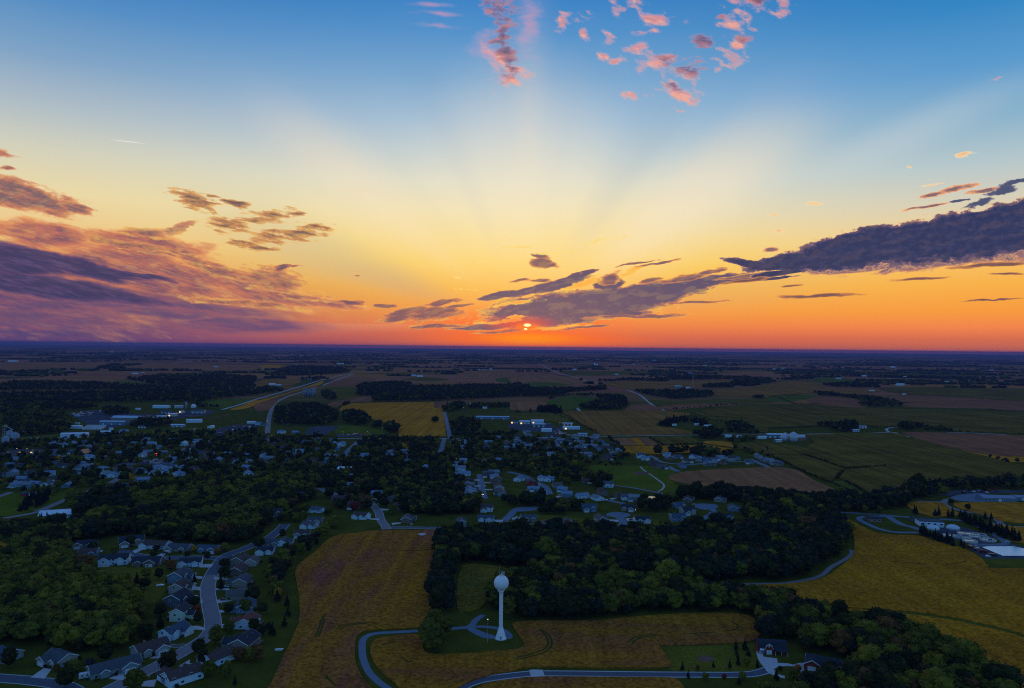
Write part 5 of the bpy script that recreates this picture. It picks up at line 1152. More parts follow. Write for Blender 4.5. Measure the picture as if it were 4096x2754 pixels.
# ------------------------------------------------------------------ vehicles and garden things
PAINT = {n: mat('car_paint_' + n, c, rough=0.3, spec=0.5) for n, c in (('white', (.7,.7,.7)), ('silver', (.4,.41,.43)), ('dark', (.03,.03,.035)), ('blue', (.03,.06,.16)), ('red', (.22,.02,.02)), ('grey', (.15,.155,.16)))}
TYRE = mat('tyre', (.02,.02,.02), rough=.9); LAMPR = mat('tail_lamp', (.3,.01,.01), rough=.3); LAMPW = mat('head_lamp', (.6,.6,.55), rough=.2)
def car(label, s, yaw, col, van=False, off=(0, 0), group='parked cars', lit=False):
    (x, y), = pts(s)
    c = empty('parked_car', (x + off[0], y + off[1], .08), R(yaw)); tag(c, label, 'van' if van else 'car', group)
    h1, h2 = (.95, 1.95) if van else (.85, 1.45)
    b = MB(); b.prism([(-2.25, .35), (2.25, .35), (2.3, .6), (2.2, .78), (1.0, h1), (-2.1, h1), (-2.25, .8)], -.88, .88, 'y'); b.build('body', PAINT[col], c)
    k = MB(); k.prism([(-2.0 if van else -1.7, h1), (1.15, h1), (.45, h2 - .06), (-1.75 if van else -1.2, h2 - .06)], -.78, .78, 'y'); k.build('windows', GLASS, c)
    MB().box(-1.7 if van else -1.15, .42, -.76, .76, h2 - .06, h2).build('roof', PAINT[col], c)
    for wx_ in (-1.4, 1.4):
        for wy_ in (-.8, .8):
            w = MB().tube((wx_, wy_ - .11, .33), (wx_, wy_ + .11, .33), .34, n=12).build('wheel', TYRE, c)
            MB().tube((wx_, wy_ - .13, .33), (wx_, wy_ + .13, .33), .18, n=10).build('rim', GALV, w)
    for wy_ in (-.62, .62):
        MB().box(2.2, 2.3, wy_ - .2, wy_ + .2, .6, .75).build('headlight', mat('lit_head_lamp', (1,.9,.7), emit=(1,.75,.45,14)) if lit else LAMPW, c); MB().box(-2.3, -2.22, wy_ - .18, wy_ + .18, .62, .78).build('tail_light', LAMPR, c)
for lab, s, yaw, col, van in (("silver car parked near the street junction at left", "B1 2016,444", 30, 'silver', 0), ("pale blue van by the far house right of the street", "B1 2085,460", 200, 'silver', 1), ("dark car on the drive with the hip roofed beige house", "B1 1990,784", 10, 'dark', 0),
    ("white car outside the tan house with low garage", "B1 2010,668", 0, 'white', 0), ("dark blue car behind the large white house", "B1 1178,402", 10, 'blue', 0), ("dark car on the drive of the beige ranch house", "B1 1468,366", 30, 'dark', 0), ("grey car on the drive of the tan house at the wood", "B1 1095,305", 60, 'grey', 0),
    ("white car at the foot of the drive past the bean field", "B2 1386,110", 80, 'white', 0), ("white pickup on the leftmost estate drive", "B3 45,52", 10, 'white', 1), ("dark car on the estate drive beside the white house", "B3 1062,66", 0, 'dark', 0), ("dark car at the right estate drive", "B3 1575,82", 150, 'dark', 0), ("silver car beside the dark one at the right estate drive", "B3 1598,92", 150, 'silver', 0),
    ("white car in the upper turning circle drive", "T3 1630,1500", 30, 'white', 0), ("white car by the wide drive below the park", "T3 1010,1462", 20, 'white', 0), ("white car in the drive of the red house left of the park", "T3 240,1322", 10, 'white', 0), ("white car at the top of the estate drive", "T3 430,1418", 0, 'white', 0),
    ("pale pickup beside the lagoon", "B4 2138,268", -20, 'white', 1), ("blue truck on the gravel bank left of the lagoon", "B4 1890,345", -25, 'blue', 1), ("white trailer on the gravel bank left of the lagoon", "B4 1912,352", -25, 'white', 1), ("white car at the head of the straight street", "T2 2052,1340", 90, 'white', 0)):
    car(lab, s, yaw, col, bool(van))
car("car with lit headlights coming down the straight street", "T2 2032,1412", -92, 'grey', False, group=None, lit=True)
# goods and vehicles in the works yards, too small to show parts
gy = np.random.default_rng(17)
def yard_things(n, poly, where, group):
    P = np.array(pts(poly)); lo, hi = P.min(0), P.max(0); k = 0
    while k < n:
        x, y = gy.uniform(lo[0], hi[0]), gy.uniform(lo[1], hi[1])
        c = False; j = len(P) - 1
        for i in range(len(P)):
            if (P[i][1] > y) != (P[j][1] > y) and x < (P[j][0]-P[i][0])*(y-P[i][1])/(P[j][1]-P[i][1]) + P[i][0]: c = not c
            j = i
        if not c or any(math.hypot(x - a, y - b) < r + 1 for a, b, r in HOUSES): continue
        u = gy.random(); col = ('white', 'silver', 'dark', 'blue', 'red', 'grey')[gy.integers(6)]
        if u < .6:
            b = MB().prism([(-2.2, .3), (2.2, .3), (2.2, .8), (1.0, .95), (.5, 1.45), (-1.3, 1.45), (-1.9, .95), (-2.2, .9)], -.85, .85, 'y'); nm, ct = 'parked_car', 'car'
        else:
            b = MB().box(-3.0, 3.0, -1.2, 1.2, 0.05, 2.6).box(3.02, 4.1, -1.1, 1.1, .3, 2.0); nm, ct = 'box_truck', 'truck'
        o = b.build(nm, PAINT[col], None, loc=(x, y, .06)); o.rotation_euler = (0, 0, (gy.integers(2)*1.57 + gy.normal(0, .15)))
        tag(o, f"tiny {col} {ct} parked {where}", ct, group); k += 1
yard_things(46, "T1 620,690 900,655 940,690 700,720", "in the scrap yard left of the works", "scrap yard vehicles")
yard_things(46, "T1 1180,700 1380,685 1850,655 1870,690 1500,732 1300,745", "in the works yard", "works yard vehicles")
yard_things(16, "T1 1120,1125 1260,1112 1480,1095 1500,1112 1400,1148 1230,1155", "by the filling station in town", "filling station vehicles")
yard_things(14, "T2 745,885 1040,882 1040,868 770,872", "at the sports ground building", "sports ground vehicles")
yard_things(16, "T1 1900,845 2080,795 2280,785 2280,798 2090,848 1960,868", "on the lot by the highway junction", "junction lot vehicles")
yard_things(14, "T4 1600,1400 1850,1375 2200,1372 2000,1395 1700,1402", "behind the far right car park", "upper car park vehicles")
yard_things(10, "B4 1800,320 1880,330 2000,395 1950,400", "on the gravel bank by the lagoon", "gravel bank vehicles")
yard_things(14, "T3 330,840 420,862 600,870 560,880 400,872", "by the broad drive and the shops", "shop vehicles")
(x, y), = pts("B1 790,1476"); c = empty('camper', (x, y, .03), R(30)); tag(c, "long white camper trailer parked beside the ranch house", 'camper')
MB().prism([(-4.6, .7), (4.2, .7), (4.7, 1.6), (4.5, 2.9), (3.9, 3.15), (-4.6, 3.15)], -1.2, 1.2, 'y').build('body', PAINT['white'], c)
MB().box(-4.3, 4.3, -1.23, -1.205, 1.0, 1.35).build('stripe', PAINT['grey'], c)
for xx in (-3, -.8, 1.6, 3.2): MB().box(xx - .5, xx + .5, -1.24, -1.19, 1.8, 2.5).build('window', GLASS, c)
for xx in (-1.0, .2):
    for yy in (-1.05, 1.05): MB().tube((xx, yy - .1, .38), (xx, yy + .1, .38), .38, n=12).build('wheel', TYRE, c)
for xx in (-2.5, 1.0): MB().box(xx - .5, xx + .5, -.45, .45, 3.14, 3.42).build('roof_unit', GALV, c)
MB().tube((4.5, 0, .75), (5.9, 0, .6), .09).build('hitch', POLE, c)
(x, y), = pts("B1 1425,662"); c = empty('boat', (x, y, 0), R(20)); tag(c, "white covered boat on a trailer behind the pale brown roofed house", 'boat')
MB().prism([(-2.6, 1.3), (-2.3, .6), (1.6, .6), (2.9, 1.35), (.2, 1.75)], -1, 1, 'y').build('hull', PAINT['white'], c)
MB().tube((-1.2, -.9, .35), (-1.2, .9, .35), .34, n=10).build('trailer_wheel', TYRE, c)
(x, y), = pts("B2 205,1232"); c = empty('boat', (x, y, 0), R(8)); tag(c, "small pale boat lying on the grass left of the bean field", 'boat')
MB().prism([(-2.3, .9), (-2.0, .1), (1.5, .1), (2.5, .95), (0, 1.05)], -.85, .85, 'y').build('hull', mat('faded_hull', (.5,.52,.55), rough=.5), c); MB().box(-1.4, 1.0, -.6, .6, 1.0, 1.12).build('cover', PAINT['silver'], c)
(x, y), = pts("B1 798,1352"); c = empty('trampoline', (x, y, 0)); tag(c, "round blue trampoline on the lawn at lower left", 'trampoline')
MB().lathe([(2.2, .85), (2.2, .95), (1.7, .97)], 20, cap=False).build('pad', PAINT['blue'], c); MB().lathe([(1.75, .88), (1.75, .92)], 20).build('mat', PAINT['dark'], c)
for i in range(6):
    a = i*math.pi/3; MB().tube((2.1*math.cos(a), 2.1*math.sin(a), 0), (2.1*math.cos(a), 2.1*math.sin(a), 2.7), .05).build('leg', POLE, c)
MB().lathe([(2.12, 1.0), (2.12, 2.65)], 20, cap=False).build('net', mat('dark_net', (.04,.04,.05), rough=.9), c)
for s, w, d, lab in (("B1 1590,1192", 4.2, 2.4, "oval flower bed edged in stone on the lawn inside the bend"), ("B1 1480,1190", 4.5, 1.6, "stone edged border beside the cream house")):
    (x, y), = pts(s); c = empty('flower_bed', (x, y, 0), R(20)); tag(c, lab, 'flower bed')
    e = MB(); e.lathe([(1.08, 0), (1.08, .25), (.95, .25), (.95, .05)], 24, cap=False).build('edging', CONC, c).scale = (w, d, 1); MB().lathe([(.96, 0), (.9, .3), (.3, .5)], 24).build('planting', mat('bed_plants', (.10,.08,.05), (.16,.13,.08), 1.5), c).scale = (w, d, 1)
# post boxes and small yard things along the street
for k, s in enumerate(("B1 1788,665", "B1 1812,900", "B1 1820,1030", "B1 1975,830", "B1 1658,1295", "B1 1330,1480")):
    (x, y), = pts(s); c = empty('mailbox', (x, y, 0)); tag(c, ["mailbox at the drive of the pale brown roofed house", "mailbox by the red leaved tree", "mailbox at the drive of the white slate roofed house", "mailbox right of the street near the blue grey house", "mailbox at the lower right bend", "mailbox at the bottom of the street"][k], 'mailbox', 'mailboxes')
    MB().box(-.06, .06, -.06, .06, 0, 1.0).build('post', POLE, c); MB().box(-.14, .14, -.3, .3, 1.0, 1.3).build('box', PAINT['white'], c)
# ------------------------------------------------------------------ trees
def leafmat(name, a, b):
    return mat('leaves_' + name, a, b, 0.10, 0.95, spec=0.05, detail=3.0, contrast=0.2, fine=0.28, fscale=0.9)
TINT = {'dark': leafmat('dark_green', (.018,.021,.007), (.042,.044,.011)), 'olive': leafmat('olive', (.064,.063,.009), (.130,.118,.014)),
        'lime': leafmat('yellowish_green', (.105,.096,.010), (.18,.150,.014)), 'rust': leafmat('rust', (.110,.052,.016), (.16,.072,.02)),
        'yellow': leafmat('yellow', (.30,.16,.012), (.42,.22,.02)), 'red': leafmat('dull_red', (.12,.022,.016), (.19,.036,.022)), 'orange': leafmat('orange', (.27,.09,.02), (.38,.13,.03)),
        'blue': leafmat('blue_green', (.013,.019,.011), (.030,.039,.021)), 'spruce': leafmat('spruce', (.014,.018,.012), (.026,.032,.019))}
TN = {'dark': 'dark green', 'olive': 'olive green', 'lime': 'yellowish green', 'rust': 'rust tinged', 'yellow': 'bright yellow', 'red': 'dull red', 'orange': 'orange', 'blue': 'blue green', 'spruce': 'near black green'}
TKEYS = list(TINT)
BARK = mat('bark', (.05,.042,.036), (.09,.075,.062), 1.5, 0.95, spec=0.0)
def cube_sphere(n):
    """rounded cube of quads"""
    vs, fs, idx = [], [], {}
    def vid(p):
        k = tuple(round(q, 5) for q in p)
        if k not in idx:
            idx[k] = len(vs); v = np.array(p); vs.append(v/np.linalg.norm(v))
        return idx[k]
    g = [-1 + 2*i/n for i in range(n + 1)]
    for ax in range(3):
        for s in (-1, 1):
            for i in range(n):
                for j in range(n):
                    q = []
                    for a, b in ((g[i], g[j]), (g[i+1], g[j]), (g[i+1], g[j+1]), (g[i], g[j+1])):
                        p = [0, 0, 0]; p[ax] = s; p[(ax+1) % 3] = a; p[(ax+2) % 3] = b; q.append(vid(p))
                    fs.append(q if s > 0 else q[::-1])
    return np.array(vs), np.array(fs)
def crown(seed, clumps, sub, leaves, size, conifer=False, spread=.40):
    """a crown of height 1 standing on the ground: lumps of foliage with loose leaf sprays around them"""
    g = np.random.default_rng(seed); V, F, n = [], [], 0
    cs, cf = cube_sphere(sub)
    cen = []
    if conifer:
        for i in range(clumps):
            t = (i + .5)/clumps; z = .10 + .84*t; r = (.21*(1 - t) + .015)
            for k in range(max(1, int(5*(1 - t) + 1))):
                a = g.uniform(0, 6.28); cen.append((r*.55*math.cos(a), r*.55*math.sin(a), z, r*.62, .05 + .03*(1-t)))
    else:
        cen.append((0, 0, .56, spread*.80, .38))
        for i in range(clumps - 1):
            a = i*2.4 + g.uniform(-.4, .4); t = (i + .5)/(clumps - 1); zz = -0.72 + 1.62*t
            q = math.sqrt(max(0.02, 1 - min(.95, zz*zz)))
            R_ = spread*g.uniform(.55, .80)*q; s = g.uniform(.09, .21)*(spread/.38)**.5
            cen.append((R_*math.cos(a), R_*math.sin(a), .58 + .33*zz*g.uniform(.85, 1.05), s*1.12, s*.92))
    for cx_, cy_, cz_, r, rz in cen:
        d = g.uniform(.72, 1.24, len(cs))[:, None]
        v = cs*d*np.array([r, r, rz]) + np.array([cx_, cy_, cz_]); v[:, 2] = np.maximum(v[:, 2], .03)
        V.append(v); F.append(cf + n); n += len(v)
    k = len(cen); ci = g.integers(0 if conifer else 1, k, leaves) if k > 1 else np.zeros(leaves, int)
    c = np.array(cen)[ci]
    d = g.normal(size=(leaves, 3)); d /= np.linalg.norm(d, axis=1)[:, None]; d[:, 2] = np.where(d[:, 2] < -.3, -d[:, 2], d[:, 2])
    p = c[:, :3] + d*np.stack([c[:, 3], c[:, 3], c[:, 4]], 1)*g.uniform(.9, 1.35, leaves)[:, None]
    nn = d*.8 + g.normal(size=(leaves, 3))*.6; nn /= np.linalg.norm(nn, axis=1)[:, None]
    u = np.cross(nn, g.normal(size=(leaves, 3))); u /= np.linalg.norm(u, axis=1)[:, None]; w = np.cross(nn, u)
    s = (size*g.uniform(.6, 1.4, leaves))[:, None]
    q = np.stack([p - u*s - w*s*.7, p + u*s - w*s*.7, p + u*s*.8 + w*s*.7, p - u*s*.8 + w*s*.7], 1).reshape(-1, 3)
    q[:, 2] = np.maximum(q[:, 2], .02)
    V.append(q); F.append(np.arange(leaves*4).reshape(-1, 4) + n)
    return np.concatenate(V), np.concatenate(F)
def np_mesh(name, V, F, mats, mi=None):
    me = bpy.data.meshes.new(name)
    me.vertices.add(len(V)); me.vertices.foreach_set('co', V.astype(np.float32).ravel())
    me.loops.add(F.size); me.loops.foreach_set('vertex_index', F.astype(np.int32).ravel())
    me.polygons.add(len(F)); me.polygons.foreach_set('loop_start', np.arange(0, F.size, 4, dtype=np.int32))
    try: me.polygons.foreach_set('loop_total', np.full(len(F), 4, dtype=np.int32))
    except Exception: pass
    for m in mats: me.materials.append(m)
    if mi is not None: me.polygons.foreach_set('material_index', mi.astype(np.int32))
    me.update(calc_edges=True); me.validate()
    return me
BROAD = [crown(100 + i, 16, 2, 760, .030, spread=s) for i, s in enumerate((.36, .40, .33, .42, .37, .35))]
CONI = [crown(200 + i, 9, 1, 330, .026, True) for i in range(3)]
BR_MID = [crown(300 + i, 10, 2, 210, .045, spread=s) for i, s in enumerate((.36, .40, .34, .42))]
BR_FAR = [crown(400 + i, 6, 1, 50, .07, spread=s) for i, s in enumerate((.38, .42, .36, .40))]
CO_FAR = [crown(500 + i, 5, 1, 60, .045, True) for i in range(3)]
BR_ME = [np_mesh('crown', V, F, [TINT['dark']]) for V, F in BROAD]
CO_ME = [np_mesh('crown', V, F, [TINT['spruce']]) for V, F in CONI]
def trunk_me(h, r):
    b = MB(); b.tube((0, 0, 0), (0.01, 0, h*.6), r, r*.7, 7); b.tube((0.01, 0, h*.6), (0, .02, h), r*.7, r*.3, 6)
    for i in range(4):
        a = i*1.7 + .3; b.tube((0, 0, h*(.5 + .1*i)), (.20*math.cos(a), .20*math.sin(a), h*(.95 + .08*i)), r*.45, r*.15, 5)
    me = bpy.data.meshes.new('trunk'); me.from_pydata(b.v, [], b.f); me.materials.append(BARK); return me
TR_ME = trunk_me(.52, .024); TC_ME = bpy.data.meshes.new('trunk'); _b = MB().tube((0,0,0), (0,0,.8), .022, .006, 7); TC_ME.from_pydata(_b.v, [], _b.f); TC_ME.materials.append(BARK)

RD = np.array(ROADS); HS = np.array([(a, b, r) for a, b, r in HOUSES])
def inside(P, x, y):
    n = len(P); r = np.zeros(len(x), bool); j = n - 1
    for i in range(n):
        xi, yi = P[i]; xj, yj = P[j]
        c = ((yi > y) != (yj > y)) & (x < (xj - xi)*(y - yi)/((yj - yi) if abs(yj - yi) > 1e-9 else 1e-9) + xi)
        r ^= c; j = i
    return r
CB = [(P, P.min(0), P.max(0)) for P in CLEAR]
def free(x, y, pad=2.0, sight=False):
    ok = np.ones(len(x), bool)
    for P, lo, hi in CB:
        m = ok & (x > lo[0]) & (x < hi[0]) & (y > lo[1]) & (y < hi[1])
        if m.any():
            k = np.where(m)[0]; ok[k[inside(P, x[k], y[k])]] = False
    for i in range(0, len(x), 500):
        s = slice(i, i + 500); X, Y = x[s, None], y[s, None]
        ax, ay, bx_, by_, w = RD.T
        dx_, dy_ = bx_ - ax, by_ - ay; L2 = dx_*dx_ + dy_*dy_ + 1e-9
        t = np.clip(((X - ax)*dx_ + (Y - ay)*dy_)/L2, 0, 1)
        d = np.hypot(X - ax - t*dx_, Y - ay - t*dy_)
        ok[s] &= ~(d < w + pad).any(1)
        hx_, hy_, hr = HS.T
        d = np.hypot(X - hx_, Y - hy_)
        bad = (d < hr + pad*.8)
        if sight:                          # gardens on the near side of a house are kept open
            lx = np.abs(X - hx_*(Y/hy_)); bad |= (Y < hy_) & (hy_ - Y < 26) & (lx < hr*.75)
        ok[s] &= ~bad.any(1)
    return ok
TREES = []
def scatter(P, gap, hmin, hmax, tints, phrase, group, kind='broad', sight=False, pad=2.0, drop=0.0, jit=.42, seed=0):
    if isinstance(P, str): P = pts(P)
    P = np.array(P); lo, hi = P.min(0), P.max(0); g = np.random.default_rng(900 + seed + len(TREES))
    xs = np.arange(lo[0], hi[0], gap); ysr = np.arange(lo[1], hi[1], gap*.87)
    if len(xs)*len(ysr) > 400000: raise Exception('too wide ' + phrase)
    X, Y = np.meshgrid(xs, ysr); X[1::2] += gap/2
    x = (X + g.uniform(-jit, jit, X.shape)*gap).ravel(); y = (Y + g.uniform(-jit, jit, Y.shape)*gap).ravel()
    k = inside(P, x, y) & (g.random(len(x)) >= drop); x, y = x[k], y[k]
    k = np.array([-250 < project(a, b)[0] < 4350 and project(a, b)[1] < 3000 for a, b in zip(x, y)], bool) if len(x) else np.zeros(0, bool)
    x, y = x[k], y[k]
    if not len(x): return
    k = free(x, y, pad, sight); x, y = x[k], y[k]
    keys = [t for t, _ in tints]; pr = np.array([p for _, p in tints], float); pr /= pr.sum()
    for a, b in zip(x, y):
        u = float(np.clip(g.normal(.5, .24), 0, 1))
        TREES.append(dict(x=a, y=b, h=(hmin + (hmax - hmin)*u)*(1.0 + (.28 if g.random() < .12 else -.22 if g.random() < .15 else 0)), t=keys[g.choice(len(keys), p=pr)], kind=kind, ph=phrase, gr=group, solo=False))
def one(s, h, t, label, kind='broad', wide=1.0):
    (x, y), = pts(s); TREES.append(dict(x=x, y=y, h=h, t=t, kind=kind, ph=label, gr=None, solo=True, wide=wide))
def line(s, gap, hmin, hmax, tints, phrase, group, kind='conifer', wob=1.0):
    P = pts(s); g = np.random.default_rng(77 + len(TREES))
    keys = [t for t, _ in tints]; pr = np.array([p for _, p in tints], float); pr /= pr.sum()
    for a, b in zip(P[:-1], P[1:]):
        L = math.hypot(b[0]-a[0], b[1]-a[1]); n = max(1, int(L/gap))
        for i in range(n):
            t = (i + g.uniform(.2, .8))/n
            TREES.append(dict(x=a[0] + (b[0]-a[0])*t + g.normal(0, wob), y=a[1] + (b[1]-a[1])*t + g.normal(0, wob), h=g.uniform(hmin, hmax), t=keys[g.choice(len(keys), p=pr)], kind=kind, ph=phrase, gr=group, solo=False))
LEFTW = [('olive', 5.5), ('lime', 5.5), ('dark', 1.4), ('rust', .25), ('yellow', .12)]
MIDW = [('dark', 5), ('olive', 1.2), ('blue', 3.5), ('lime', .35), ('rust', .2)]
RIDGE = [('olive', 4), ('dark', 3), ('lime', 1.3), ('blue', 1.2), ('rust', .5)]
TOWN = [('dark', 5), ('olive', 3), ('blue', 1.4), ('lime', .6), ('rust', .35), ('yellow', .06)]
FARW_ = [('dark', 5), ('blue', 3), ('olive', 1.5)]
# near left wood and the band behind the cul de sac
scatter("B1 -200,330 90,310 560,360 640,420 790,560 840,655 1040,700 1235,760 1245,840 1140,935 1175,1080 1085,1255 720,1262 410,1232 360,1165 160,1190 -200,1190", 7.6, 9, 14.5, LEFTW, "in the bright wood at left", "trees of the bright wood at left", seed=1)
scatter("B1 -200,190 330,150 700,110 1000,40 T1 1900,1480 2294,1440 T2 120,1400 280,1400 560,1420 B2 -20,150 -60,270 B1 2040,300 1760,280 1480,260 1250,215 1000,215 880,250 610,262 560,350 90,300 -200,330", 8.2, 9.5, 14.5, [('dark', 4), ('olive', 4), ('lime', 1), ('blue', 1), ('rust', .2)], "in the dark wood band behind the turning circle", "trees of the dark wood band", seed=2)
scatter("T1 1250,1568 1180,1440 1400,1360 1700,1330 2000,1300 2294,1290 T2 0,1275 240,1265 520,1250 570,1330 540,1400 250,1380 0,1430 T1 2294,1460 1900,1500 1500,1568", 9.0, 9, 14, LEFTW + [('dark', 3)], "on the wooded slope at the left edge of town", "trees of the slope above town", seed=3)
# the central wood, the ridge of trees behind the tower, and the lower right wood
scatter("B2 1625,235 B3 0,215 300,205 620,200 1000,225 1460,215 1650,190 2000,180 B4 0,150 300,70 600,60 735,220 735,345 650,440 500,545 350,588 150,612 0,622 B3 1930,628 1500,640 1000,600 850,560 620,480 400,430 250,520 60,520 B2 2200,480 2060,455 1900,440 1760,470 1735,700 1715,880 1600,940 1570,900 1580,700 1610,560", 8.0, 11, 17, MIDW, "in the dark central wood", "trees of the dark central wood", seed=4)
scatter("B3 0,600 250,540 420,460 620,510 860,600 1000,640 1400,690 1930,760 2281,790 B4 0,805 200,862 420,905 600,965 830,1040 1190,1095 1400,1165 1560,1275 1740,1350 1950,1455 2080,1555 2250,1710 2300,1800 1500,1800 300,1800 200,1740 300,1650 480,1610 720,1590 770,1480 740,1390 590,1300 190,1290 190,1160 B3 2215,1150 2215,960 2110,905 1900,885 1500,890 1100,918 760,952 300,955 0,962 B2 2240,960 2060,880 2110,790", 8.0, 10, 16, RIDGE, "on the wooded ridge right of the water tower", "trees of the ridge right of the tower", seed=5)
scatter("B4 -60,1640 120,1620 300,1640 420,1680 500,1800 -100,1800", 7.0, 4, 7.5, RIDGE, "at the bottom edge below the oval drive", "trees below the oval drive", seed=6)
scatter("B2 1560,1150 1650,1140 1690,1200 1660,1262 1540,1262 1510,1200", 6.0, 10, 15, [('olive', 3), ('lime', 1)], "in the tall clump left of the tower drive", "clump left of the tower drive", seed=7)
one("B2 1590,1040", 13, 'olive', "round topped tree above the tower drive, left of the lawn"); one("B2 1600,1250", 16, 'olive', "tallest tree of the clump standing on the tower lawn edge"); one("B2 1680,1110", 12, 'olive', "tree leaning over the drive left of the tower lawn")
one("B3 1360,625", 17, 'lime', "large pale domed tree alone between the two woods", wide=1.55)
# street trees and garden trees of the near neighbourhood
for s, h, t, lab in (("B1 80,1395", 12, 'dark', "big round dark tree at the left edge near the bottom"), ("B1 935,1335", 10, 'dark', "dark tree above the roof of the grey ranch house"), ("B1 670,1440", 8, 'olive', "small round tree on the lawn right of the wide drive"),
    ("B1 1495,1420", 11, 'dark', "round tree beside the street at the bottom bend"), ("B1 1195,1600", 12, 'olive', "large tree at the bottom of the street"), ("B1 580,1570", 10, 'dark', "dark bush tree cut by the bottom edge at left"),
    ("B1 1920,1180", 11, 'olive', "large round tree standing at the street edge, right side"), ("B1 1770,1270", 9, 'dark', "tree between the street and the white house, lower right"), ("B1 2040,1080", 8, 'olive', "tree in front of the reddish brown roof"),
    ("B1 1735,848", 8, 'dark', "round dark tree beside the drive of the dark house"), ("B1 1745,925", 7, 'red', "dull red tree by the street"), ("B1 1760,990", 7, 'dark', "dark tree just below the dull red tree"),
    ("B1 1250,945", 11, 'olive', "round tree standing apart right of the bright wood"), ("B1 1300,1140", 10, 'dark', "tree behind the reddish brown roof"), ("B1 1430,930", 9, 'dark', "tree left of the tall pale green house"),
    ("B1 1730,360", 6, 'yellow', "small bright yellow tree in front of the light blue house"), ("B1 1935,375", 6, 'orange', "small orange tree beside the light blue house"), ("B1 2005,350", 8, 'lime', "pale green tree right of the light blue house"), ("B1 1850,425", 7, 'dark', "tree on the corner opposite the light blue house"),
    ("B1 1590,280", 10, 'dark', "round tree at the dark wood edge above the beige house"), ("B1 1165,300", 9, 'dark', "dark tree in front of the big charcoal roof"), ("B1 1020,375", 8, 'olive', "round tree beside the turning circle"), ("B1 825,345", 8, 'dark', "dark round tree left of the turning circle"),
    ("B1 775,490", 10, 'olive', "round tree hiding the low brown roofed house"), ("B1 950,640", 9, 'olive', "round tree on the open lawn, left"), ("B1 1110,650", 9, 'olive', "tree on the open lawn, middle"), ("B1 1300,590", 8, 'lime', "pale tree on the open lawn, right"), ("B1 1415,600", 9, 'dark', "tree beside the white single storey house"), ("B1 1520,520", 8, 'rust', "rust tinged tree left of the white single storey house"),
    ("B1 1290,690", 9, 'dark', "dark tree low on the open lawn"), ("B1 1365,405", 6, 'dark', "dark tree at the turning circle neck"), ("B1 1395,350", 6, 'dark', "dark shrub tree before the broad brown roof"), ("B1 1670,410", 6, 'dark', "tree on the corner lot by the upper street"), ("B1 2000,500", 8, 'dark', "dark tree by the street right of the junction"),
    ("B1 2000,590", 10, 'dark', "wide dark tree opposite the tarmac seam"), ("B1 2035,905", 7, 'dark', "round dark tree by the drive right of the street"), ("B1 2185,895", 9, 'olive', "round tree hiding the blue grey house"), ("B1 2250,800", 11, 'dark', "dark tree right of the beige hip roof"), ("B1 2260,1060", 8, 'dark', "tree right of the white gabled house"),
    ("B1 1860,1470", 9, 'olive', "tree beside the white house bottom right"), ("B1 2010,1480", 9, 'olive', "olive tree lower right of the neighbourhood"), ("B1 1810,1360", 9, 'dark', "dark tree in front of the brown roofed house"), ("B1 500,1420", 4, 'rust', "low rust shrub on the wide drive"), ("B1 610,1400", 4.5, 'dark', "dark shrub right of the cream house"),
    ("B1 2240,1330", 8, 'lime', "small pale tree on the right lawn"), ("B1 2130,1330", 8, 'rust', "brownish tree right of the dark roofed house")):
    one(s, h, t, lab)
for s, h, lab in (("B1 1220,635", 9, "dark conical spruce on the open lawn"), ("B1 1730,640", 9, "conical spruce left of the street by the second drive"), ("B1 1965,690", 12, "tall conical spruce right of the street"), ("B1 1425,1035", 10, "blue spruce left of the white house with slate roof"), ("B1 1510,450", 7, "small spruce by the upper street"), ("B1 1315,1130", 10, "spruce behind the reddish brown roof"), ("B1 2090,1540", 6, "little spruce at the bottom right lawn"),
    ("B2 470,340", 9, "spruce in the belt left of the bean field, far end"), ("B2 275,840", 9, "spruce in the belt left of the bean field, middle"), ("B2 285,930", 8, "spruce just below the middle belt spruce"), ("B2 252,1020", 8, "near spruce of the belt left of the bean field"), ("B2 190,800", 10, "dark spruce in front of the yellow tree"), ("B2 145,1100", 9, "lowest dark spruce left of the bean field"), ("B2 540,285", 8, "far spruce at the upper belt"),
    ("B3 1995,1230", 6.5, "leftmost young spruce above the road lawn"), ("B3 2075,1230", 7.5, "taller young spruce above the road lawn"), ("B3 2000,1272", 5, "young spruce below the leftmost one"), ("B3 2012,1315", 5, "third young spruce down the lawn"), ("B3 2015,1362", 5, "fourth young spruce down the lawn"), ("B3 2105,1285", 6, "young spruce right of the tall one"), ("B3 1940,1392", 5.5, "young spruce near the road, right"), ("B3 1518,1412", 6, "young dark spruce by the road corner of the beans"),
    ("B3 1795,1385", 4, "tiny spruce above the road"), ("B3 1570,1482", 5, "young spruce just below the road, left"), ("B3 2022,1535", 5, "young spruce below the road, right"), ("B3 2185,1385", 5, "small spruce beside the pale forecourt"), ("B4 75,1500", 7, "dark narrow spruce at the bottom below the oval")):
    one(s, h, 'spruce', lab, 'conifer')
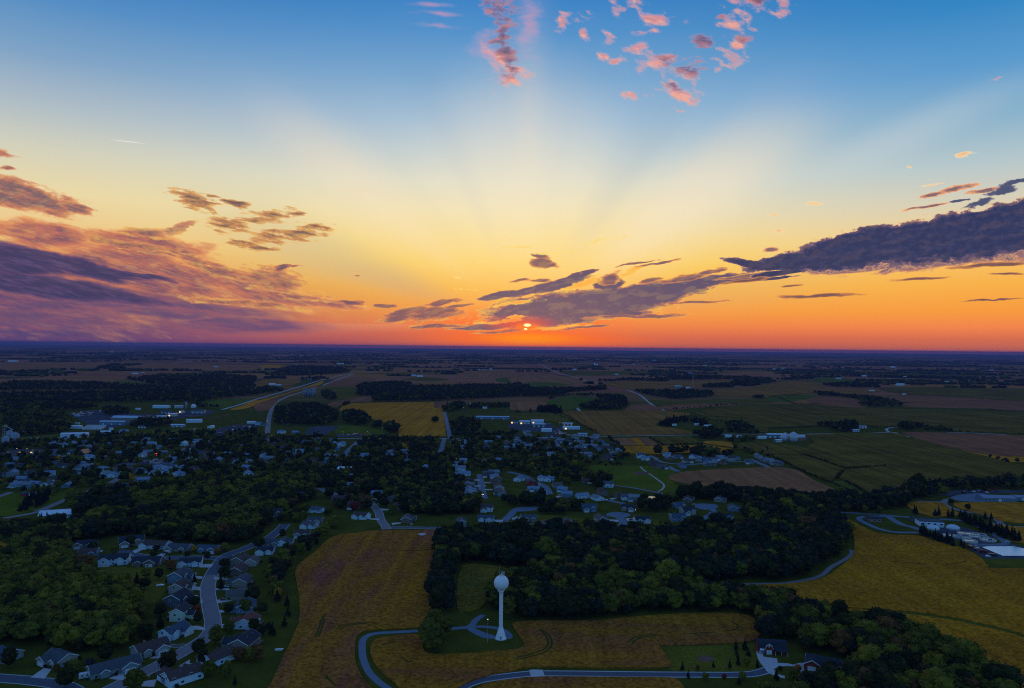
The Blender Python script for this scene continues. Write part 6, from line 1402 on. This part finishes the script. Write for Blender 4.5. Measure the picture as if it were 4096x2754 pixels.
for s, h, t, lab in (("B3 1655,1415", 3.5, 'rust', "thin rust sapling above the road"), ("B3 1725,1495", 4, 'lime', "yellow sapling below the road, left"), ("B3 1890,1490", 3, 'red', "red sapling below the road"), ("B3 2055,1495", 4.5, 'lime', "yellow sapling below the road, right"), ("B3 2095,1380", 6, 'lime', "yellow green sapling on the road lawn"), ("B4 268,1420", 4, 'orange', "orange tree on the oval island"), ("B4 110,1418", 3, 'dark', "dark shrub on the oval island"), ("B4 225,1500", 6, 'olive', "feathery tree on the oval island edge"), ("B4 560,1478", 9.5, 'dark', "big round tree in front of the red walled house"), ("B4 455,1442", 4, 'dark', "tree at the garage of the red walled house"),
    ("B2 195,770", 8, 'yellow', "yellow tree in the belt left of the bean field"), ("B2 1610,650", 8, 'lime', "bright yellowish tree at the bean field edge of the wood"), ("T2 655,1410", 8, 'red', "dull red tree by the loop street"), ("T2 880,1560", 10, 'red', "red brown tree in front of the brown house by the lane"), ("T2 1890,1560", 13, 'yellow', "golden tree above the central wood"), ("T3 185,1190", 12, 'yellow', "golden tree left of the park"), ("T2 675,1055", 10, 'lime', "bright green tree in the grove left of the lane"),
    ("T2 1600,765", 15, 'dark', "lone round tree in the yellow crop field"), ("T1 1460,905", 13, 'yellow', "golden tree by the town green"), ("T1 1840,895", 8, 'yellow', "yellow tree at the town road")):
    one(s, h, t, lab, wide=1.15 if 'lone' in lab else 1.0)
# the belt left of the bean field
scatter("B2 700,75 760,140 600,210 500,300 420,370 330,420 290,520 250,560 270,700 230,760 180,840 140,900 60,640 200,420 150,380 330,330 440,230 560,170 620,110", 9, 7, 12, TOWN, "in the tree belt left of the bean field", "tree belt left of the bean field", sight=True, drop=.25, seed=8)
scatter("B1 1950,1560 2281,1400 B2 90,1150 130,1060 60,900 20,1040 B1 2270,1350 2000,1460", 10, 5, 9, TOWN, "on the lawns at the left of the bean field", "trees on the lawns by the bean field", drop=.35, seed=9)
scatter("B2 -60,360 60,330 140,300 330,180 480,80 480,40 700,30 700,0 B1 2281,0 2050,120 2020,250 2230,330", 9.5, 7, 12, TOWN, "among the houses left of the bean field", "trees among the houses by the bean field", sight=True, drop=.2, seed=10)
# the wooded middle
scatter("T2 570,1330 540,1240 700,1090 900,1100 1500,1080 1730,1080 1780,1180 1840,1220 1860,1250 1850,1440 1960,1500 2010,1530 1960,1568 B2 2000,20 1900,10 1740,20 1660,40 1480,30 1290,15 1210,30 1060,-10 700,-10", 10, 8, 14, [('dark', 5), ('olive', 3), ('blue', 2), ('lime', .5), ('rust', .4)], "in the wooded middle of the town", "trees of the wooded middle", sight=True, drop=.05, seed=11)
scatter("T2 1200,1440 1500,1420 1850,1460 1980,1530 1950,1568 B2 2000,20 1740,30 1640,50 1400,20 1320,5", 10, 9, 14, MIDW, "in the grove beyond the bean field", "grove beyond the bean field", sight=True, seed=12)
scatter("T2 0,1230 560,1250 700,1090 740,920 460,900 0,900 -300,930 -300,1270", 12, 8, 13, TOWN, "in the leafy town left of the lane", "trees of the leafy town", sight=True, drop=.12, seed=13)
scatter("T2 760,1095 850,990 960,915 1280,905 1300,960 1640,1000 1560,1030 1440,1060 1760,1060 1740,1110 1500,1085 900,1100", 12, 8, 14, TOWN, "in the grove below the yellow crop", "grove below the yellow crop", sight=True, drop=.1, seed=14)
scatter("T2 1280,930 1400,915 1640,925 1690,1000 1620,1030 1420,1020 1280,980", 11, 8, 13, TOWN, "in the grove by the lane corner", "grove by the lane corner", drop=.15, seed=15)
scatter("T2 1740,920 2294,905 T3 420,900 640,930 1000,1000 1060,1080 1000,1120 760,1110 660,1180 600,1250 200,1200 0,1210 T2 2294,1230 2080,1200 1840,1210 1780,1150 1700,1100", 12.5, 7, 12.5, TOWN, "among the crowded houses in the middle", "trees of the crowded estate", sight=True, drop=.22, seed=16)
scatter("T3 0,1180 240,1180 480,1240 640,1220 860,1260 900,1310 760,1370 700,1300 520,1290 500,1370 440,1290 330,1270 180,1250 40,1210", 10, 8, 13, [('dark', 5), ('olive', 4), ('lime', .6)], "in the dark grove left of the park", "grove left of the park", sight=True, seed=17)
scatter("T3 0,1480 260,1450 330,1500 420,1490 700,1520 640,1568 400,1600 200,1600 300,1530 0,1520 T2 2200,1450 2200,1500", 9, 8, 12, MIDW, "in the hedge of trees above the upper turning circle", "trees above the turning circle", sight=True, seed=18)
scatter("T3 1140,1500 1300,1470 1500,1470 1480,1568 1150,1568", 9, 7, 12, MIDW, "in the grove below the pond", "grove below the pond", sight=True, seed=19)
scatter("T3 1490,1380 1560,1400 1760,1410 1950,1400 2294,1440 T4 0,1445 600,1450 820,1470 1000,1460 1300,1490 1250,1530 820,1568 640,1560 B4 640,-30 600,60 300,80 B3 2281,120 2050,60 T3 2080,1568 2070,1480 1800,1460 1500,1460", 9, 9, 15, MIDW, "in the wood behind the estate at centre right", "wood behind the estate", sight=True, seed=20)
scatter("T4 1000,1450 1200,1400 1500,1340 1700,1330 2294,1300 2450,1300 2450,1370 2294,1365 1700,1366 1560,1400 1480,1440 1380,1470 1240,1500 1000,1500", 10, 9, 15, MIDW, "in the wood behind the car park at far right", "wood behind the car park", sight=True, seed=21)
scatter("T4 1220,1350 1350,1330 1420,1370 1400,1440 1240,1440", 10, 12, 17, MIDW, "in the tall dark clump on the corn slope", "clump on the corn slope", seed=22)
# town at left
scatter("T1 0,960 140,945 450,930 560,920 740,910 830,900 1100,880 1250,900 1650,870 2294,850 T2 0,920 T2 -20,1240 T1 2294,1260 1600,1320 1100,1400 900,1420 760,1380 560,1430 440,1420 0,1400 -150,1300 -150,980", 13, 8, 13.5, TOWN, "among the houses of the town at left", "trees of the town at left", sight=True, drop=.2, seed=23)
scatter("T1 200,1500 260,1410 480,1400 420,1500 240,1560 170,1568", 9, 9, 13, [('spruce', 1)], "in the dark conifer clump at the left green", "conifers of the left green", 'conifer', seed=24)
scatter("T1 580,1500 680,1440 780,1450 790,1540 640,1560", 10, 9, 13, [('olive', 3), ('lime', 2)], "in the olive clump by the left road", "clump by the left road", seed=25)
scatter("T1 780,1440 1000,1400 1180,1440 1250,1568 B1 900,20 620,60 300,60 T1 700,1568", 9.5, 9, 14, [('dark', 3), ('spruce', 1), ('blue', 2)], "in the dark grove right of the left road", "grove right of the left road", sight=True, seed=26)
line("B1 280,140 400,90 420,110 580,85", 6, 9, 13, [('spruce', 1)], "in the conifer row before the white roofed hall", "conifers before the hall")
# conifer rows of the plant
line("B4 1362,192 1420,205 1500,232 1580,262 1640,288 1760,318", 4.6, 8, 13, [('spruce', 1)], "in the dark conifer row in front of the plant", "conifer row before the plant", wob=2.2)
line("B4 1380,205 1500,245 1640,300 1770,330", 5.5, 8, 12, [('spruce', 1)], "in the dark conifer row in front of the plant", "conifer row before the plant", wob=2.2)
line("B4 1725,75 1850,130 2000,190 2120,235 2240,270", 4.4, 9, 13, [('spruce', 1)], "in the long double conifer row behind the plant", "double conifer row behind the plant", wob=1.8)
line("B4 1760,72 1900,130 2060,190 2240,258", 4.4, 9, 13, [('spruce', 1)], "in the long double conifer row behind the plant", "double conifer row behind the plant", wob=1.8)
line("B4 1460,35 1560,42 1660,50 1730,58", 4.6, 9, 13, [('spruce', 1)], "in the conifer row above the treatment hall", "conifer row above the hall", wob=1.6)
line("B4 1880,60 1960,68 2010,72", 5, 8, 12, [('spruce', 1)], "in the short conifer row by the plant gate", "short conifer row by the gate", wob=1.6)
line("B4 1290,8 1300,18 1325,22", 4, 8, 11, [('spruce', 1)], "in the conifer trio above the annexe", "conifer trio", wob=1)
line("T4 1750,1382 1920,1384", 6, 5, 8, [('dark', 1)], "in the dark hedge behind the car park", "hedge behind the car park", 'broad', 2)
one("T4 1580,1418", 11, 'lime', "pale round tree left of the car park"); one("T4 1790,1548", 7, 'dark', "small round tree beside the office drive"); one("T4 1640,1500", 7, 'dark', "small dark tree inside the office drive bend")
line("B4 640,-8 760,0 900,10 1010,20 1060,18", 7, 9, 13, [('dark', 3), ('olive', 2)], "in the tree line above the plant road", "tree line above the plant road", 'broad', 3)
# mid distance woods and groves
for s, gap, a, b, ph, gr, kind, tints in (
    ("T2 870,470 960,425 1250,410 1500,430 1560,450 1800,440 2000,440 2294,440 T3 0,430 60,420 180,470 600,470 830,450 850,475 560,490 420,530 0,540 T2 2000,555 1500,575 1050,580 1040,540 910,525", 15, 12, 17, "in the long wood beyond the yellow crop", "long wood beyond the yellow crop", 'broad', FARW_),
    ("T2 170,720 175,640 300,620 480,600 640,640 740,680 720,770 600,800 300,790 180,790", 13, 9, 14, "in the grove beside the highway bend", "grove beside the highway bend", 'broad', FARW_),
    ("T2 590,500 680,470 690,500 720,560 640,570 600,540", 14, 11, 16, "in the clump right of the six silos", "clump right of the silos", 'broad', FARW_),
    ("T2 740,640 830,590 835,600 760,655", 10, 9, 12, "in the tree strip left of the yellow crop", "strip left of the yellow crop", 'broad', FARW_),
    ("T2 780,700 900,700 1000,720 1015,760 960,800 800,780", 13, 12, 20, "in the big clump on the yellow crop edge", "clump on the crop edge", 'broad', FARW_),
    ("T2 1045,800 1130,780 1140,810 1050,815", 12, 11, 15, "in the pair left of the domed tree", "pair by the yellow crop", 'broad', FARW_),
    ("T2 1160,840 1200,800 1275,830 1270,862 1170,865", 11, 14, 19, "in the domed clump at the crop corner", "domed clump at the crop corner", 'broad', FARW_),
    ("T2 1650,660 1700,620 1870,600 1860,650 1760,670", 13, 11, 16, "in the grove at the top of the lane", "grove at the top of the lane", 'broad', FARW_),
    ("T2 1900,620 2280,605 2280,630 1910,640", 11, 9, 13, "in the windbreak beyond the long blue shed", "windbreak beyond the blue shed", 'broad', FARW_),
    ("T2 1740,780 1850,750 2000,765 2000,860 1900,900 1750,905 1740,850", 13, 9, 14, "in the grove before the long blue shed", "grove before the blue shed", 'broad', FARW_),
    ("T2 1780,905 2000,880 2294,870 T3 60,860 0,900 T2 2100,905", 13, 8, 13, "in the grove by the gravel road middle", "grove by the gravel road", 'broad', FARW_),
    ("T1 1900,600 2030,630 1990,650 1880,640 1760,640 1740,610", 14, 10, 15, "in the grove at the end of the hay field", "grove at the hay field", 'broad', FARW_),
    ("T1 1160,800 1260,750 1500,760 1550,790 1420,815 1200,820", 13, 10, 14, "in the trees between factory and green", "trees between factory and green", 'broad', FARW_),
    ("T1 920,690 940,640 1140,650 1150,690 1000,715", 14, 10, 14, "in the grove beside the scrap yard", "grove beside the scrap yard", 'broad', FARW_),
    ("T1 0,850 60,690 300,640 500,680 640,740 620,850 560,870 300,890 140,900", 13, 10, 15, "on the wooded hill at the left edge", "wooded hill at the left edge", 'broad', [('dark', 3), ('olive', 3)]),
    ("T1 0,620 600,600 900,640 600,660 480,680 300,630 0,700", 16, 11, 15, "in the wood below the far fields left", "wood below the far fields", 'broad', FARW_),
    ("T1 -60,520 700,508 1100,505 1400,480 1900,480 2294,500 T2 0,520 T1 2050,555 1780,590 1400,580 1000,590 500,585 -60,600", 20, 12, 17, "in the long dark forest at left", "long dark forest at left", 'broad', FARW_),
    ("T1 -60,470 100,400 600,410 900,420 1300,440 1500,450 2000,460 1400,478 900,480 200,482 -60,482", 22, 12, 16, "in the second forest band at left", "second forest band", 'broad', FARW_),
    ("T1 1110,390 1400,345 1900,335 2294,360 T2 0,370 T1 2294,490 1800,465 1520,445 1250,410", 24, 12, 16, "in the far forest left of the railway", "far forest left of the railway", 'broad', FARW_),
    ("T3 520,605 700,560 800,530 1000,545 1030,590 1010,640 860,660 640,650 520,620", 15, 11, 17, "in the round topped wood in the middle fields", "round topped middle wood", 'broad', FARW_),
    ("T3 1090,485 1300,490 1600,485 1840,500 1780,540 1450,565 1200,520", 17, 11, 16, "in the wood right of the white gravel road", "wood right of the gravel road", 'broad', FARW_),
    ("T3 320,555 480,525 700,515 740,525 500,545 330,565", 14, 8, 12, "in the hedge on the pasture slope", "hedge on the pasture slope", 'broad', FARW_),
    ("T3 1700,455 1760,430 1980,420 1990,455 1800,460", 20, 12, 17, "in the grove right of the radio mast", "grove right of the radio mast", 'broad', FARW_),
    ("T3 750,400 1050,375 1400,385 1390,405 900,405", 24, 12, 16, "in the far wood strip in the middle", "far wood strip", 'broad', FARW_),
    ("T3 1280,375 1600,350 2000,365 2294,375 T4 190,450 0,455 T3 2294,450 2000,440 1900,385 1400,390", 24, 12, 17, "in the far dark wood right of the middle", "far dark wood", 'broad', FARW_),
    ("T3 2150,555 2200,530 2260,535 2255,562 2180,565", 14, 11, 15, "in the round clump in the right fields", "round clump in the right fields", 'broad', FARW_),
    ("T3 1310,785 1380,745 1500,735 1700,745 1760,790 1700,800 1600,760 1480,770 1400,815 1330,800", 10, 9, 14, "in the windbreak around the farm", "windbreak around the farm", 'conifer', [('spruce', 1)]),
    ("T3 1640,890 1760,850 1880,860 1870,915 1700,915", 12, 12, 20, "in the tall clump by the gravel road", "tall clump by the gravel road", 'broad', FARW_),
    ("T3 1920,790 2050,770 2200,830 2210,880 1950,870", 13, 9, 14, "in the trees beyond the bin farm", "trees beyond the bin farm", 'broad', FARW_),
    ("T3 1880,930 2100,910 2190,945 1900,950", 12, 6, 10, "in the scrub before the bin farm", "scrub before the bin farm", 'broad', FARW_),
    ("T3 225,675 240,640 430,640 450,685 300,690", 9, 13, 17, "in the tight conifer block", "tight conifer block", 'conifer', [('spruce', 1)]),
    ("T3 0,672 180,668 180,676 0,680", 14, 10, 13, "in the row left of the conifer block", "row left of the conifer block", 'conifer', [('spruce', 1)]),
    ("T3 1270,1070 1290,1020 1390,1020 1390,1065", 10, 12, 19, "in the tall clump above the stubble houses", "tall clump above the stubble houses", 'broad', FARW_),
    ("T3 1400,1060 1420,1030 1550,1030 1560,1060", 11, 11, 17, "in the trees above the stubble houses", "trees above the stubble houses", 'broad', FARW_),
    ("T3 1600,1075 1620,1030 1690,1030 1740,1070 1900,1060 1980,1070 1960,1090 1620,1095", 11, 11, 19, "in the big trees by the stubble houses", "big trees by the stubble houses", 'broad', FARW_),
    ("T3 1970,1015 2030,1000 2060,1040 2200,1055 2294,1080 2294,1050 2150,1030", 12, 8, 13, "in the trees at the right end of the stubble houses", "trees right of the stubble houses", 'broad', FARW_),
    ("T4 430,810 560,805 570,830 600,855 760,850 820,800 830,770 600,790", 13, 11, 18, "in the round grove on the gravel road", "round grove on the gravel road", 'broad', FARW_),
    ("T4 1050,778 1190,785 1250,770 1400,780 1410,800 1300,838 1180,838 1190,800", 12, 10, 17, "in the grove around the white barn", "grove around the white barn", 'broad', FARW_),
    ("T4 1400,838 1420,790 1700,838 1850,860 1700,865", 12, 6, 10, "in the hedge right of the white barn", "hedge right of the white barn", 'broad', FARW_),
    ("T4 1920,1065 2180,1122 2160,1135 1940,1080", 9, 5, 8, "in the hedge on the right stubble edge", "hedge on the right stubble edge", 'broad', FARW_),
    ("T4 2180,1130 2294,1125 2400,1140 2294,1150", 10, 8, 11, "in the clump at the right corn edge", "clump at the right corn edge", 'broad', FARW_),
    ("T4 470,438 700,430 800,420 980,435 1000,462 760,458 540,450", 26, 14, 24, "on the wooded knoll far right", "wooded knoll far right", 'broad', FARW_),
    ("T4 400,490 500,490 680,530 900,535 1100,575 1200,600 1190,625 900,628 810,605 760,560 480,540", 16, 9, 14, "in the tapering wood at right", "tapering wood at right", 'broad', FARW_),
    ("T4 110,385 300,355 460,360 450,380 200,390", 26, 11, 16, "in the far grove right of the dark wood", "far grove right", 'broad', FARW_),
    ("T4 630,350 720,335 850,350 800,356", 30, 12, 18, "in the far wood left of the white barn", "far wood by the white barn", 'broad', FARW_),
    ("T4 1240,432 1300,420 1430,425 1420,440", 24, 11, 15, "in the far hedge right of the white barn", "far hedge by the white barn", 'broad', FARW_),
    ("T2 160,330 220,275 350,262 700,270 850,300 830,320 600,345 300,345", 28, 12, 17, "in the far wood beyond the highway", "far wood beyond the highway", 'broad', FARW_),
    ("T1 -60,330 250,300 200,335 -60,345", 30, 11, 15, "in the far grove at the left edge", "far grove left", 'broad', FARW_),
    ("T1 960,330 1030,300 1190,315 1180,330", 28, 12, 17, "in the far knoll grove at left", "far knoll grove", 'broad', FARW_),
    ("T1 840,290 1000,255 1120,275 1100,290", 30, 12, 17, "in the far grove by the left road", "far grove by the left road", 'broad', FARW_),
    ("T2 390,380 480,365 660,365 640,385 450,392", 22, 10, 14, "in the far farm grove by the railway", "far farm grove", 'broad', FARW_),
    ("T2 0,480 60,450 240,470 230,500 60,505 0,530", 17, 11, 15, "in the grove left of the railway", "grove left of the railway", 'broad', FARW_)):
    scatter(s, gap, a, b, tints, ph, gr, kind, seed=40, pad=1.0)
CORNE = [('dark', 2), ('olive', 1)]  # dark bush rows added to stand in for shadows along the crop edges
for s_, ph in (("T4 0,1058 120,1110 280,1192 400,1245 540,1300 680,1365 830,1432", "in the added shade line below the corn slope"), ("T4 340,1062 420,1085 520,1122 620,1158 690,1180 850,1172 1060,1160", "in the added shade line across the corn slope"), ("T4 690,1190 650,1225 605,1272", "in the added shade line by the grass waterway"),
               ("T4 690,1300 800,1350 930,1432", "in the added shade line right of the waterway"), ("T4 0,822 200,815 410,808", "in the added shade line above the cattle barn"), ("T4 890,798 1000,808 1080,815", "in the added shade line left of the white barn grove"), ("T4 80,630 250,668 460,706", "in the added contour shade line at right"),
               ("T4 100,545 240,600 340,606 460,600", "in the added shade line of the small hay field"), ("T4 0,535 150,520 300,512", "in the added shade line above the hay field"), ("T4 1980,648 2030,658 2294,668", "in the added shade line of the far right corn"), ("T3 1620,712 1500,722 1420,740", "in the added shade line of the brown field"), ("T3 1230,905 1300,940 1345,968", "in the added shade line of the striped plots"), ("T3 1345,970 1500,966 1700,958", "in the added shade line above the yellow strip")):
    line(s_, 4.5, 3.2, 4.8, CORNE, ph, 'bushes added as edge shade', 'broad', .8)
line("T3 380,690 520,745 620,790 720,840 860,880", 16, 3, 6, [('dark', 1)], "in the low hedge along the big brown field", "hedge of the big brown field", 'broad', 1)
line("T3 860,905 930,960 980,1010 1010,1040", 9, 6, 10, [('dark', 1)], "in the hedge right of the crowded estate", "hedge of the crowded estate", 'broad', 2)
line("T3 1440,655 1600,635 1700,632 1760,630 1900,612 2060,612", 16, 5, 9, [('dark', 1)], "in the broken hedge across the right fields", "broken hedge across the fields", 'broad', 3)
line("T3 750,1145 800,1145 920,1145 1000,1160 830,1165", 8, 4, 7, [('dark', 1)], "in the park hedge", "park hedge", 'broad', 2)
line("T3 1700,740 1900,770 1960,790", 18, 4, 8, [('dark', 1)], "in the hedge behind the windbreak farm", "hedge behind the farm", 'broad', 2)
# ---- individuals first: those that show largest
for t in TREES: t['D'] = math.hypot(t['x'], t['y']); t['px'] = project(t['x'], t['y'])
def in_frame(t): return -20 < t['px'][0] < 4116 and t['px'][1] < 2754 + 300*400/t['D']
def pick(kind, n):
    c = [t for t in TREES if t['kind'] == kind and in_frame(t)]
    c.sort(key=lambda t: (not t['solo'], -t['h']/t['D'])); return c[:n]
IND = pick('broad', 292) + pick('conifer', 285)
ids = {id(t) for t in IND}
sizes = {}
byph = {}
for t in IND: byph.setdefault(t['ph'], []).append(t)
def spot(t):
    """where in its wood a tree stands"""
    L = byph[t['ph']]
    if len(L) < 5: return ''
    xs_ = sorted(q['px'][0] for q in L); ys_ = sorted(q['px'][1] for q in L)
    n = len(L); x, y = t['px']
    a = 'left ' if x < xs_[n//4] else ('right ' if x > xs_[(3*n)//4] else 'middle ')
    b = 'near ' if y > ys_[(2*n)//3] else ('far ' if y < ys_[n//3] else '')
    return b + a
TS = {'dark': 'dark green', 'olive': 'olive', 'lime': 'yellowish', 'rust': 'rusty', 'yellow': 'yellow', 'red': 'red', 'orange': 'orange', 'blue': 'blue green', 'spruce': 'blackish'}
def nth(k): return ORD[k] if k < len(ORD) else f"{k + 1}" + ('st' if (k+1) % 10 == 1 else 'nd' if (k+1) % 10 == 2 else 'rd' if (k+1) % 10 == 3 else 'th')
same = {}
for t in IND:
    if t['solo']: t['lab'] = t['ph']; continue
    gs = t['gr']
    for p_ in ('trees of the ', 'trees in the ', 'conifers of the ', 'trees '):
        if gs.startswith(p_): gs = gs[len(p_):]; break
    gs = gs.replace('ridge right of the tower', 'ridge wood').replace('double conifer row behind the plant', 'double conifer row')
    kd = 'conifer' if t['kind'] == 'conifer' else 'tall tree' if t['h'] > 13.5 else 'small tree' if t['h'] < 8.5 else 'tree'
    same.setdefault((TS[t['t']], kd, spot(t).strip(), gs), []).append(t)
for (tn, kd, sp, gs), L_ in same.items():
    L_.sort(key=lambda t: t['px'][0])
    for k, t in enumerate(L_):
        o_ = '' if len(L_) == 1 else ('leftmost ' if k == 0 else 'rightmost ' if k == len(L_) - 1 else nth(k) + ' ')
        fl = ' from left' if o_ and k not in (0, len(L_) - 1) else ''
        where = f"in the {sp} of the {gs}" if sp else (f"{gs}" if gs.split()[0] in ('among', 'on') else f"in the {gs}")
        t['lab'] = f"{o_}{tn} {kd}{fl} {where}"
for t in IND:
    con = t['kind'] == 'conifer'
    root = empty('conifer_tree' if con else 'broadleaf_tree', (t['x'], t['y'], 0), random.uniform(0, 6.28))
    h = t['h']; w = h*t.get('wide', 1.0)*(random.uniform(.92, 1.15) if not con else random.uniform(.9, 1.15))
    root.scale = (w*random.uniform(.86, 1.14), w*random.uniform(.86, 1.14), h)
    lab = t['lab']
    tag(root, lab, 'tree', t['gr'] or ('single conifers' if con else 'single trees'))
    c = bpy.data.objects.new('crown', random.choice(CO_ME if con else BR_ME)); COL.objects.link(c); c.parent = root
    c.material_slots[0].link = 'OBJECT'; c.material_slots[0].material = TINT[t['t']]
    k = bpy.data.objects.new('trunk', TC_ME if con else TR_ME); COL.objects.link(k); k.parent = root
# ---- the rest, as masses nobody could count
def mass(name, trees, lib, label):
    if not trees: return
    VV, FF, MI, n = [], [], [], 0
    g = np.random.default_rng(5)
    for t in trees:
        V, F = lib[g.integers(len(lib))]
        a = g.uniform(0, 6.28); ca, sa = math.cos(a), math.sin(a); w = t['h']*g.uniform(.9, 1.18)*t.get('wide', 1.0)
        q = np.empty_like(V); q[:, 0] = (V[:, 0]*ca - V[:, 1]*sa)*w + t['x']; q[:, 1] = (V[:, 0]*sa + V[:, 1]*ca)*w + t['y']; q[:, 2] = V[:, 2]*t['h']
        VV.append(q); FF.append(F + n); MI.append(np.full(len(F), TKEYS.index(t['t']))); n += len(V)
    o = bpy.data.objects.new(name, np_mesh(name, np.concatenate(VV), np.concatenate(FF), [TINT[k] for k in TKEYS], np.concatenate(MI)))
    COL.objects.link(o); tag(o, label, 'woodland', kind='stuff')
rest = [t for t in TREES if id(t) not in ids]
mass('woodland', [t for t in rest if t['kind'] == 'broad' and t['D'] < 1000], BR_MID, "remaining crowns of the near woods")
mass('town_woodland', [t for t in rest if t['kind'] == 'broad' and t['D'] >= 1000], BR_FAR, "tree cover of the town and the farther woods")
mass('conifer_woodland', [t for t in rest if t['kind'] == 'conifer'], CO_FAR, "remaining conifers in far windbreaks")
# woods far out towards the skyline
def far_woods(n, y0, y1, seed, lab):
    g = np.random.default_rng(seed); tr = []
    for _ in range(n):
        y = math.exp(g.uniform(math.log(y0), math.log(y1))); x = g.uniform(-.80, .80)*y
        if y < 5200 and -.3 < x/y < .5 and g.random() < .6: continue
        L = g.uniform(60, 420)*(y/6000)**.5; Wd = g.uniform(20, 120)*(y/6000)**.3; rot = g.normal(0, .25)
        s = 26 if y < 7000 else 40
        m = int(L*Wd/(s*s)*1.5) + 3
        for _k in range(min(m, 120)):
            a, b = g.uniform(-L, L), g.normal(0, Wd*.4)*(1 if g.random() < .8 else .2)
            tr.append(dict(x=x + a*math.cos(rot) - b*math.sin(rot), y=y + a*math.sin(rot) + b*math.cos(rot), h=g.uniform(11, 17), wide=s/15.0, t=('dark', 'dark', 'blue', 'olive')[g.integers(4)]))
    xs, ysn = np.array([t['x'] for t in tr]), np.array([t['y'] for t in tr])
    k = free(xs, ysn, 1.0) if y0 < 5000 else np.ones(len(tr), bool)
    return [t for t, f in zip(tr, k) if f]
HUMP = []
for i in range(4):
    g = np.random.default_rng(700 + i); v, f = cube_sphere(2); v = v*g.uniform(.75, 1.2, len(v))[:, None]*np.array([.5, .5, .55]); v[:, 2] = np.maximum(v[:, 2] + .42, .0); HUMP.append((v, f))
mass('distant_woods', far_woods(330, 3600, 14000, 31, '') + far_woods(260, 9000, 34000, 32, ''), HUMP, "scattered woods and shelter belts out to the skyline")
# far farmsteads as small specks of white
gfar = np.random.default_rng(61); FB = []
for k in range(46):
    y = math.exp(gfar.uniform(math.log(4200), math.log(15000))); FB.append((gfar.uniform(-.66, .66), y))
for sd_, lo, hi in (('left', -1, -.22), ('middle', -.22, .22), ('right', .22, 1)):
    L_ = sorted(q for q in FB if lo <= q[0] < hi)
    for k, (q, y) in enumerate(L_):
        L = gfar.uniform(18, 36)*(y/5000)**.3
        shed('farm_building', f"tiny pale farm building, {nth(k)} from left in the {sd_} third of the far plain", (q*y, y), L, L*.45, 6, gfar.uniform(-15, 15), WALL['w' if k % 3 else 'u'], METALW if k % 2 else METALR, f"far farm buildings {sd_}", doors=0, cat='farm building')

# low shrubs along the walls of the near houses
gs_ = np.random.default_rng(8)
for s_, yaw, L, Wd, h, wc, rc, wing, st, ex, lab in N_:
    (x, y), = pts(s_); ca, sa = math.cos(R(yaw)), math.sin(R(yaw))
    for k in range(3):
        a, b = gs_.uniform(-.48, .48)*L, (-Wd/2 - gs_.uniform(1.8, 2.6)) if k else (Wd/2 + 1.4)
        root = empty('garden_shrub', (x + a*ca - b*sa, y + 2 + a*sa + b*ca, 0)); q = gs_.uniform(1.3, 2.4); root.scale = (q*1.5, q*1.5, q)
        tag(root, f"low dark shrub {('behind', 'in front of', 'beside')[k]} the {' '.join(lab.split()[:7])}", 'shrub', 'shrubs along house walls')
        c = bpy.data.objects.new('foliage', BR_ME[k]); COL.objects.link(c); c.parent = root
        c.material_slots[0].link = 'OBJECT'; c.material_slots[0].material = TINT[('dark', 'blue', 'olive')[k]]
